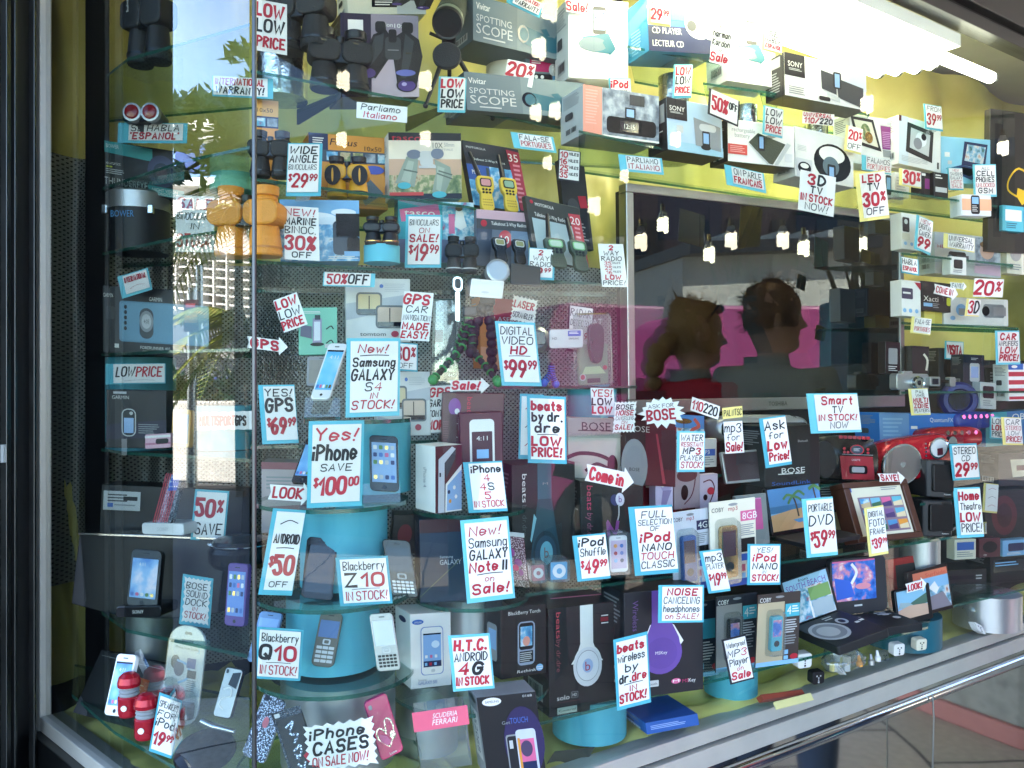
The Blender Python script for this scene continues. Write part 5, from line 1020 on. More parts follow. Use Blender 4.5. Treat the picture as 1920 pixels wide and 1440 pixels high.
 ('1827 522 1882 524 1824 556', 2.32, 'N', 'R1.5 20^%^', 'white twenty percent card above the camcorder box'),
 ('1813 560 1839 562 1809 592', 2.3, 'Y', 'R 3}D', 'small yellow 3D card on the white camcorder box'),
 ('1710 593 1747 598 1707 624', 2.2, 'Y', 'k FALA-SE|r PORTUGUES', 'yellow-edged card for Portuguese speakers under the black camera box'),
 ('1772 639 1807 641 1771 673', 2.5, 'T', 'R VISITA', 'small teal card with red slanting word, behind the silver camera'),
 ('1798 880 1822 866 1802 890', 2.3, 'N', 'R IN!', 'white arrow end peeping out beside the stereo card', 'a'),
 ('1845 905 1872 908 1842 960', 2.5, 'Y', 'u r|u k|u r', 'dim yellow card with red strokes behind the home theatre card'),
 ]:
    sign(*a)
# ------------------------------------------------------------------ gadgets standing on the shelves
def find(s):
    for o in COL.objects:
        if o.get('label', '').startswith(s): return o
def handset(c, D, label, body='BPL', scr='SCR', kind='touch', th=.011, yaw=14, tilt=12, name='mobile_phone', cat='phone', rim=None, group='phones on show', rad=.16, face=None):
    fr = Fr(*c, D, yaw, tilt); W, H = fr.W, fr.H
    t = thing(name, label, cat, fr.base(), group)
    mb = MB(); mb.slab(fr, rr(0, 0, W, H, W * rad), -th, 0, rim or body, face or body); mb.build('body', t, .0012)
    y1 = {'touch': .84, 'bar': .47, 'qwerty': .56, 'slider': .8, 'blank': .9}[kind]
    y0 = .13 if kind != 'bar' else .16
    mb = MB(); mb.face([fr.m(x, y, .0004) for x, y in ((W * .08, H * y0), (W * .92, H * y0), (W * .92, H * y1), (W * .08, H * y1))], scr)
    if kind == 'touch' and scr[:3] == 'wp_':
        for k in range(5):
            x = W * (.11 + .16 * k); mb.face([fr.m(a, b, .0007) for a, b in rr(x, H * (y1 - .09), x + W * .11, H * (y1 - .03), W * .03, 2)], ('3f6fb8', 'PINK', 'W', 'GRN', 'GOLD')[k])
        mb.face([fr.m(a, b, .0006) for a, b in ((W * .08, H * y0), (W * .92, H * y0), (W * .92, H * (y0 + .03)), (W * .08, H * (y0 + .03)))], 'LENS')
        printed(mb, fr, '4:11', W * .3, H * (y0 + .1), H * .06, 'W', .0007)
    elif kind == 'touch':
        for r in range(5):
            for k in range(4):
                x, y = W * (.13 + .2 * k), H * (y0 + .05 + r * .133)
                if r == 3: continue
                mb.face([fr.m(a, b, .0007) for a, b in rr(x, y, x + W * .13, y + H * .075, W * .03, 2)], ('W', '3f6fb8', 'LG', 'GRN', 'PINK', '2a3a6a', 'GOLD')[(r * 5 + k * 3) % 7])
    mb.build('screen', t)
    mb = MB(); mb.slab(fr, rr(W * .38, H * .06, W * .62, H * .075, W * .02), 0, .0006, 'GUN' if body != 'GUN' else 'LG'); mb.build('earpiece', t)
    if kind == 'touch':
        mb = MB(); mb.face([fr.m(a, b, .0005) for a, b in ell(W * .5, H * .925, W * .075, W * .075)], 'GUN'); mb.build('home_button', t)
    if kind in ('bar', 'qwerty'):
        mb = MB(); mb.slab(fr, rr(W * .33, H * (y1 + .03), W * .67, H * (y1 + .13), W * .06), 0, .0012, 'LG'); mb.slab(fr, rr(W * .4, H * (y1 + .05), W * .6, H * (y1 + .11), W * .04), .0012, .0016, body); mb.build('navigation_key', t)
        mb = MB(); nc, nr = (3, 4) if kind == 'bar' else (5, 4); ky = y1 + .16
        for r in range(nr):
            for k in range(nc):
                w_ = .8 / nc; hh = (.95 - ky) / nr; x, y = W * (.1 + k * w_), H * (ky + r * hh)
                mb.slab(fr, rr(x + W * .01, y, x + W * (w_ - .02), y + H * hh * .66, W * .02, 2), 0, .0012, 'LG' if kind == 'bar' and body != 'WPL' else ('WPL' if body == 'BPL' else 'GUN'))
        mb.build('keypad_keys', t)
    return t, fr
def stand(c, D, label, yaw=14):
    """bent clear acrylic easel"""
    fr = Fr(*c, D, yaw, 14); t = thing('phone_stand', label, 'stand', fr.base(), 'clear phone easels')
    prof = [(0, -.016), (fr.H * .92, -.014), (fr.H, .016), (fr.H * .88, .018)]
    mb = MB()
    for a, b in zip(prof, prof[1:]):
        q = lambda x, p, e: fr.m(x, p[0], p[1] + e)
        mb.prism([q(0, a, 0), q(fr.W, a, 0), q(fr.W, b, 0), q(0, b, 0)], [q(0, a, .002), q(fr.W, a, .002), q(fr.W, b, .002), q(0, b, .002)], 'clear', 'clear')
    mb.build('easel', t)
handset((617, 643, 652, 644, 581, 748), 1.4, 'white phone with a bright blue screen on the topmost disc', 'WPL', 'wp_aqua', 'touch', .009, 10, 26, rad=.2)
stand((572, 742, 640, 742, 570, 786), 1.41, 'clear easel under the white phone')
handset((692, 815, 746, 818, 694, 920), 1.46, 'black phone with a grid of icons beside the save card', 'BPL', '8fb0d6', rim='CHR', yaw=8, tilt=10)
stand((682, 905, 752, 905, 682, 950), 1.44, 'clear easel under the black phone with icons')
handset((575, 820, 612, 822, 545, 905), 1.5, 'slanted phone with pale blue screen peeping out behind the save card', 'BPL', 'wp_blue', yaw=6, tilt=22)
handset((576, 1005, 634, 1012, 564, 1120), 1.41, 'bronze black phone with a large mirroring screen beside the slanted fifty card', 'BPL', 'screen', 'blank', .012, 8, 18, rim='CHR')
handset((717, 1010, 768, 1014, 734, 1118), 1.45, 'black keyboard phone behind the card with the red outlined ten', 'BPL', 'LENS', 'qwerty', .012, 16, 10, rim='GUN')
handset((488, 1145, 530, 1150, 462, 1240), 1.38, 'light blue slider phone behind the card with black round letter', '6f94c4', '8fb4e6', 'slider', .014, 6, 20)
handset((602, 1145, 644, 1150, 582, 1248), 1.38, 'grey bar phone with a number keypad on the turquoise-backed disc', '5a574a', '4a6a9a', 'bar', .012, 8, 18, rad=.25)
handset((692, 1151, 736, 1148, 708, 1260), 1.37, 'silver keyboard phone standing at the disc edge', 'SLV', 'dfe4e6', 'qwerty', .013, 20, 10, rim='CHR')
handset((247, 1028, 304, 1033, 236, 1136), 1.52, 'black phone with sky wallpaper docked before the long black speaker', 'BPL', 'wp_sky', 'touch', .012, -14, 14)
handset((428, 1055, 465, 1058, 420, 1172), 1.42, 'purple-edged phone with blue screen beside the corner strip', '5a3a8a', '6a8fd0', 'touch', .012, -18, 10)
handset((220, 1225, 256, 1228, 194, 1340), 1.45, 'white phone with blue flower wallpaper leaning behind the red capsule speakers', 'WPL', 'wp_blue', 'touch', .01, -20, 24)
handset((318, 888, 345, 887, 291, 988), 1.56, 'phone in a jewelled flag cover on a white dock', 'rhine', 'rhine', 'blank', .012, -18, 14, group=None)
o = find('phone in a jewelled')
ff = Fr(314, 888, 343, 887, 289, 980, 1.55, -18, 14)
mb = MB()
for k in range(7): mb.face([ff.q(x, y, .004) for x, y in ((k * 14.3, 0), (k * 14.3 + 7.5, 0), (k * 14.3 + 7.5, 100), (k * 14.3, 100))], 'b0243a')
mb.face([ff.q(x, y, .0044) for x, y in ((44, 4), (100, 4), (100, 36), (44, 36))], '2a4aa8')
for k in range(12): mb.face([ff.m(x, y, .0048) for x, y in ell(ff.W * (.5 + .15 * (k % 4)), ff.H * (.08 + .1 * (k // 4)), ff.W * .035, ff.W * .035, 6)], 'W')
mb.build('flag_pattern', o)
def dock(c, D, label, body, ink, yaw):
    fr = Fr(*c, D, yaw); t = thing('phone_dock', label, 'dock', fr.base())
    mb = MB(); W, H = fr.W, fr.H
    mb.prism([fr.m(x, y, -.05) for x, y in rr(0, 0, W, H, H * .3)], [fr.m(x, y) for x, y in rr(0, 0, W, H, H * .3)], body, body); mb.build('body', t, .002)
    mb = MB(); printed(mb, fr, 'SONY', W * .38, H * .35, H * .3, ink, .0006); mb.build('lettering', t)
dock((265, 980, 344, 982, 266, 1002), 1.55, 'small white dock under the jewelled flag phone', 'WPL', 'LG', -18)
dock((217, 1137, 302, 1136, 216, 1158), 1.5, 'black dock foot under the phone with sky wallpaper', 'BPL', 'W', -14)
# long black speaker
fr = Fr(148, 1002, 424, 1012, 133, 1132, 1.6, -16, 4)
t = thing('dock_speaker', 'long black speaker with a bright top edge on the cornered shelf', 'speaker', fr.base())
pts = [(0, 0)] + [(fr.W * x / 20, 0) for x in range(1, 21)] + [(fr.W * x / 20, fr.H * (1 + .14 * math.sin(math.pi * x / 20))) for x in range(20, -1, -1)]
mb = MB(); mb.slab(fr, pts, -.07, 0, 'BPL', '17181c'); mb.build('cabinet', t, .003)
mb = MB(); mb.slab(fr, [(0, -.004), (fr.W, -.004), (fr.W, .001), (0, .001)], -.07, .003, 'CHR'); mb.build('top_edge', t, .001)
# capsule speakers
for px, py, D, lb in ((242, 1340, 1.42, 'red capsule speaker with a white logo dot'), (274, 1382, 1.37, 'red capsule speaker with grey bellows, touching the slanted speaker card')):
    b_ = P(px, py, D + .02); t = thing('capsule_speaker', lb, 'speaker', b_, 'pair of red capsule speakers'); r = .0185
    mb = MB(); mb.lathe(b_, (0, 0, 1), [(r * .9, 0), (r, .004), (r, .032), (r * .9, .035)], 'FR', 28); mb.build('base', t)
    mb = MB(); mb.lathe(b_ + V3((0, 0, .034)), (0, 0, 1), [(r * .85, 0), (r * .92, .003), (r * .8, .006), (r * .92, .009), (r * .8, .012), (r * .92, .015), (r * .85, .018)], 'GREY', 28); mb.build('bellows', t)
    mb = MB(); mb.lathe(b_ + V3((0, 0, .051)), (0, 0, 1), [(r * 1.02, 0), (r * 1.04, .006), (r * .9, .016), (r * .55, .022), (0, .024)], 'FR', 28); mb.build('dome', t)
    f = free(b_ + V3((-.006, -r - .0006, .024)), (1, 0, 0), (0, 0, -1), .012, .012)
    mb = MB(); mb.slab(f, ell(.006, .006, .005, .005), 0, .0015, 'W'); mb.build('logo_dot', t)
B('player_box', 'big sloping black box behind the white flower phone', 'box', (190, 1218, 338, 1252, 136, 1336), 1.62, .05, '141519', "L GREY .6 4 8 96 8", -20, 22)
B('gift_card', 'small orange card with white print behind the white flower phone', 'card', (248, 1266, 280, 1276, 240, 1296), 1.5, .002, 'OR2', "R 30 14 60 26 f0c090;N 20 40 80 90 f0c090 4", -18, 14)
# bluetooth speaker clamshell
fr = Fr(322, 1168, 390, 1180, 298, 1352, 1.43, -12, 10)
t = thing('speaker_pack', 'tall round-topped white pack with two clear-domed small speakers', 'speaker pack', fr.base())
mb = MB(); mb.slab(fr, rr(0, 0, fr.W, fr.H, fr.W * .42), -.004, 0, 'dcdedc', 'dcdedc'); mb.build('card', t)
mb = MB(); art(mb, fr, "O 40 6 60 9 GUN 3;R 34 14 66 17 NAVY;T GUN 18 21 3 66 Wireless Stereo Speakers;E 24 38 12 7 DG;E 36 44 14 8 NAVY;L SKY 5 30 36 60 40 62 52 40 58;R 56 32 80 42 3a4a8a;R 60 44 84 52 GUN;N 62 54 92 66 GREY 6;L SKY 2 82 20 86 24 82 26"); mb.build('front_print', t)
for u, v in ((20, 68), (72, 78)):
    c = fr.q(u, v, .004); mb = MB()
    mb.lathe(c + fr.V * .02, -fr.V, [(.017, 0), (.018, .022), (.015, .034), (.008, .042), (0, .044)], 'blister', 24); x = mb.build('dome', t)
    mb = MB(); mb.lathe(c + fr.V * .022, -fr.V, [(.014, 0), (.014, .02), (.012, .026)], 'GUN', 20); mb.build('speaker_unit', x)
mb = MB(); mb.prism([fr.m(x, y, .0008) for x, y in rr(-.002, -.002, fr.W + .002, fr.H + .002, fr.W * .42)], [fr.m(x, y, .003) for x, y in rr(0, 0, fr.W, fr.H, fr.W * .42)], 'blister', 'blister', 'inner'); mb.build('blister', t)
# jewelled and coloured phone cases
def case(c, D, label, mt, deco, yaw=8, tilt=18, rim=None, th=.011):
    fr = Fr(*c, D, yaw, tilt); t = thing('phone_case', label, 'phone case', fr.base(), 'cases for phones')
    mb = MB(); mb.slab(fr, rr(0, 0, fr.W, fr.H, fr.W * .17), -th, 0, rim or mt, mt); mb.build('shell', t, .0015)
    mb = MB(); art(mb, fr, deco); mb.build('decoration_pattern', t); return t, fr
HEART = 'L {c} 5 50 62 34 50 16 52 14 64 30 74 50 84;L {c} 5 50 62 58 42 76 40 86 54 74 70 50 84'
case((496, 1296, 538, 1316, 452, 1414), 1.34, 'silver jewelled phone case with a red oval beside the corner strip', 'rhine', "O 10 4 30 12 GUN 4;E 48 42 12 9 c46a74", 6, 24, 'CHR')
case((508, 1338, 562, 1322, 548, 1462), 1.29, 'black studded phone case with silver script letters', 'K', "R 0 0 100 12 rhinek;O 8 3 26 9 LG 3;L rhine 7 34 26 60 20 40 36 64 40 44 50;L rhine 7 36 62 60 56 52 70 36 68 44 76;L rhine 7 36 82 60 96;L rhine 7 60 82 36 98;R 0 12 8 100 rhinek;G RED 60 72 80 66 86 80 70 84", 8, 18, 'rhinek')
case((682, 1318, 724, 1298, 716, 1428), 1.33, 'glossy pink phone case with a jewelled heart', 'HOT', "O 12 8 26 16 GREY 6;" + HEART.format(c='rhine') + ";G PINK 22 58 50 66 62 78 40 80 20 70;E 74 68 12 7 rhine;T W 40 92 4 30 Luxe", 18, 12, '9a2a68', .014)
case((946, 996, 982, 1000, 956, 1098), 1.5, 'pink glittering flip case with magenta flowers', 'rhinep', "E 24 38 18 8 PVIO;E 54 56 20 7 PVIO;E 40 66 16 6 HOT;E 64 74 12 6 PVIO;R 0 88 100 100 rhine;R 0 0 100 8 LG", 20, 10)
case((424, 1250, 456, 1256, 398, 1342), 1.4, 'silver phone case with white looping decoration', 'SLV', "O 10 4 24 12 GUN 5;L W 7 24 44 60 40 70 56 30 62 20 76 50 84;G GUN 50 10 94 6 90 40 40 34", -14, 18, 'GUN')
case((1024, 1122, 1138, 1112, 1046, 1134), 1.66, 'pink phone case lying on top of the white headphone box', 'PINK', "O 88 20 96 50 GREY 2;R 4 10 90 20 d8809c", 26, 70, 'SLV', .008)
# car mount with chrome arm
t = thing('car_mount', 'black curved phone mount with a chrome arm behind the glass corner', 'mount', P(385, 1412, 1.36))
mb = MB(); c = P(385, 1400, 1.38)
mb.lathe(c - V3((0, 0, .01)), V3((0, -.35, 1)), [(.05, 0), (.048, .008), (.03, .018), (.0, .022)], 'BPL', 32); mb.build('foot', t)
mb = MB(); mb.tube([P(378, 1352, 1.38), P(400, 1362, 1.37), P(440, 1372, 1.36)], [.005, .006, .004], 'CHR', 10); mb.build('chrome_arm', t)
mb = MB(); mb.tube([c, P(392, 1375, 1.38), P(400, 1362, 1.37)], [.012, .009, .006], 'BPL', 10); mb.build('stem', t)
# ------------------------------------------------------------------ binoculars
def binoculars(px, py, D, h, w, label, body='RUB', ring='GUN', eye='K', yaw=10, fat=1.0, trim=None, lens='LENS'):
    b_ = P(px, py, D); t = thing('binoculars', label, 'binoculars', b_, 'binoculars standing on the shelves')
    a = R(yaw); sx = V3((math.cos(a), math.sin(a), 0)); up = V3((0, 0, 1)); fw = V3((math.sin(a), -math.cos(a), 0))
    r = w * .25 * fat
    for s_ in (-1, 1):
        c = b_ + sx * s_ * (w / 2 - r); e = b_ + sx * s_ * (w * .27)
        mb = MB(); mb.lathe(c, up, [(r * .92, 0), (r, .003), (r * .98, h * .12), (r * .8, h * .42), (r * .86, h * .46)], body, 28); x = mb.build('barrel', t)
        mb = MB(); mb.lathe(c, up, [(r * 1.02, h * .10), (r * 1.03, h * .13)], trim or ring, 28); mb.build('ring', x)
        k = r * 1.0; cx = b_ + sx * s_ * w * .27
        mb = MB(); f = free(cx - sx * k * 1.05 + up * h * .78 + fw * k, sx, -up, k * 2.1, h * .36)
        mb.slab(f, rr(0, 0, f.W, f.H, k * .55), -k * 1.9, 0, body); mb.build('prism_housing', t, .004)
        mb = MB(); mb.lathe(e + up * h * .77, up, [(r * .62, 0), (r * .66, h * .05), (r * .6, h * .08), (r * .72, h * .1), (r * .74, h * .22), (r * .6, h * .23)], eye, 24); x = mb.build('eyepiece', t)
        mb = MB(); mb.lathe(e + up * h * .77, up, [(r * .68, h * .085), (r * .7, h * .1)], trim or 'DG', 24); mb.build('ring', x)
    mb = MB(); f = free(b_ - sx * w * .13 + up * h * .74 + fw * r * .8, sx, -up, w * .26, h * .34); mb.slab(f, rr(0, 0, f.W, f.H, .004), -r * 1.2, 0, 'GUN' if body != 'GUN' else 'K'); mb.build('bridge', t, .003)
    mb = MB(); mb.lathe(b_ + up * h * .76 + fw * r * .25, up, [(w * .07, 0), (w * .075, .003), (w * .075, h * .1), (w * .06, h * .11)], 'K', 20); mb.build('focus_wheel', t)
    return t, b_, sx, up, fw
t, b_, sx, up, fw = binoculars(637, 172, 1.71, .126, .122, 'chunky black binoculars standing before the dark purple box', 'RUB', yaw=18)
for s_ in (-.034, .03):
    f = free(b_ + sx * s_ - sx * .006 + up * .092 + fw * .033, sx, -up, .014, .004); mb = MB(); printed(mb, f, 'Nikon', 0, 0, .003, 'GOLD', .001); mb.build('lettering', t)
binoculars(566, 96, 1.7, .15, .125, 'large black binoculars cut by the picture top, on the steel cylinder', 'RUB', yaw=-14)
t, b_, sx, up, fw = binoculars(280, 121, 1.7, .165, .1, 'tall black binoculars near the ceiling behind the side window', '1d1f24', yaw=-22, fat=1.05)
f = free(b_ - sx * .03 + up * .1 + fw * .03, up, sx, .03, .006); mb = MB(); printed(mb, f, 'Bushnell', 0, 0, .006, 'W', .001); mb.build('lettering', t)
binoculars(508, 333, 1.58, .088, .078, 'small black binoculars before the tall orange box', 'RUB', yaw=8)
binoculars(466, 482, 1.51, .128, .125, 'big orange marine binoculars split by the corner strip', 'd98a1c', 'd98a1c', 'd98a1c', -6, trim='b8701a')
t, b_, sx, up, fw = binoculars(652, 371, 1.69, .083, .084, 'yellow binoculars with black round grips on the orange box shelf', 'e0a020', 'K', 'K', 4)
for s_ in (-1, 1):
    f = free(b_ + sx * s_ * .027 - sx * .018 + up * .062 + fw * .0245, sx, -up, .036, .04); mb = MB(); mb.slab(f, ell(.018, .022, .016, .02), 0, .003, 'RUB'); mb.slab(f, ell(.018, .022, .002, .014), .003, .004, 'e0a020'); mb.build('grip', t)
binoculars(716, 460, 1.6, .055, .066, 'gold-banded black opera glasses on a turquoise cylinder', 'K', 'GOLD', 'K', 4, 1.0, 'GOLD')
binoculars(866, 512, 1.7, .075, .064, 'compact dark binoculars beside the ten badge radio pack', 'RUB', 'LG', 'RUB', 10)
t = thing('binoculars', 'silver binoculars with two red lenses facing out above the Spanish card', 'binoculars', P(263, 262, 1.8), 'binoculars standing on the shelves')
for px in (246, 280):
    c = P(px, 209, 1.74); mb = MB()
    mb.lathe(c + V3((0, .07, 0)), (0, -1, 0), [(.012, 0), (.015, .03), (.0195, .055), (.0195, .068), (.015, .0685)], 'SLV', 28, ['GUN', 'GUN', 'SLV', 'SLV']); mb.build('barrel', t)
    mb = MB(); mb.lathe(c, (0, -1, 0), [(.0152, -.001), (.012, .001), (0, .003)], 'RLENS', 24); mb.build('lens', t)
mb = MB(); c = P(263, 222, 1.78); mb.box(tuple(c), (.05, .06, .03), 'GUN'); mb.build('bridge', t, .004)
mb = MB(); c = P(263, 245, 1.79); mb.box(tuple(c), (.03, .03, .04), 'K'); mb.build('foot', t, .003)
# spotting scope on its tripod
t = thing('spotting_scope', 'green spotting scope on thin tripod legs, its lens cap hanging', 'spotting scope', P(842, 200, 1.85))
c = P(838, 45, 1.76); ax = V3((.06, .72, .62)).normalized()
mb = MB(); mb.lathe(c, ax, [(.028, .002), (.032, 0), (.0335, .012), (.033, .03), (.03, .034), (.033, .04), (.031, .1), (.026, .16), (.02, .24)], 'OLV', 36, ['K', 'K', '76806a', 'K', 'OLV', 'OLV', 'OLV', 'OLV']); mb.build('barrel', t)
mb = MB(); mb.lathe(c, ax, [(.029, .006), (0, .004)], 'LENS', 32); mb.build('lens', t)
k = P(838, 105, 1.76); mb = MB(); mb.lathe(k, (.05, -.98, .18), [(.029, -.006), (.0305, -.004), (.0305, .003), (.028, .005), (0, .0055)], 'RUB', 36); mb.build('lens_cap', t)
h = P(842, 78, 1.82)
mb = MB(); mb.box(tuple(h), (.03, .03, .025), 'K'); mb.tube([h, P(806, 62, 1.8)], .004, 'K'); mb.build('pan_head', t, .003)
for px, py, D in ((798, 198, 1.72), (924, 222, 1.86), (843, 175, 1.95)):
    e = P(px, py, D); mb = MB(); mb.tube([h, h.lerp(e, .5), e], [.006, .005, .0035], 'RUB', 8); x = mb.build('leg', t)
    mb = MB(); mb.ball(e, .006, 'K', 8); mb.build('rubber_foot', x)
# two way radios belong to their packs
def radio(pack, c, D, body, scr, yaw=20, tilt=8, ant=None, acc='GUN'):
    root = find(pack); fr = Fr(*c, D, yaw, tilt); W, H = fr.W, fr.H
    prof = [(.12, 0), (.88, 0), (1, .12), (.98, .38), (.84, .52), (.9, .8), (.8, 1), (.2, 1), (.1, .8), (.16, .52), (.02, .38), (0, .12)]
    mb = MB(); mb.slab(fr, smooth_line([(x * W, y * H) for x, y in prof], True, 3), 0, .014, body); r = mb.build('radio', root, .002)
    mb = MB(); mb.slab(fr, rr(W * .16, H * .07, W * .84, H * .32, W * .12), .014, .0152, acc); mb.slab(fr, rr(W * .22, H * .1, W * .78, H * .29, W * .1), .0152, .0156, scr); mb.build('screen', r)
    mb = MB()
    for i in range(6): mb.slab(fr, ell(W * (.3 + .2 * (i % 3)), H * (.4 + .09 * (i // 3)), W * .07, W * .06, 10), .014, .0155, 'GUN')
    for i in range(15): mb.slab(fr, ell(W * (.26 + .12 * (i % 5)), H * (.7 + .08 * (i // 5)), W * .03, W * .03, 6), .014, .0146, 'K')
    mb.build('button_pattern', r)
    if ant:
        mb = MB(); mb.tube([fr.q(24, 4, .008), P(*ant, D + .02)], [.0055, .004], 'K' if body != 'GUN' else 'DG', 8); mb.build('antenna', r)
radio('black and blue pack', (890, 333, 921, 336, 897, 396), 1.8, 'd8b53a', 'c88a8a', ant=(880, 286))
radio('black and blue pack', (933, 336, 963, 340, 943, 398), 1.82, 'd8b53a', '8aa88a', ant=(934, 292))
radio('clear pack on dark card', (919, 447, 945, 450, 926, 494), 1.72, 'GUN', '8a8a5a', acc='LG')
radio('clear pack on dark card', (957, 451, 981, 454, 962, 496), 1.73, 'GUN', '8a8a5a', acc='LG')
radio('black card pack', (1016, 448, 1054, 452, 1026, 502), 1.72, '3c4a3c', 'b8ccb8', ant=(1026, 402), acc='7ab87a')
radio('black card pack', (1062, 452, 1094, 457, 1072, 508), 1.74, '3c4a3c', 'b8ccb8', ant=(1062, 410), acc='7ab87a')
# ------------------------------------------------------------------ cameras and little tripods
t = thing('camcorder', 'silver handheld camcorder with a flip screen beside the ninety nine card', 'camcorder', P(1040, 668, 1.72))
fr = Fr(1030, 617, 1094, 616, 1030, 654, 1.7, 14)
mb = MB(); mb.slab(fr, rr(0, 0, fr.W, fr.H, .006), -.006, 0, 'SLV'); mb.build('flip_screen', t, .0015)
mb = MB(); art(mb, fr, "O 54 10 92 38 3a5aa4 2;N 58 16 88 30 W 2;T DG 8 42 13 0 HD;T DG 56 46 9 30 SAMSUNG"); mb.build('front_print', t)
mb = MB(); c = P(1016, 636, 1.74); mb.lathe(c + V3((0, .09, 0)), (-.12, -1, 0), [(.024, 0), (.027, .01), (.027, .085), (.02, .094), (.016, .09)], 'SLV', 32); mb.build('body', t)
mb = MB(); fr2 = Fr(1004, 621, 1022, 622, 1005, 645, 1.64, 10); mb.slab(fr2, rr(0, 0, fr2.W, fr2.H, .003), -.02, 0, 'SLV', 'LENS'); mb.build('viewfinder', t, .001)
t = thing('camcorder', 'dark camcorder with a wide lens and open screen on the shelf edge', 'camcorder', P(925, 530, 1.66))
c = P(934, 507, 1.62); ax = V3((.25, -.9, .12)).normalized()
mb = MB(); mb.lathe(c - ax * .08, ax, [(.018, 0), (.02, .05), (.023, .058), (.0235, .08), (.019, .081)], 'SLV', 32, ['GUN', 'GUN', 'SLV', 'SLV']); mb.build('body', t)
mb = MB(); mb.lathe(c, ax, [(.0195, 0), (0, -.006)], 'LENS', 28); mb.build('lens', t)
fr = Fr(958, 493, 1014, 500, 957, 532, 1.68, 16); mb = MB(); mb.slab(fr, rr(0, 0, fr.W, fr.H, .003), -.006, 0, 'K'); mb.build('flip_screen', t, .001)
mb = MB(); mb.face([fr.q(x, y, .0004) for x, y in ((6, 10), (94, 10), (94, 90), (6, 90))], '2a211c'); mb.build('screen', t)
fr = Fr(884, 522, 946, 527, 880, 556, 1.6, 16, -8)
t = thing('video_light', 'white lit-looking flash lamp block under the dark camcorder', 'lamp', fr.base())
mb = MB(); mb.slab(fr, rr(0, 0, fr.W, fr.H, .003), -.035, 0, 'GUN', 'W'); mb.build('housing', t, .001)
mb = MB(); mb.slab(fr, rr(fr.W * .04, fr.H * .08, fr.W * .96, fr.H * .86, .002), 0, .0015, 'WPL'); mb.slab(fr, ell(fr.W * .45, fr.H * .7, fr.W * .12, fr.H * .06), .0015, .002, 'LG'); mb.build('diffuser', t)
fr = Fr(849, 517, 868, 519, 849, 602, 1.62, 8)
t = thing('handle_player', 'chrome stick recorder with an oval display head', 'recorder', fr.base())
mb = MB(); mb.slab(fr, rr(0, 0, fr.W, fr.H * .34, fr.W * .45), -.008, 0, 'CHR'); mb.build('head', t, .001)
mb = MB(); mb.slab(fr, rr(fr.W * .2, fr.H * .05, fr.W * .8, fr.H * .27, fr.W * .26), 0, .001, 'K'); mb.build('screen', t)
mb = MB(); mb.slab(fr, rr(fr.W * .24, fr.H * .33, fr.W * .74, fr.H, fr.W * .15), -.007, -.001, 'CHR'); mb.build('stick', t, .001)
def gorilla(label, legs, r, mt, ring, head=None, group='bendy tripods'):
    p0 = P(*legs[0][0]); t = thing('bendy_tripod', label, 'tripod', P(*legs[0][-1]), group)
    for l in legs:
        pts = [P(*q) for q in l]; n = 9; path = []
        for a, b in zip(pts, pts[1:]):
            path += [a.lerp(b, j / n) for j in range(n)]
        path.append(pts[-1]); mb = MB()
        for i, q in enumerate(path[::2]): mb.ball(q, r * (1.12 if i % 2 else .95), mt, 10)
        mb.tube(path, r * .7, mt, 8); x = mb.build('leg', t)
        if ring:
            mb = MB()
            for a, b in zip(path[1::2], path[2::2]): d = (b - a).normalized(); mb.lathe(a, d, [(r * 1.1, 0), (r * 1.3, .001), (r * 1.1, .002)], ring, 14)
            mb.ball(path[-1], r * 1.5, ring, 10); mb.build('grip_rings', x)
    if head:
        mb = MB(); mb.box(tuple(P(*head)), (.03, .03, .02), 'K'); mb.build('head', t, .004)
gorilla('black and green ringed bendy tripod straddling the sale arrow', [[(880, 590, 1.62), (868, 650, 1.6), (812, 712, 1.52)], [(880, 590, 1.62), (888, 660, 1.6), (934, 716, 1.55)], [(880, 590, 1.62), (862, 640, 1.66), (850, 690, 1.7)]], .0068, 'RUB', '2f8a48', (882, 585, 1.62))
gorilla('thick black jointed tripod under the flash lamp', [[(912, 566, 1.64), (922, 620, 1.64), (922, 690, 1.66)], [(908, 568, 1.64), (888, 620, 1.62), (884, 660, 1.6)]], .011, 'RUB', None, (914, 563, 1.64))
gorilla('small blue bendy tripod under the silver camcorder', [[(1034, 684, 1.68), (1032, 702, 1.68), (1020, 718, 1.66)], [(1034, 684, 1.68), (1036, 704, 1.68), (1042, 720, 1.68)]], .0055, '26304a', '3a6ac8')
def clam(c, D, label, mid, spec, unit, yaw=16):
    t, fr = carton('clear_pack', label, 'pack', c, D, .003, 'clear', spec, yaw)
    b_ = fr.sub(*unit); mb = MB(); mb.slab(b_, smooth_line([(b_.W * .2, 0), (b_.W * .8, 0), (b_.W, b_.H * .3), (b_.W * .8, b_.H), (b_.W * .2, b_.H), (0, b_.H * .3)], True, 4), .001, .016, mid); mb.build('gadget', t, .003)
    mb = MB(); o_ = rr(0, 0, fr.W, fr.H, fr.W * .12); mb.prism([fr.m(x, y, .0008) for x, y in o_], [fr.m(fr.W / 2 + (x - fr.W / 2) * .9, fr.H / 2 + (y - fr.H / 2) * .94, .02) for x, y in o_], 'blister', 'blister', 'inner'); mb.build('blister', t)
clam((1074, 588, 1142, 586, 1078, 728), 1.78, 'clear green pack holding a dark radar detector', 'GUN', "O 8 42 92 96 7d9478 6;E 22 86 9 5 LG;E 22 86 6 3.4 RED;G b8d09a 30 72 70 72 86 82 20 82;R 34 88 70 94 K;T LG 30 8 9 50 BEAT;E 84 74 6 3 RED", (34, 16, 78, 64))
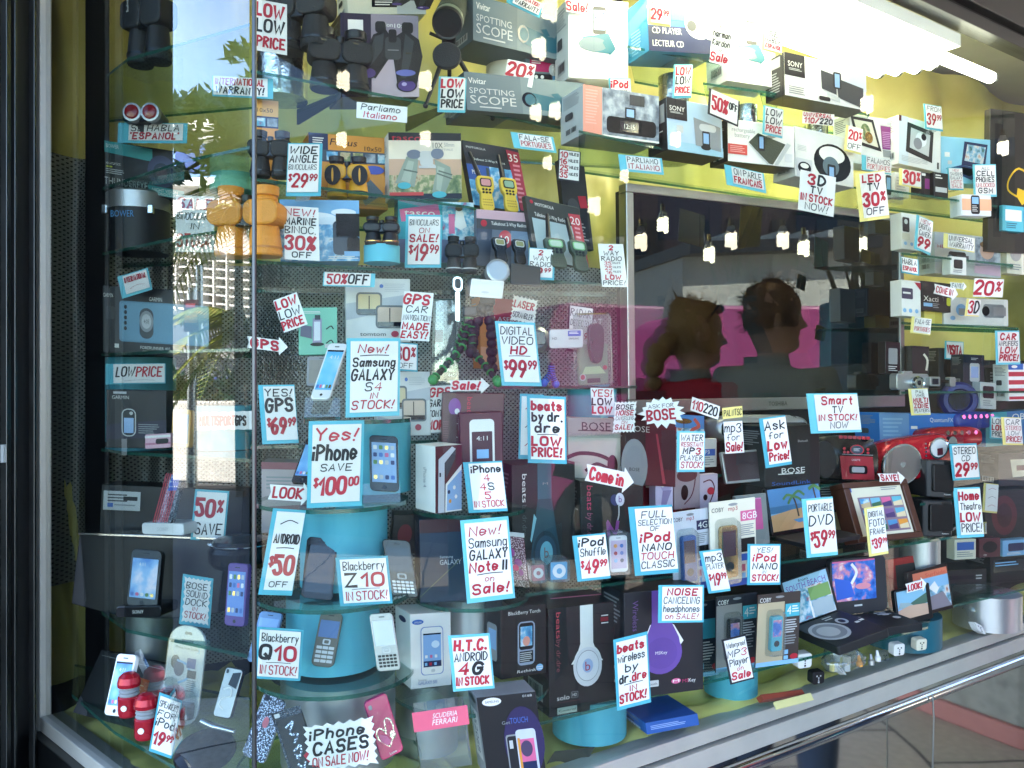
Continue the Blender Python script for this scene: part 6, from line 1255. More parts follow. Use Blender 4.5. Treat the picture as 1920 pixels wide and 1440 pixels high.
clam((812, 560, 862, 560, 808, 724), 1.68, 'clear pack with faint pink print behind the green ringed tripod', 'DG', "T LG 24 8 7 62 &Co;R 10 36 40 50 7a2a3a;E 24 86 16 5 MAR;R 36 84 90 94 3a1822;T W 62 86 4 26 445", (48, 20, 86, 76))
# small square players and the clear-boxed player
for c, D, lb, cl in (((996, 1060, 1022, 1058, 998, 1092), 1.49, 'red square music player in a clear cube', 'b05a6a'), ((1032, 1054, 1066, 1052, 1032, 1090), 1.49, 'blue square music player in a clear cube', '4a9ac4')):
    fr = Fr(*c, D, 16); t = thing('square_player', lb, 'music player', fr.base(), 'square players in clear cubes')
    mb = MB(); mb.slab(fr, rr(fr.W * .05, fr.H * .05, fr.W * .95, fr.H * .95, .002), -.006, -.002, cl); mb.build('body', t)
    mb = MB(); mb.slab(fr, ell(fr.W * .5, fr.H * .5, fr.W * .36, fr.W * .36), -.002, -.001, 'WPL'); mb.slab(fr, ell(fr.W * .5, fr.H * .5, fr.W * .15, fr.W * .15), -.001, -.0005, cl); mb.build('control_wheel', t)
    mb = MB(); mb.prism([fr.m(x, y, -.03) for x, y in rr(-.003, -.006, fr.W + .003, fr.H + .003, .006)], [fr.m(x, y, .003) for x, y in rr(-.002, -.003, fr.W + .002, fr.H + .002, .005)], 'clear', 'blister'); mb.build('clear_cube', t)
t, fr = handset((1142, 1005, 1176, 1003, 1144, 1074), 1.52, 'slim white touch player in a clear box beside the small music player card', 'WPL', 'c8b4cc', 'blank', .006, 16, 2, 'touch_player', 'music player', 'SLV', None)
mb = MB()
for i in range(6): mb.face([fr.m(x, y, .0012) for x, y in ell(fr.W * (.32 + .34 * (i % 2)), fr.H * (.28 + .2 * (i // 2)), fr.W * .1, fr.W * .1, 12)], ('ORG', 'BLUE', 'RED', '6a7ab8', 'SKY', 'NAVY')[i])
mb.build('icon_dot_pattern', t)
mb = MB(); mb.prism([fr.m(x, y, -.02) for x, y in rr(-.006, -.008, fr.W + .006, fr.H + .006, .006)], [fr.m(x, y, .006) for x, y in rr(-.004, -.006, fr.W + .004, fr.H + .004, .006)], 'clear', 'blister'); mb.build('clear_box', t)
# ------------------------------------------------------------------ screens, displays, frames
def flat(name, label, cat, c, D, frame, scr, spec='', yaw=20, tilt=10, m_=(7, 8, 93, 86), th=.012, group=None, rad=.03, part='screen'):
    fr = Fr(*c, D, yaw, tilt); t = thing(name, label, cat, fr.base(), group)
    mb = MB(); mb.slab(fr, rr(0, 0, fr.W, fr.H, fr.W * rad, 3), -th, 0, frame); mb.build('surround', t, .0015)
    a = fr.sub(*m_); mb = MB(); mb.face([a.q(x, y, .0006) for x, y in ((0, 0), (100, 0), (100, 100), (0, 100))], scr); art(mb, a, spec, .0006); mb.build(part, t)
    return t, fr
def hinged(t, fr, dep, mt, th=.012, spec=''):
    """the keyboard or disc half lying in front of a hinged screen"""
    U = fr.U; n = V3((U.y, -U.x, 0)).normalized()
    if n.y > 0: n = -n
    O = fr.q(0, 100, .004); f = free(O, U, n, fr.W, dep)
    if f.N.z < 0: f.N = -f.N
    mb = MB(); mb.slab(f, rr(0, 0, f.W, f.H, .006, 3), -th, 0, mt); mb.build('base_half', t, .002)
    if spec: mb = MB(); art(mb, f, spec); mb.build('deck_print', t)
t, fr = flat('portable_computer', 'open dark portable computer showing a palm beach', 'computer', (1434, 916, 1536, 902, 1448, 1006), 1.9, 'GUN', 'SKY', "R 0 0 100 52 5a92c8;R 0 42 100 58 3f7aa8;G d8a878 0 62 40 54 100 50 100 100 0 100;L 4a3a2a 3 52 70 50 40 46 22;L GRN 4 46 22 36 18 28 26;L GRN 4 46 22 58 12 68 22;L GRN 4 46 22 40 30 36 38;L GRN 4 46 22 56 28 62 36;L GRN 5 80 10 90 4 100 14;L 4a3a2a 2.5 88 10 90 40;G 4a8ab8 40 78 96 72 92 82 50 86", 22, 12, (3, 4, 97, 92))
hinged(t, fr, .1, 'K', .01, "N 8 10 92 60 DG 6;O 40 66 60 88 DG 2")
t, fr = flat('disc_player', 'portable disc player with a bright fish picture on its screen', 'disc player', (1556, 1050, 1660, 1040, 1560, 1156), 1.98, '2a2c30', 'pic_fish', "L W 6 46 10 56 30 44 56;L PINK 3 2 1 98 1;E 70 66 18 8 d88a98;G 2f5fc0 4 40 40 50 50 90 8 96", 16, 6, (3, 5, 80, 76), .016, 'portable disc players', .08)
hinged(t, fr, .11, '1d1f22', .018, "N 66 8 98 30 LG 2;O 72 16 84 30 LG 2;O 30 20 36 26 GREY 1;E 84 50 6 8 LG")
mb = MB(); art(mb, fr, "R 40 84 54 87 LG"); mb.build('front_print', t)
t, fr = flat('disc_player', 'open disc player with a city postcard stuck on its screen', 'disc player', (1462, 1092, 1552, 1062, 1484, 1176), 1.92, 'K', 'pic_city', "R 0 0 100 26 9cc4d8;T 7a4a9a 4 12 14 90 SOUTH BEACH;T GUN 34 3 7 22 from;R 50 30 98 60 7aa05a;R 52 62 98 98 a8b8bc;R 4 34 46 98 pic_pink;R 46 60 50 100 W", 16, 12, (4, 3, 94, 97), .012, 'portable disc players')
hinged(t, fr, .15, '1a1b1d', .02, "E 30 50 30 34 LG;E 30 50 25 28 GREY;E 28 50 17 19 LG;E 70 34 9 12 LG;E 70 34 5 7 GUN;N 52 8 72 22 LG 2;R 80 50 88 56 W;R 90 48 98 54 W")
flat('picture_display', 'small black picture display showing a beach road', 'picture display', (1676, 1108, 1742, 1092, 1684, 1176), 2.06, 'K', 'SKY', "R 0 0 100 46 86b8d0;G 4a6a5a 40 50 100 24 100 60 60 66;G 9ab0b0 10 40 40 46 60 66 0 60;G c8a890 0 66 40 56 100 62 100 100 0 100", 18, 10, (5, 6, 88, 84), .012)
flat('picture_display', 'postcard-covered picture display behind the small beach road one', 'picture display', (1700, 1074, 1776, 1056, 1712, 1160), 2.16, '2a1c18', 'pic_city', "R 0 0 100 18 d8785a;T c84a3a 36 6 9 60 Surfside;R 0 18 100 46 8ab8d8;G W 40 44 60 30 70 50 60 62;G 8a8088 20 70 80 60 100 100 0 100", 18, 10, (12, 6, 96, 92), .012)
flat('picture_display', 'red and black picture display behind the fish screen player', 'picture display', (1664, 1050, 1736, 1038, 1672, 1140), 2.2, 'b01c18', 'K', "", 18, 8, (18, 14, 96, 92), .012)
t, fr = flat('photo_display', 'dark wooden photo display showing twelve small beach views', 'picture display', (1584, 912, 1692, 904, 1612, 1012), 1.98, 'WOOD', 'd8d4bc', "R 0 0 3 8 BLUE;N 60 2 96 10 GREY 2;R 10 20 96 94 8a7480", 16, 16, (6, 5, 94, 95), .05, None, .01, 'picture')
a = fr.sub(6, 5, 94, 95); mb = MB()
for i in range(12):
    x, y = 13 + 21 * (i % 4), 23 + 24 * (i // 4); q = a.sub(x, y, x + 18, y + 19, .0016)
    mb.face([q.q(u, v) for u, v in ((0, 0), (100, 0), (100, 100), (0, 100))], ('pic_sea', '6fb0c8', 'PINK', '5fb0c0', 'pic_sea', '4a8ab0', '7a5a8a', '5aa4bc', '66a8c4', 'pic_city', '4a8cba', 'ORG')[i])
    mb.face([q.q(u, v, .0004) for u, v in ((0, 60), (100, 40), (100, 100), (0, 100))], ('c8b48a', '3a6a4a', '4a3a6a', 'd8c8a0')[i % 4])
mb.build('small_photo_pattern', t)
f0 = fr; mb = MB()
for s_ in ((-6, -6, 106, 5), (-6, 95, 106, 106), (-6, 5, 5, 95), (95, 5, 106, 95)): q = f0.sub(*s_); mb.slab(q, [(0, 0), (q.W, 0), (q.W, q.H), (0, q.H)], -.045, .006, 'WOOD')
mb.build('wooden_rim', t, .002)
t, fr = flat('flip_screen_player', 'silver rimmed flip screen player under the music player sale card', 'music player', (1352, 848, 1426, 842, 1362, 908), 1.88, 'SLV', '3c2c34', "", 16, 8, (4, 6, 96, 92))
t, fr = flat('touch_tablet', 'grey tablet with a pink screen behind the gold-sided player', 'tablet', (1378, 930, 1436, 924, 1386, 1026), 1.84, '8a8c8c', 'd45a9a', "R 0 0 100 4 e884b8", 16, 8, (6, 8, 82, 70))
# ------------------------------------------------------------------ radios and loudspeakers
def loudspeaker(c, D, label):
    fr = Fr(*c, D, 14); t = thing('loudspeaker', label, 'speaker', fr.base(), 'small black loudspeakers'); W, H = fr.W, fr.H
    pl = [(0, -.07), (0, -.004), (W * .1, .004), (W * .5, .012), (W * .9, .004), (W, -.004), (W, -.07)]
    mb = MB(); mb.prism([fr.m(x, H, h) for x, h in pl], [fr.m(x, 0, h) for x, h in pl], '1a1b1d', '26272a'); mb.build('cabinet', t, .003)
    g = fr.sub(12, 10, 88, 84, .0125); mb = MB(); mb.slab(g, rr(0, 0, g.W, g.H, .006), -.01, 0, '0d0d0e'); mb.build('grille', t, .002)
    mb = MB(); printed(mb, fr, 'Panasonic', W * .5, H * .88, H * .04, 'LG', .0128); mb.build('lettering', t)
loudspeaker((1738, 862, 1788, 864, 1738, 932), 2.12, 'black loudspeaker stacked above its twin beside the stereo card')
loudspeaker((1731, 938, 1787, 938, 1731, 1006), 2.1, 'lower black loudspeaker beside the home theatre card')
def boombox(c, D, label, body, yaw=16, dep=.1, kind='cassette', front=None):
    fr = Fr(*c, D, yaw, 4); t = thing('portable_radio', label, 'radio', fr.base(), 'portable radios on the shelf'); W, H = fr.W, fr.H
    prof = [(W * (.5 + .5 * math.cos(a)) , H * (.5 - .5 * math.sin(a) * (1 if math.sin(a) > 0 else 1))) for a in (2 * math.pi * j / 40 for j in range(40))]
    prof = [(W / 2 + math.copysign(abs(math.cos(a)) ** .55, math.cos(a)) * W / 2, H / 2 - math.copysign(abs(math.sin(a)) ** .6, math.sin(a)) * H / 2) for a in (2 * math.pi * j / 48 for j in range(48))]
    sc = lambda k: [(W / 2 + (x - W / 2) * k, H / 2 + (y - H / 2) * k) for x, y in prof]
    mb = MB(); mb.grid([[fr.m(x, y, h) for x, y in sc(k)] for k, h in ((.75, -dep), (.95, -dep * .8), (1, -dep * .4), (.97, -.008), (.86, .003), (.001, .006))], body, True); mb.face([fr.m(x, y, -dep) for x, y in sc(.75)], body); mb.build('body', t)
    return t, fr
t, fr = boombox((1518, 812, 1652, 818, 1520, 900), 2.02, 'black portable radio with a red cassette door and chrome keys', 'BPL')
a = fr.sub(38, 26, 82, 96, .006); mb = MB(); art(mb, fr, "G 8c1c28 38 46 84 46 86 96 40 96;O 50 66 76 84 GUN 3;O 54 69 72 81 GREY 2;T LG 54 52 4 12 CASSETTE;E 62 32 10 11 CHR;E 62 32 8.4 9 303a48;N 57 29 67 36 LG 3;E 44 30 2 3 CHR;E 49 38 2 3 CHR;E 44 38 2 3 CHR;E 77 30 2 3 CHR;E 77 38 2 3 CHR;R 40 42 84 43 GREY", .008); mb.build('control_print', t)
mb = MB()
for i in range(7): k = fr.sub(38 + i * 6.4, 2, 43.4 + i * 6.4, 9, 0); mb.slab(k, rr(0, 0, k.W, k.H, .002, 2), -.03, .006, 'CHR')
mb.build('chrome_key_row', t)
mb = MB(); mb.slab(fr, ell(fr.W * .18, fr.H * .55, fr.W * .15, fr.H * .4), 0, .007, '141416'); mb.build('speaker_grille', t)
t, fr = boombox((1652, 828, 1795, 806, 1654, 912), 2.14, 'glossy red disc radio with a large silver speaker', 'FR')
mb = MB(); mb.slab(fr, ell(fr.W * .24, fr.H * .58, fr.W * .25, fr.H * .46, 36), 0, .007, 'CHR'); mb.slab(fr, ell(fr.W * .24, fr.H * .58, fr.W * .23, fr.H * .42, 36), .007, .0085, 'ALU'); mb.slab(fr, ell(fr.W * .24, fr.H * .58, fr.W * .03, fr.W * .03), .0085, .010, 'CHR'); mb.build('speaker_grille', t)
mb = MB(); mb.slab(fr, ell(fr.W * .7, fr.H * .34, fr.W * .12, fr.H * .24, 30), 0, .012, 'CHR'); mb.slab(fr, ell(fr.W * .7, fr.H * .34, fr.W * .1, fr.H * .2, 30), .012, .014, 'LG'); q = fr.sub(67, 34, 74, 50, .014); mb.slab(q, rr(0, 0, q.W, q.H, .001), 0, .001, 'MAR'); mb.build('dial', t)
mb = MB(); mb.slab(fr, ell(fr.W * .87, fr.H * .28, fr.W * .06, fr.H * .16), 0, .016, 'CHR'); mb.build('knob', t)
mb = MB()
for i in range(6): mb.slab(fr, ell(fr.W * .54, fr.H * (.2 + .09 * i), fr.W * .012, fr.W * .012, 8), .004, .01, 'CHR')
mb.build('chrome_key_pattern', t)
t, fr = boombox((1738, 800, 1846, 798, 1740, 842), 2.3, 'second glossy red radio behind the silver speaker one', 'FR')
mb = MB()
for i in range(5): mb.slab(fr, ell(fr.W * (.3 + .12 * i), fr.H * .3, fr.W * .03, fr.H * .1, 12), 0, .012, 'CHR')
mb.build('chrome_key_pattern', t)
t, fr = boombox((1790, 772, 1866, 770, 1792, 806), 2.4, 'blue portable radio with chrome keys at the far end', '2a3a94')
mb = MB()
for i in range(6): mb.slab(fr, ell(fr.W * (.14 + .14 * i), fr.H * .3, fr.W * .04, fr.H * .12, 12), 0, .012, 'CHR')
mb.build('chrome_key_pattern', t)
t, fr = boombox((1340, 776, 1520, 776, 1342, 832), 2.06, 'long silver radio lying behind the music player sale card', 'SLV', 20)
mb = MB(); mb.slab(fr, rr(fr.W * .06, fr.H * .3, fr.W * .94, fr.H * .75, .01), 0, .007, 'GUN'); mb.build('grille', t)
c = P(1800, 750, 2.44); t = thing('loudspeaker', 'round blue lit loudspeaker ring above the blue radio', 'speaker', c - V3((0, 0, .05)))
mb = MB(); mb.lathe(c, (-.2, -1, 0), [(.05, -.05), (.054, -.01), (.046, .004), (.034, .004), (.03, -.006)], '242c78', 36); mb.build('ring', t)
mb = MB(); mb.lathe(c, (-.2, -1, 0), [(.031, -.006), (.012, -.016), (.01, -.008), (0, -.006)], 'K', 30); mb.build('cone', t)
c = P(1712, 712, 2.3); t = thing('camera', 'old silver camera on the shelf above the yellow multi zone card', 'camera', P(1712, 732, 2.3))
mb = MB(); fr = Fr(1681, 700, 1742, 701, 1681, 731, 2.3, 14); mb.slab(fr, rr(0, 0, fr.W, fr.H, .008), -.03, 0, 'SLV'); mb.build('body', t, .002)
mb = MB(); mb.lathe(fr.q(56, 56), fr.N, [(.018, 0), (.019, .012), (.016, .02), (.013, .018)], 'CHR', 28); mb.build('lens_barrel', t); mb = MB(); mb.lathe(fr.q(56, 56), fr.N, [(.0135, .017), (0, .019)], 'LENS', 24); mb.build('lens', t)
mb = MB(); q = fr.sub(24, -16, 54, 4, -.006); mb.slab(q, rr(0, 0, q.W, q.H, .003), -.02, 0, 'SLV'); mb.build('viewfinder', t, .001)
fr = Fr(1744, 706, 1792, 707, 1744, 724, 2.3, 12); t = thing('camera', 'small silver pocket viewer beside the old silver camera', 'camera', fr.base())
mb = MB(); mb.slab(fr, rr(0, 0, fr.W * .4, fr.H, .004), -.02, 0, 'SLV'); mb.slab(fr, rr(fr.W * .4, fr.H * .3, fr.W * .8, fr.H * .66, .002), -.016, -.004, 'GUN'); mb.slab(fr, rr(fr.W * .78, 0, fr.W, fr.H, .004), -.02, 0, 'SLV'); mb.build('body', t, .001)
mb = MB(); mb.slab(fr, rr(fr.W * .08, fr.H * .2, fr.W * .32, fr.H * .8, .002), 0, .001, 'LENS'); mb.build('lens', t)
B('camera_pouch', 'black pouch with a cream strap behind the yellow Portuguese card', 'pouch', (1710, 648, 1742, 650, 1710, 700), 2.4, .04, 'K', "L CREAM 12 70 30 90 50 84 84;R 0 0 100 8 GUN", 14)
B('phone_carton', 'dark box picturing a white phone beside the car amplifier card', 'box', (1806, 664, 1846, 666, 1806, 726), 2.46, .05, '1a2636', "O 30 26 76 82 LG 8;R 36 36 70 70 SCR;N 36 10 72 18 LG 2", 14, group=GB)
# travel plugs on the yellow cloth
def adapter(px, py, D, s, label, mt='WPL', rot=0):
    c = P(px, py, D); f = free(c + V3((-s / 2, 0, s * .9)), (math.cos(rot), .35, -math.sin(rot)), (math.sin(rot), .1, -math.cos(rot)), s, s * .9)
    t = thing('travel_adapter', label, 'adapter', c, 'travel plugs lying along the sill')
    mb = MB(); mb.slab(f, rr(0, 0, s, s * .9, s * .2), -s * .6, 0, mt); mb.build('body', t, .002)
    mb = MB(); ink = 'GUN' if mt != 'K' else 'LG'
    for a in ((.3, .25, .4, .35), (.6, .25, .7, .35), (.45, .4, .55, .48), (.46, .55, .54, .62), (.44, .68, .56, .8)): mb.slab(f, [(s * a[0], s * a[1]), (s * a[2], s * a[1]), (s * a[2], s * a[3]), (s * a[0], s * a[3])], 0, .0006, ink)
    mb.build('socket_slot_pattern', t)
for a in ((1513, 1256, 1.86, .038, 'white travel plug with five slots at the end of the lowest shelf'), (1690, 1232, 2.06, .034, 'white round-edged travel plug before the green drum'), (1732, 1222, 2.12, .034, 'cream travel plug leaning on the green drum', 'CREAM'),
          (1662, 1242, 2.04, .026, 'clear small plug lying beside the white round-edged one', 'clear'), (1838, 1186, 2.3, .034, 'white travel plug lying tilted at the far sill', 'WPL', .5), (1906, 1164, 2.42, .03, 'white travel plug at the picture edge'),
          (1538, 1286, 1.92, .034, 'black travel plug half sunk in the yellow cloth', 'K'), (1575, 1262, 1.96, .028, 'grey travel plug before the clear bag', 'LG', .6)): adapter(*a)
B('picture_book', 'dark red booklet lying on the yellow cloth under the lowest shelf', 'booklet', (1426, 1302, 1504, 1292, 1432, 1312), 1.82, .02, '8a3a2a', "", 24, 40)
B('leaflet_stack', 'pale yellow leaflets lying on the cloth by the sill', 'leaflet', (1450, 1316, 1520, 1298, 1456, 1330), 1.8, .004, 'e4dc9a', "", 24, 50)
B('dark_booklet', 'dark grey card lying on the yellow cloth near the sill', 'card', (1040, 1408, 1116, 1400, 1020, 1440), 1.58, .004, '4a4a40', "", 10, 50)
# ------------------------------------------------------------------ goods further back that fill the gaps
B('phone_carton', 'pale pinkish carton behind the look arrow and save card', 'box', (490, 866, 584, 868, 490, 1000), 1.66, .08, 'b4a4a4', "R 0 0 100 10 8a4a58;N 10 20 80 40 GREY 4;R 60 80 88 86 K", 8, group=GB)
B('phone_carton', 'dark carton behind the black keyboard phone', 'box', (738, 966, 790, 964, 732, 1040), 1.62, .06, '1a1416', "E 46 50 26 26 8a1c28", 12, group=GB)
B('headphone_box', 'tall maroon box behind the white come in arrow', 'box', (1196, 796, 1268, 800, 1196, 1000), 1.84, .06, '6a1426', "R 0 0 100 6 8a2436;N 50 64 96 72 d8a0a0 2;N 20 56 60 60 W 1", 18, group=GB)
B('speaker_box', 'black box with small white lines behind the wooden photo display', 'box', (1528, 900, 1584, 898, 1530, 1000), 2.1, .08, '1c1c1e', "N 10 8 90 40 LG 7;R 0 50 100 56 8a2a2a;R 20 62 90 96 c8b488", 18, group=GB)
B('player_box', 'dark box filling the shelf behind the photo display', 'box', (1690, 930, 1732, 930, 1690, 1010), 2.28, .05, 'c8c060', "R 0 0 100 6 b0a84a", 14, group=GB)
B('speaker_box', 'wide black speaker with a dull red cone at the far end', 'speaker', (1846, 920, 1945, 916, 1848, 1024), 2.56, .1, '1c191a', "E 36 46 24 36 5a1a22;E 36 46 14 22 3a1016;R 80 6 92 96 DG", 14)
B('car_stereo', 'grey car stereo on the dim far shelf', 'car stereo', (1856, 1044, 1945, 1036, 1858, 1094), 2.54, .1, 'GUN', "R 6 16 70 60 LENS;E 84 44 9 24 CHR;N 10 24 60 44 SKY 2", 14)
B('car_stereo', 'flat black player stacked on the dim far shelf', 'car stereo', (1770, 1070, 1850, 1066, 1770, 1106), 2.5, .1, '141416', "R 6 30 70 50 GUN;N 74 30 94 60 LG 2", 14)
B('speaker_box', 'small dark grey box under the silver camera shelf', 'box', (1760, 652, 1806, 654, 1760, 728), 2.52, .06, '23282c', "E 50 50 30 30 GUN;E 50 50 18 18 K", 14, group=GB)
B('speaker_box', 'tall black box between the phone box and the striped box', 'box', (1848, 690, 1890, 690, 1848, 768), 2.5, .06, '121418', "N 20 10 80 40 GREY 4", 14, group=GB)
B('speaker_box', 'black packed speaker beside the dim yellow card', 'box', (1872, 850, 1945, 848, 1872, 912), 2.6, .08, '2a2a2c', "G c8c0a8 30 20 90 20 96 70 36 74;R 46 38 76 54 MAR", 14, group=GB)
def bag(c, D, label, n, seed):
    fr = Fr(*c, D, 20, 6); t = thing('plastic_bag', label, 'bag', fr.base(), 'clear bags of small plugs'); random.seed(seed)
    rows = []
    for i in range(9):
        k = i / 8; rows.append([fr.m(fr.W * (.5 + .5 * math.cos(a) * (.8 + .25 * math.sin(k * 3)) + random.uniform(-.03, .03)), fr.H * k, .022 * math.sin(a) * (.5 + math.sin(k * 2.6)) + random.uniform(-.004, .004)) for a in (2 * math.pi * j / 14 for j in range(14))])
    mb = MB(); mb.grid(rows, 'blister', True); mb.build('film', t)
    for i in range(n):
        mb = MB(); p = fr.q(random.uniform(20, 80), random.uniform(50, 96)); mb.box(tuple(p), (.016, .012, .02), random.choice(('CREAM', 'W', 'LG', 'YEL')), random.uniform(0, 3)); mb.build('small_plug', t, .002)
bag((1546, 1206, 1600, 1198, 1550, 1252), 2.0, 'clear bag of cream plugs under the disc players', 6, 3)
bag((1812, 1116, 1884, 1104, 1814, 1170), 2.4, 'clear bag with pale plugs under the dim far shelf', 6, 4)
bag((1540, 1230, 1612, 1214, 1548, 1262), 1.98, 'crumpled clear bag lying before the disc players', 4, 6)
for i, (px, py, D, mt, lb) in enumerate(((1612, 1250, 1.98, 'ORG', 'small orange capped plug on the cloth'), (1634, 1247, 2.0, 'SLV', 'small silver plug on the cloth'), (1646, 1240, 2.02, 'WPL', 'small white plug on the cloth'))):
    p = P(px, py, D); mb = MB(); mb.lathe(p, (0, .2, 1), [(.007, 0), (.008, .01), (.005, .014), (.003, .026), (0, .027)], mt, 12); tag(mb.build('small_plug'), lb + ' by the sill', 'plug', 'loose plugs on the cloth')
mb = MB(); a = P(1590, 1318, 1.93)
mb.tube([gr(1.72, -.05, SILL - .08), gr(1.722, -.052, SILL - .14), gr(1.718, -.05, SILL - .3), gr(1.725, -.05, SILL - .55), gr(1.715, -.05, SILL - .74)], .0022, 'ALU', 6)
tag(mb.build('cable'), 'thin grey cable dangling from the chrome rail', 'cable')
c = P(260, 720, 1.86); z0 = CZ + .292
t = thing('lens_case', 'black drum-shaped case with a brushed silver lid and blue print', 'case', (c.x, c.y, z0))
mb = MB(); mb.lathe((c.x, c.y, z0), (0, 0, 1), [(.064, 0), (.066, .004), (.066, .095)], '15171b', 40); mb.build('drum', t)
mb = MB(); mb.lathe((c.x, c.y, z0 + .095), (0, 0, 1), [(.067, 0), (.067, .036), (.06, .041), (0, .042)], 'satsteel', 40); mb.build('lid', t)
f = free((c.x - .03, c.y - .0668, z0 + .085), (1, 0, 0), (0, 0, -1), .06, .02); mb = MB(); printed(mb, f, 'BOWER', 0, 0, .014, '4a9ad8', .0012, .05); mb.build('lettering', t)
for k in (-.05, .05):
    mb = MB(); mb.box((c.x + k, c.y - .052, z0 + .09), (.012, .012, .02), 'CHR'); mb.build('latch', t, .002)
handset((324, 766, 358, 768, 320, 837), 1.62, 'orange rimmed handheld navigator before the blue cylinder', 'd8a040', '7f8f98', 'blank', .014, -16, 8, 'handheld_navigator', 'navigator', None, None)
handset((576, 668, 636, 668, 574, 724), 1.5, 'grey framed car navigator half hidden by the white phone', 'GREY', '8f8a80', 'blank', .012, 10, 10, 'car_navigator', 'navigator', None, None, .08)
t = thing('music_dock', 'black rounded music dock beside the corner strip, behind the purple-edged phone', 'dock', P(450, 1056, 1.5)); c = P(452, 1030, 1.56)
mb = MB(); mb.lathe(c - V3((0, 0, .03)), (0, 0, 1), [(.05, 0), (.058, .01), (.06, .03), (.05, .05), (.02, .058), (0, .059)], 'BPL', 36); mb.build('body', t)
mb = MB(); mb.lathe(c + V3((0, 0, .012)), (0, 0, 1), [(.0605, 0), (.0606, .002)], 'CHR', 36); mb.build('chrome_band', t)
for c, D, bd, lb, sp in (((1660, 640, 1688, 642, 1660, 700), 2.34, 'GUN', 'small dark box showing between the television frame and the black pouch', "O 20 20 80 70 GREY 6;N 20 76 80 94 LG 3"),
  ((1838, 716, 1868, 718, 1838, 766), 2.44, 'LG', 'small pale box beside the blue lit ring', "O 16 14 84 60 GUN 8;N 16 68 84 92 GREY 3"),
  ((1790, 1012, 1830, 1010, 1790, 1050), 2.36, 'CREAM', 'small cream box beneath the home theatre card', "R 10 14 90 54 BLUE;N 10 62 90 92 GREY 3"),
  ((1836, 1010, 1876, 1008, 1836, 1046), 2.44, 'MAR', 'small maroon box beside the dull red coned speaker', "E 50 46 34 30 GUN;T W 20 82 10 0 CD"),
  ((1880, 1014, 1930, 1010, 1880, 1044), 2.5, 'SKY', 'small pale blue box near the picture edge under the red coned speaker', "O 20 20 80 70 NAVY 5;N 16 78 84 94 W 2"),
  ((1782, 480, 1812, 483, 1782, 514), 2.3, 'W', 'small white box standing before the grey camcorder box', "O 20 16 76 66 GUN 8;N 16 74 84 92 GREY 2"),
  ((1888, 446, 1920, 450, 1888, 512), 2.48, 'CREAM', 'small cream box at the picture edge beside the grey camcorder box', "E 50 40 34 24 SLV;N 16 72 84 92 GREY 3"),
  ((1880, 384, 1920, 388, 1880, 432), 2.44, 'TEAL', 'small teal box under the glossy black case', "R 12 16 88 60 W;N 16 68 84 92 DTL 3")):
    B('small_goods_box', lb, 'box', c, D, .03, bd, sp, 16, group=GB)
# ------------------------------------------------------------------ what the glass mirrors: the street behind and beside the photographer
def mir(p, O, N): return p - N * (2 * (p - O).dot(N))
TVN = tv.N; LN, RN = -NL, -NR
mT = lambda p: mir(p, tv.O, TVN)
mL = lambda p: mir(p, C0, LN)
mR = lambda p: mir(p, C0, RN)
def mfr(f, c, D, yaw=0):
    """a flat rectangle of the street, given as it shows mirrored in the glass"""
    a = Fr(*c, D, yaw); o = f(a.O); r = object.__new__(Fr)
    r.O, r.U, r.V = o, (f(a.O + a.U) - o), (f(a.O + a.V) - o)
    r.N = f(a.O + a.N) - o; r.W, r.H = a.W, a.H
    return r
def block(mb, fr, x0, y0, x1, y1, h0, h1, m):
    s = fr.sub(x0, y0, x1, y1); mb.slab(s, [(0, 0), (s.W, 0), (s.W, s.H), (0, s.H)], h0, h1, m)
def down(fr):       # stretch a frame so that its foot stands on the ground
    fr.H = (fr.O.z) / -fr.V.z; return fr
ramp_mat('stucco', 6, [(.3, 'cfccc4'), (.7, 'dedbd2')], .8)
ramp_mat('leaf', 9, [(.3, '2c4420'), (.55, '4c6430'), (.75, '86863a')], .5)
ramp_mat('palmleaf', 7, [(.3, '5c6c2c'), (.55, '8c9440'), (.75, 'c4a844')], .45)
ramp_mat('bark', 22, [(.3, '4a3a2c'), (.7, '7a6650')], .9, bump=.4)
# --- mirrored in the side window
f = down(mfr(mL, (230, 352, 600, 352, 230, 700), 22, -30)); t = thing('white_building', 'white building with a grid of sunscreens, mirrored in the side window', 'building', f.q(50, 100))
mb = MB(); block(mb, f, 0, 0, 100, 100, -6, 0, 'stucco'); mb.build('wall', t)
mb = MB(); block(mb, f, -2, -3, 102, 0, -6.1, .3, 'whitepaint'); mb.build('roof', t)
for r in range(2):
    for k in range(7):
        mb = MB(); block(mb, f, 8 + k * 13, 4 + r * 8, 15 + k * 13, 8.5 + r * 8, 0, .05, 'stucco'); w_ = mb.build('window', t)
        mb = MB(); block(mb, f, 8.6 + k * 13, 4.5 + r * 8, 14.4 + k * 13, 8 + r * 8, .05, .06, 'screen'); mb.build('pane', w_)
mb = MB(); block(mb, f, 0, 24, 100, 47, .02, .06, '2c3038'); x = mb.build('glazing', t)
mb = MB()
for k in range(16): block(mb, f, k * 6.4, 24, k * 6.4 + .7, 47, .06, .5, 'stucco')
for k in range(8): block(mb, f, 0, 24 + k * 3.1, 100, 24.7 + k * 3.1, .06, .46, 'stucco')
mb.build('sunscreen_lattice', x)
mb = MB(); block(mb, f, 0, 49, 100, 100, .02, .07, '55565a'); block(mb, f, 0, 60, 100, 62, .07, .5, 'STN'); mb.build('lower_wall', t)
f = mfr(mL, (250, 222, 540, 232, 250, 262), 17, -30); t = thing('roof_slab', 'thin white projecting roof with a blue sign board, mirrored in the side window', 'roof', f.q(50, 100))
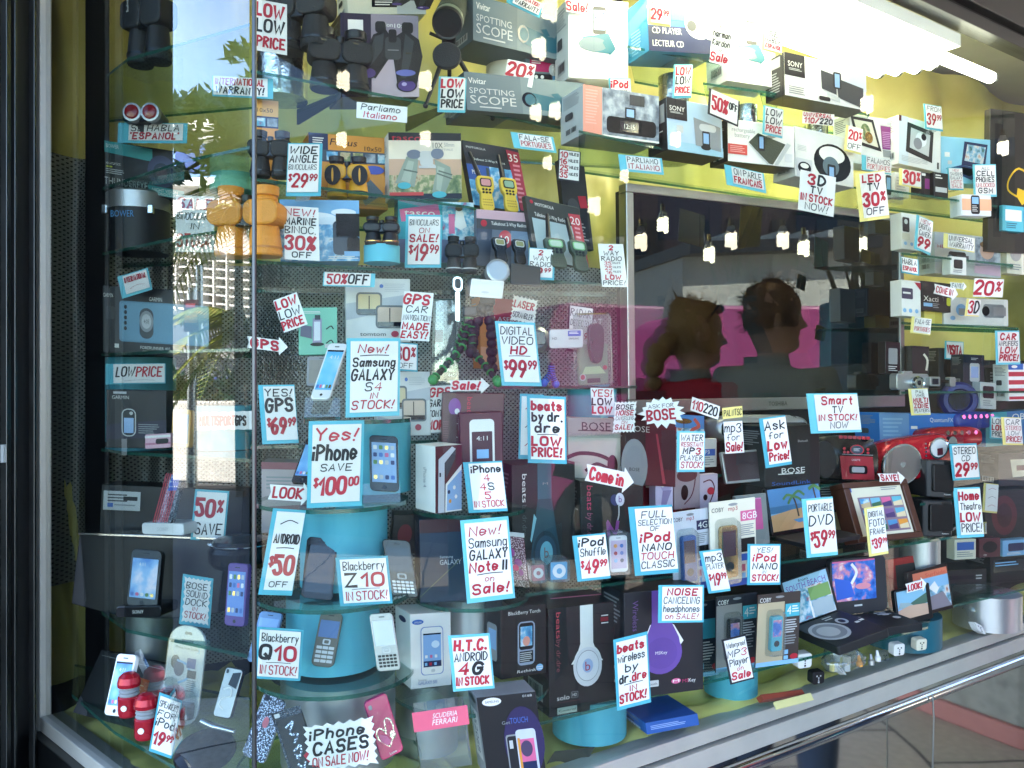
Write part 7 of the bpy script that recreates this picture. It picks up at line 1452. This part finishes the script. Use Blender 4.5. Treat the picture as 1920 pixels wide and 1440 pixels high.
mb = MB(); block(mb, f, 0, -10, 100, 40, -3, 0, 'stucco'); block(mb, f, 0, 70, 100, 82, -3, .1, 'stucco'); mb.build('slab', t)
mb = MB(); block(mb, f, 30, 100, 78, 230, -.1, 0, '2a4a8c'); mb.build('sign_board', t)
mb = MB(); f2 = down(mfr(mL, (500, 240, 530, 240, 500, 700), 17.6)); block(mb, f2, 0, 0, 100, 100, -.6, 0, 'stucco'); mb.build('column', t)
def leafy(f, name, label, cl, n, D, size, mat, trunk):
    g0 = f(P(*trunk[0])); g0.z = 0
    t = thing(name, label, 'tree', g0)
    mb = MB()
    for px, py, r, k in cl:
        for i in range(k):
            a, b = random.gauss(0, r * .5), random.gauss(0, r * .4); c = P(px + a, py + b, D + random.uniform(-1, 1) * .6)
            u = V3((random.gauss(0, 1), random.gauss(0, 1), random.gauss(0, .7))).normalized(); v = u.orthogonal().normalized(); s_ = size * random.uniform(.6, 1.4)
            q = [c - u * s_, c - v * s_ * .34, c + u * s_, c + v * s_ * .34]
            mb.face([f(p) for p in q], mat)
    mb.build('crown', t)
    mb = MB(); pts = [g0] + [f(P(*q)) for q in trunk]; mb.tube(pts, [.16] + [.13 - .025 * i for i in range(len(trunk))], 'bark', 10)
    for px, py, r, k in cl[::2]: mb.tube([pts[-1], pts[-1].lerp(f(P(px, py, D)), .6) + V3((0, 0, .1)), f(P(px, py, D))], [.05, .03, .012], 'bark', 6)
    mb.build('trunk', t)
leafy(mL, 'street_tree', 'dark leafy street tree mirrored in the side window', [(330, 210, 26, 160), (370, 200, 30, 240), (420, 210, 34, 300), (460, 170, 30, 160), (455, 260, 44, 380), (420, 300, 40, 300), (350, 260, 26, 80), (470, 340, 46, 380), (330, 330, 20, 70), (510, 240, 60, 400), (455, 95, 18, 60), (350, 420, 20, 60)], 0, 8, .085, 'leaf', [(560, 420, 8.2), (545, 330, 8.2), (520, 270, 8.2)])
def palm(f, base, top, D, label, n=26, L_=1.7, seed=3):
    random.seed(seed); g0 = f(P(*base, D)); g0.z = 0; hd = f(P(*top, D))
    t = thing('palm_tree', label, 'palm tree', g0, None)
    mb = MB(); mb.tube([g0, g0.lerp(hd, .5) + V3((.05, 0, 0)), hd], [.07, .06, .05], 'bark', 10); mb.build('trunk', t)
    for i in range(n):
        az = random.uniform(0, 6.28); el = random.uniform(-.5, 1.0); d = V3((math.cos(az), math.sin(az), 0)); mb = MB(); pts = []
        for j in range(9):
            s_ = j / 8; pts.append(hd + d * (L_ * s_ * math.cos(el * .6)) + V3((0, 0, L_ * (s_ * math.sin(el) - s_ * s_ * .75))))
        mb.tube(pts, [.014 * (1 - j / 9) + .003 for j in range(9)], 'palmleaf', 5)
        for j in range(1, 9):
            for m_ in range(3):
                q = pts[j - 1].lerp(pts[j], m_ / 3); side = d.cross(V3((0, 0, 1))).normalized()
                for s_ in (-1, 1):
                    l = L_ * .34 * math.sin(math.pi * min(.95, (j + m_ / 3) / 9.2)) + .05; e = q + side * s_ * l + d * l * .5 + V3((0, 0, -l * .55)); w_ = d * .022
                    mb.face([q - w_, q + w_, e], 'palmleaf')
        mb.build('frond', t)
palm(mL, (452, 800), (448, 400), 11, 'yellow green palm mirrored at the corner strip of the side window', 30, 1.5)
palm(mL, (470, 800), (462, 610), 12, 'low bushy palm mirrored beside the corner strip', 24, 1.2, 5)
def post(f, px, y0, D, label, arm=None, banner=None):
    a = f(P(px, y0, D)); g0 = V3((a.x, a.y, 0)); t = thing('street_lamp', label, 'street lamp', g0)
    mb = MB(); mb.tube([g0, a], [.08, .05], 'ALU', 10); mb.build('pole', t)
    if arm:
        mb = MB(); mb.tube([a] + [f(P(*q, D)) for q in arm], .035, 'ALU', 8); mb.build('arm', t); mb = MB(); mb.ball(f(P(*arm[-1], D)), .16, 'LG', 10, (1.6, 1.6, .5)); mb.build('lamp_head', t)
    if banner:
        b = mfr(f, banner, D - .15); mb = MB(); block(mb, b, 0, 0, 100, 100, -.02, 0, '5a3038'); block(mb, b, 6, 36, 94, 72, 0, .01, 'd8a860'); block(mb, b, 14, 12, 80, 24, 0, .01, 'c85a6a'); mb.build('banner', t)
post(mL, 374, 498, 13, 'silver street lamp mirrored before the sunscreens', [(384, 490), (394, 478)])
post(mL, 360, 540, 12, 'slim pole with a maroon and orange banner mirrored in the side window', None, (345, 562, 372, 562, 345, 622))
f = down(mfr(mL, (220, 752, 540, 752, 220, 800), 12.5, -20)); t = thing('planter_wall', 'white planter wall with mixed shrubs mirrored in the side window', 'planter', f.q(50, 100))
mb = MB(); block(mb, f, 0, 0, 100, 100, -1.2, 0, 'stucco'); mb.build('wall', t, .03)
random.seed(5); mb = MB()
for i in range(1500):
    c = f.q(random.uniform(0, 100), 0, -random.uniform(.1, 1.0)) + V3((0, 0, abs(random.gauss(0, .16)))); u = V3((random.gauss(0, 1), random.gauss(0, 1), random.gauss(.6, .6))).normalized(); v = u.orthogonal().normalized()
    mb.face([c, c + u * .1 + v * .03, c + u * .22, c + u * .1 - v * .03], ('leaf', 'palmleaf', 'bark', 'GRN')[int(i / 90) % 4])
mb.build('foliage', t)
f = mfr(mL, (330, 702, 460, 702, 330, 732), 14); t = thing('parked_car', 'blue parked car mirrored behind the planter wall', 'car', f.q(50, 100))
mb = MB(); prof = [(0, .55), (.02, .4), (.2, .34), (.32, .05), (.68, .03), (.8, .32), (.97, .4), (1, .6), (1, 1), (0, 1)]
mb.slab(f, [(x * f.W * 1.6, y * f.H * 3.6) for x, y in prof], -1.7, 0, '2a3f94'); mb.build('body', t, .04)
mb = MB(); mb.slab(f, [(x * f.W * 1.6, y * f.H * 3.6) for x, y in ((.24, .33), (.34, .09), (.66, .07), (.76, .31))], .0, .02, 'screen'); mb.build('window', t)
for k in (.2, .8):
    mb = MB(); mb.slab(f, ell(f.W * 1.6 * k, f.H * 3.6, .32, .32), -.2, .03, 'K'); w_ = mb.build('wheel', t); mb = MB(); mb.slab(f, ell(f.W * 1.6 * k, f.H * 3.6, .18, .18), .03, .05, 'ALU'); mb.build('rim', w_)
f = mfr(mR, (440, 440, 830, 452, 440, 800), 9, 8); f = down(f); t = thing('jewellery_shop', 'grey shop front with large jewelry lettering, faintly mirrored in the long window', 'shop front', f.q(50, 100))
mb = MB(); block(mb, f, 0, 0, 100, 100, -2, 0, 'STN'); mb.build('wall', t)
f.O = f.q(100, 0); f.U = -f.U; mb = MB(); printed(mb, f, 'JEWELRY', f.W * .56, f.H * .09, f.H * .05, 'GUN', .03, f.W * .3); printed(mb, f, 'LUXURY', f.W * .6, f.H * .42, f.H * .05, 'GUN', .03, f.W * .26); mb.build('lettering', t)
mb = MB(); block(mb, f, 6, 20, 94, 38, 0, .04, 'screen'); mb.build('window', t)
# --- mirrored in the television
f = mfr(mT, (1310, 572, 1760, 575, 1310, 800), 7.5, 10); f.H = f.O.z - .35; t = thing('pink_van', 'pink delivery van mirrored in the television', 'van', f.q(50, 100))
mb = MB(); mb.slab(f, rr(0, 0, f.W, f.H, .25), -1.9, 0, 'c64a94'); mb.build('body', t, .03)
mb = MB(); block(mb, f, 0, 40, 100, 42, 0, .015, 'K'); block(mb, f, 0, 62, 100, 63.5, 0, .015, 'K'); mb.build('trim_line', t)
mb = MB(); block(mb, f, 70, 46, 96, 60, 0, .012, 'screen'); mb.build('window', t)
for k in (18, 82):
    mb = MB(); c = f.q(k, 100); f_ = free(c, f.U, f.V, 1, 1); f_.N = f.N; mb.slab(f_, ell(0, 0, .36, .36), -.25, .02, 'K'); w_ = mb.build('wheel', t); mb = MB(); mb.slab(f_, ell(0, 0, .2, .2), .02, .04, 'ALU'); mb.build('rim', w_)
f = down(mfr(mT, (1280, 482, 1620, 470, 1280, 640), 18, 15)); t = thing('white_building', 'low white building with roof posts mirrored in the television', 'building', f.q(50, 100))
mb = MB(); block(mb, f, 0, 0, 100, 100, -5, 0, 'stucco'); mb.build('wall', t)
mb = MB(); block(mb, f, -2, -6, 102, 0, -5.2, .5, 'GUN'); mb.build('roof', t)
mb = MB()
for k in range(7): block(mb, f, 6 + k * 14, -11, 9 + k * 14, -6, -.5, .2, 'LG')
mb.build('roof_post_row', t)
mb = MB(); block(mb, f, 78, 40, 90, 100, 0, .06, 'GUN'); mb.build('door', t)
f = down(mfr(mT, (1590, 556, 1800, 556, 1590, 600), 5.2)); t = thing('planter', 'dark green planter of spiky leaves mirrored in the television', 'planter', f.q(50, 100))
mb = MB(); block(mb, f, 0, 0, 100, 100, -.5, 0, 'DTL'); mb.build('box', t, .02)
mb = MB()
for i in range(60):
    c = f.q(random.uniform(5, 95), 0, -.25); a = random.uniform(-.7, .7); e = c + f.U * math.sin(a) * .35 + V3((0, 0, .36 * math.cos(a))) + f.N * random.uniform(-.1, .1); mb.face([c - f.U * .016, c + f.U * .016, e], 'leaf')
mb.build('foliage', t)
f = down(mfr(mT, (1060, 300, 1900, 300, 1060, 640), 26)); t = thing('dark_building', 'tall dark maroon building mirrored above the low white one', 'building', f.q(50, 100))
mb = MB(); block(mb, f, 0, 0, 100, 100, -6, 0, '2a1626'); mb.build('wall', t)
for k in range(9):
    mb = MB(); block(mb, f, 6 + k * 10, 22, 12 + k * 10, 40, 0, .05, 'GUN'); mb.build('window', t)
mb = MB(); block(mb, f, 0, 46, 100, 49, 0, .8, '3a3a3e'); mb.build('ledge', t)
# --- dark stone planter with a pink kerb, mirrored in the kick plate
a = [mR(P(px, py, 1.5 * F / (py - 720))) for px, py in ((1668, 1300), (1700, 1322), (1770, 1352), (1920, 1410), (2060, 1450))]
t = thing('stone_planter', 'curved grey stone base with a pink kerb mirrored under the window', 'planter', V3((a[2].x, a[2].y, 0)))
bk_ = [p + V3((1.6, .9, 0)) for p in a[::-1]]
def curb(off, z0, z1, mt, nm):
    mb = MB(); c = sum(a + bk_, V3((0, 0, 0))) / (2 * len(a)); q = [V3((p.x + (c.x - p.x) * off, p.y + (c.y - p.y) * off, 0)) for p in a + bk_]
    mb.prism([p + V3((0, 0, z0)) for p in q], [p + V3((0, 0, z1)) for p in q], mt, mt); mb.build(nm, t, .01)
curb(0, 0, .085, 'KRB', 'kerb'); curb(.02, .085, .95, 'stone', 'base')
# --- passers-by, mirrored in the television
def skin(name, parent, nodes, mat, off, rot, sc):
    """nodes: name -> (x forward, y left, z up, radius, parent node); one continuous grown surface"""
    ks = list(nodes); me = bpy.data.meshes.new(name); ca, sa = math.cos(rot), math.sin(rot); pl = wpos(parent)
    vs = []
    for k in ks:
        x, y, z, r, pa = nodes[k]; vs.append(V3((off.x + (x * ca - y * sa) * sc, off.y + (x * sa + y * ca) * sc, z * sc)) - pl)
    me.from_pydata([tuple(v) for v in vs], [(ks.index(nodes[k][4]), i) for i, k in enumerate(ks) if nodes[k][4]], [])
    o = bpy.data.objects.new(name, me); COL.objects.link(o); o.parent = parent
    o.modifiers.new('skin', 'SKIN').use_smooth_shade = True; m_ = o.modifiers.new('sub', 'SUBSURF'); m_.levels = m_.render_levels = 2
    for i, k in enumerate(ks):
        d = me.skin_vertices[0].data[i]; d.radius = (nodes[k][3] * sc,) * 2; d.use_root = (i == 0)
    me.materials.append(M(mat)); return o
HEADP = [(1.52, .03, -.055, .05), (1.54, .07, -.062, .056), (1.556, .09, -.07, .06), (1.575, .092, -.078, .066), (1.59, .086, -.084, .069), (1.602, .094, -.088, .07), (1.612, .09, -.09, .071), (1.622, .094, -.092, .072), (1.632, .095, -.094, .073), (1.645, .094, -.097, .075), (1.66, .09, -.1, .076), (1.675, .089, -.102, .077), (1.692, .097, -.103, .078), (1.715, .097, -.103, .078), (1.74, .088, -.1, .075), (1.765, .068, -.088, .064), (1.785, .036, -.06, .044), (1.795, 0, -.03, .02)]
NOSE = {1.622: .008, 1.632: .03, 1.645: .024, 1.66: .016, 1.675: .009}
def head_rows(k, front=1.0, zmin=0):
    rows = []
    for z, a, b_, hw in HEADP:
        if z < zmin: continue
        r = []
        for j in range(40):
            th = 2 * math.pi * j / 40; cx = (a + b_) / 2; dth = min(th, 2 * math.pi - th); kk = k * (front if dth < .95 and z < 1.745 else 1)
            r.append((cx + (a - b_) / 2 * kk * math.cos(th) + (NOSE.get(z, 0) * math.exp(-(dth / .2) ** 2) if front == 1 else 0), hw * kk * math.sin(th), z + (k - 1) * .09 * (z > 1.7)))
        rows.append(r)
    return rows
def person(V, top, fwd, bfw, label, coat, hair, sk, woman):
    p = mT(V); p.z = 0; rot = math.atan2(fwd.y, fwd.x); brot = math.atan2(bfw.y, bfw.x); sc = top / 1.80
    ca, sa = math.cos(rot), math.sin(rot); w_ = lambda x, y, z: V3((p.x + (x * ca - y * sa) * sc, p.y + (x * sa + y * ca) * sc, z * sc))
    t = thing('person', label, 'person', p, 'passers-by before the window')
    b = {'pel': (0, 0, .96, .15, None), 'bel': (.01, 0, 1.1, .14, 'pel'), 'che': (.01, 0, 1.3, .15, 'bel'), 'nb': (-.02, 0, 1.46, .07, 'che'), 'nk': (-.008, 0, 1.53, .056, 'nb'), 'nt': (-.005, 0, 1.6, .05, 'nk')}
    for s_, n in ((1, 'l'), (-1, 'r')):
        b.update({'sh' + n: (-.01, s_ * .17, 1.41, .065, 'che'), 'el' + n: (-.03, s_ * .23, 1.14, .042, 'sh' + n), 'wr' + n: (.08, s_ * .2, .92, .028, 'el' + n), 'pa' + n: (.11, s_ * .19, .86, .03, 'wr' + n),
                  'hip' + n: (0, s_ * .09, .9, .095, 'pel'), 'kn' + n: (.02, s_ * .1, .5, .06, 'hip' + n), 'an' + n: (-.02, s_ * .1, .09, .038, 'kn' + n), 'ba' + n: (.1, s_ * .11, .04, .034, 'an' + n), 'to' + n: (.17, s_ * .115, .03, .022, 'ba' + n), 'th' + n: (.135, s_ * .17, .86, .011, 'pa' + n)})
        for i in range(4): b['f%d' % i + n] = (.10 + .014 * i, s_ * .2, .815, .0095, 'pa' + n); b['g%d' % i + n] = (.112 + .014 * i, s_ * .192, .765 + .006 * abs(i - 1), .0085, 'f%d' % i + n)
    o = skin('grown', t, b, sk, p, brot, sc)
    bpy.context.view_layer.update()
    me = bpy.data.meshes.new_from_object(o.evaluated_get(bpy.context.evaluated_depsgraph_get()))
    mb = MB(); mb.v = [v.co + p for v in me.vertices]; mb.f = [list(q.vertices) for q in me.polygons]; mb.mi = [mb.k(sk)] * len(mb.f); mb.sm = [True] * len(mb.f)
    bpy.data.objects.remove(o)
    rows = [[w_(*q) for q in r] for r in head_rows(1)]; mb.grid(rows, sk, True); mb.face(rows[-1], sk)
    for s_ in (1, -1):
        mb.ball(w_(-.01, s_ * .08, 1.645), .03 * sc, sk, 10, (.6, .6, 1.1))
        mb.face([w_(.093 - .3 * abs(y), y, 1.606) for y in (-.022, 0, .022)] + [w_(.1 - .3 * abs(y), y, 1.601) for y in (.022, 0, -.022)], '8a4a44')
    mb.build('body', t)
    c = {'a': (0, 0, .9, .165, None), 'b': (.01, 0, 1.1, .165, 'a'), 'c': (0, 0, 1.3, .175, 'b'), 'd': (-.02, 0, 1.45, .11, 'c'), 'e': (-.015, 0, 1.5, .085, 'd')}
    for s_, n in ((1, 'l'), (-1, 'r')): c.update({'s' + n: (-.01, s_ * .19, 1.42, .085, 'c'), 'e' + n: (-.03, s_ * .235, 1.14, .064, 's' + n), 'w' + n: (.07, s_ * .205, .95, .05, 'e' + n)})
    skin('jacket', t, c, coat, p, brot, sc)
    tr = {'a': (0, 0, .97, .155, None)}
    for s_, n in ((1, 'l'), (-1, 'r')): tr.update({'h' + n: (0, s_ * .09, .88, .115, 'a'), 'k' + n: (.02, s_ * .1, .5, .085, 'h' + n), 'n' + n: (-.02, s_ * .1, .12, .065, 'k' + n)})
    skin('trousers', t, tr, 'JEAN', p, brot, sc)
    mb = MB(); rows = [[w_(*q) for q in r] for r in head_rows(1.12 if woman else 1.07, .8, 1.56 if woman else 1.6)]; rows = [[q + (q - w_(0, 0, 1.66)) * (.22 * noise.noise(q * 14) + .1 * noise.noise(q * 40)) for q in r] for r in rows]; mb.grid(rows, hair, True); mb.face(rows[-1], hair)
    ctr = w_(-.01, 0, 1.64)
    for r in rows[3:]:                                   # loose strands standing off the hair
        for j, q in enumerate(r):
            if 5 < j < 35 or r is rows[-1] or r is rows[-2] or r is rows[-3]:
                for k_ in range(3):
                    n_ = (q - ctr).normalized(); d_ = (n_ * random.uniform(.1, .5) + V3((random.gauss(0, .3), random.gauss(0, .3), random.gauss(-.5, .4)))).normalized() * random.uniform(.015, .05); q_ = q + V3((random.gauss(0, .008), random.gauss(0, .008), random.gauss(0, .008)))
                    mb.face([q_ - n_ * .006, q_ - n_ * .006 + n_.orthogonal() * .004, q_ + d_], hair)
    if woman:
        for q, r in (((-.12, 0, 1.63), .045), ((-.155, 0, 1.585), .05), ((-.17, 0, 1.53), .042), ((-.17, 0, 1.47), .03)): mb.ball(w_(*q), r * sc, hair, 12)
    mb.build('hair', t)
    for s_ in (1, -1):
        mb = MB(); o_ = [(-.06, -.035), (.02, -.045), (.14, -.05), (.2, -.025), (.2, .025), (.14, .05), (.02, .045), (-.06, .035)]
        mb.prism([w_(x, s_ * .11 + y, .003) for x, y in o_], [w_(x, s_ * .11 + y, .022 if not woman else .05) for x, y in o_], 'K' if not woman else 'HOT', 'K' if not woman else 'HOT')
        mb.build('sandal' if not woman else 'shoe', t, .006)
        mb = MB(); mb.ball(w_(.077, s_ * .034, 1.668), .012 * sc, 'WPL', 10); mb.ball(w_(.083, s_ * .035, 1.668), .008 * sc, 'K', 8); mb.build('eye', t)
    if woman:
        mb = MB()
        for s_ in (1, -1): mb.ball(w_(.075, s_ * .04, 1.765), .024, 'K', 10, (.8, 1.1, .8))
        mb.tube([w_(.0, .1, 1.70), w_(.06, .08, 1.76), w_(.09, 0, 1.772), w_(.06, -.08, 1.76), w_(.0, -.1, 1.70)], .004, 'K'); mb.build('sunglasses', t)
    mb = MB(); n_ = 16; q0 = [w_(-.02 + .088 * math.cos(2 * math.pi * j / n_), .088 * math.sin(2 * math.pi * j / n_), 1.455) for j in range(n_)]; q1 = [w_(-.03 + .08 * math.cos(2 * math.pi * j / n_), .08 * math.sin(2 * math.pi * j / n_), 1.52) for j in range(n_)]
    mb.grid([q0, q1], 'GREY' if woman else coat, True); mb.build('collar', t)
fw_ = V3((1, 0, 0)); fw_ = fw_ - TVN * (2 * fw_.dot(TVN))
bw_ = V3((math.cos(R(48)), math.sin(R(48)), 0)); bw_ = bw_ - TVN * (2 * bw_.dot(TVN))
person(P(1452, 720, 3.2), 1.9, fw_, bw_, 'grey-jacketed short-haired person in sandals looking along the window', 'GJ', 'HAIR', 'SKIN', False)
person(P(1308, 720, 3.4), 1.84, fw_, bw_, 'red-jacketed person with a ponytail and sunglasses on the head', 'RJ', 'HAIR2', 'SKIN', True)
# --- spiral lamps under the canopy, mirrored in the window and the television
def lamp(c):
    t = thing('spiral_lamp', 'lit white spiral lamp hanging under the canopy, mirrored in the glass', 'lamp', c, 'spiral lamps under the canopy'); s_ = 1.15
    mb = MB(); pts = [c + V3((.02 * s_ * math.cos(j * .5), .02 * s_ * math.sin(j * .5), (-.03 + .0011 * j) * s_)) for j in range(56)]; mb.tube(pts, .0078 * s_, 'cfl', 7); mb.build('coil', t)
    mb = MB(); mb.lathe(c + V3((0, 0, .035)), (0, 0, 1), [(.024, 0), (.026, .012), (.016, .04)], 'WPL', 16); mb.build('base', t)
    mb = MB(); mb.tube([c + V3((0, 0, .07)), c + V3((0, 0, .11))], .013, 'GOLD', 10); mb.build('screw_cap', t)
    mb = MB(); mb.tube([c + V3((0, 0, .1)), V3((c.x, c.y, 3.36))], .003, 'K', 6); mb.build('cord', t)
for f, l in ((mR, ((1030, 18), (643, 152), (797, 152), (1010, 92), (640, 262), (797, 260), (1004, 212), (1026, 306), (1266, 262), (1390, 118), (1625, 196), (1040, 208), (1880, 278), (1170, 330))),
             (mT, ((1243, 422), (1330, 478), (1507, 466), (1615, 460)))):
    for px, py in l: lamp(f(P(px, py, 1.42 * F / (720 - py) if f is mR else 4.4)))
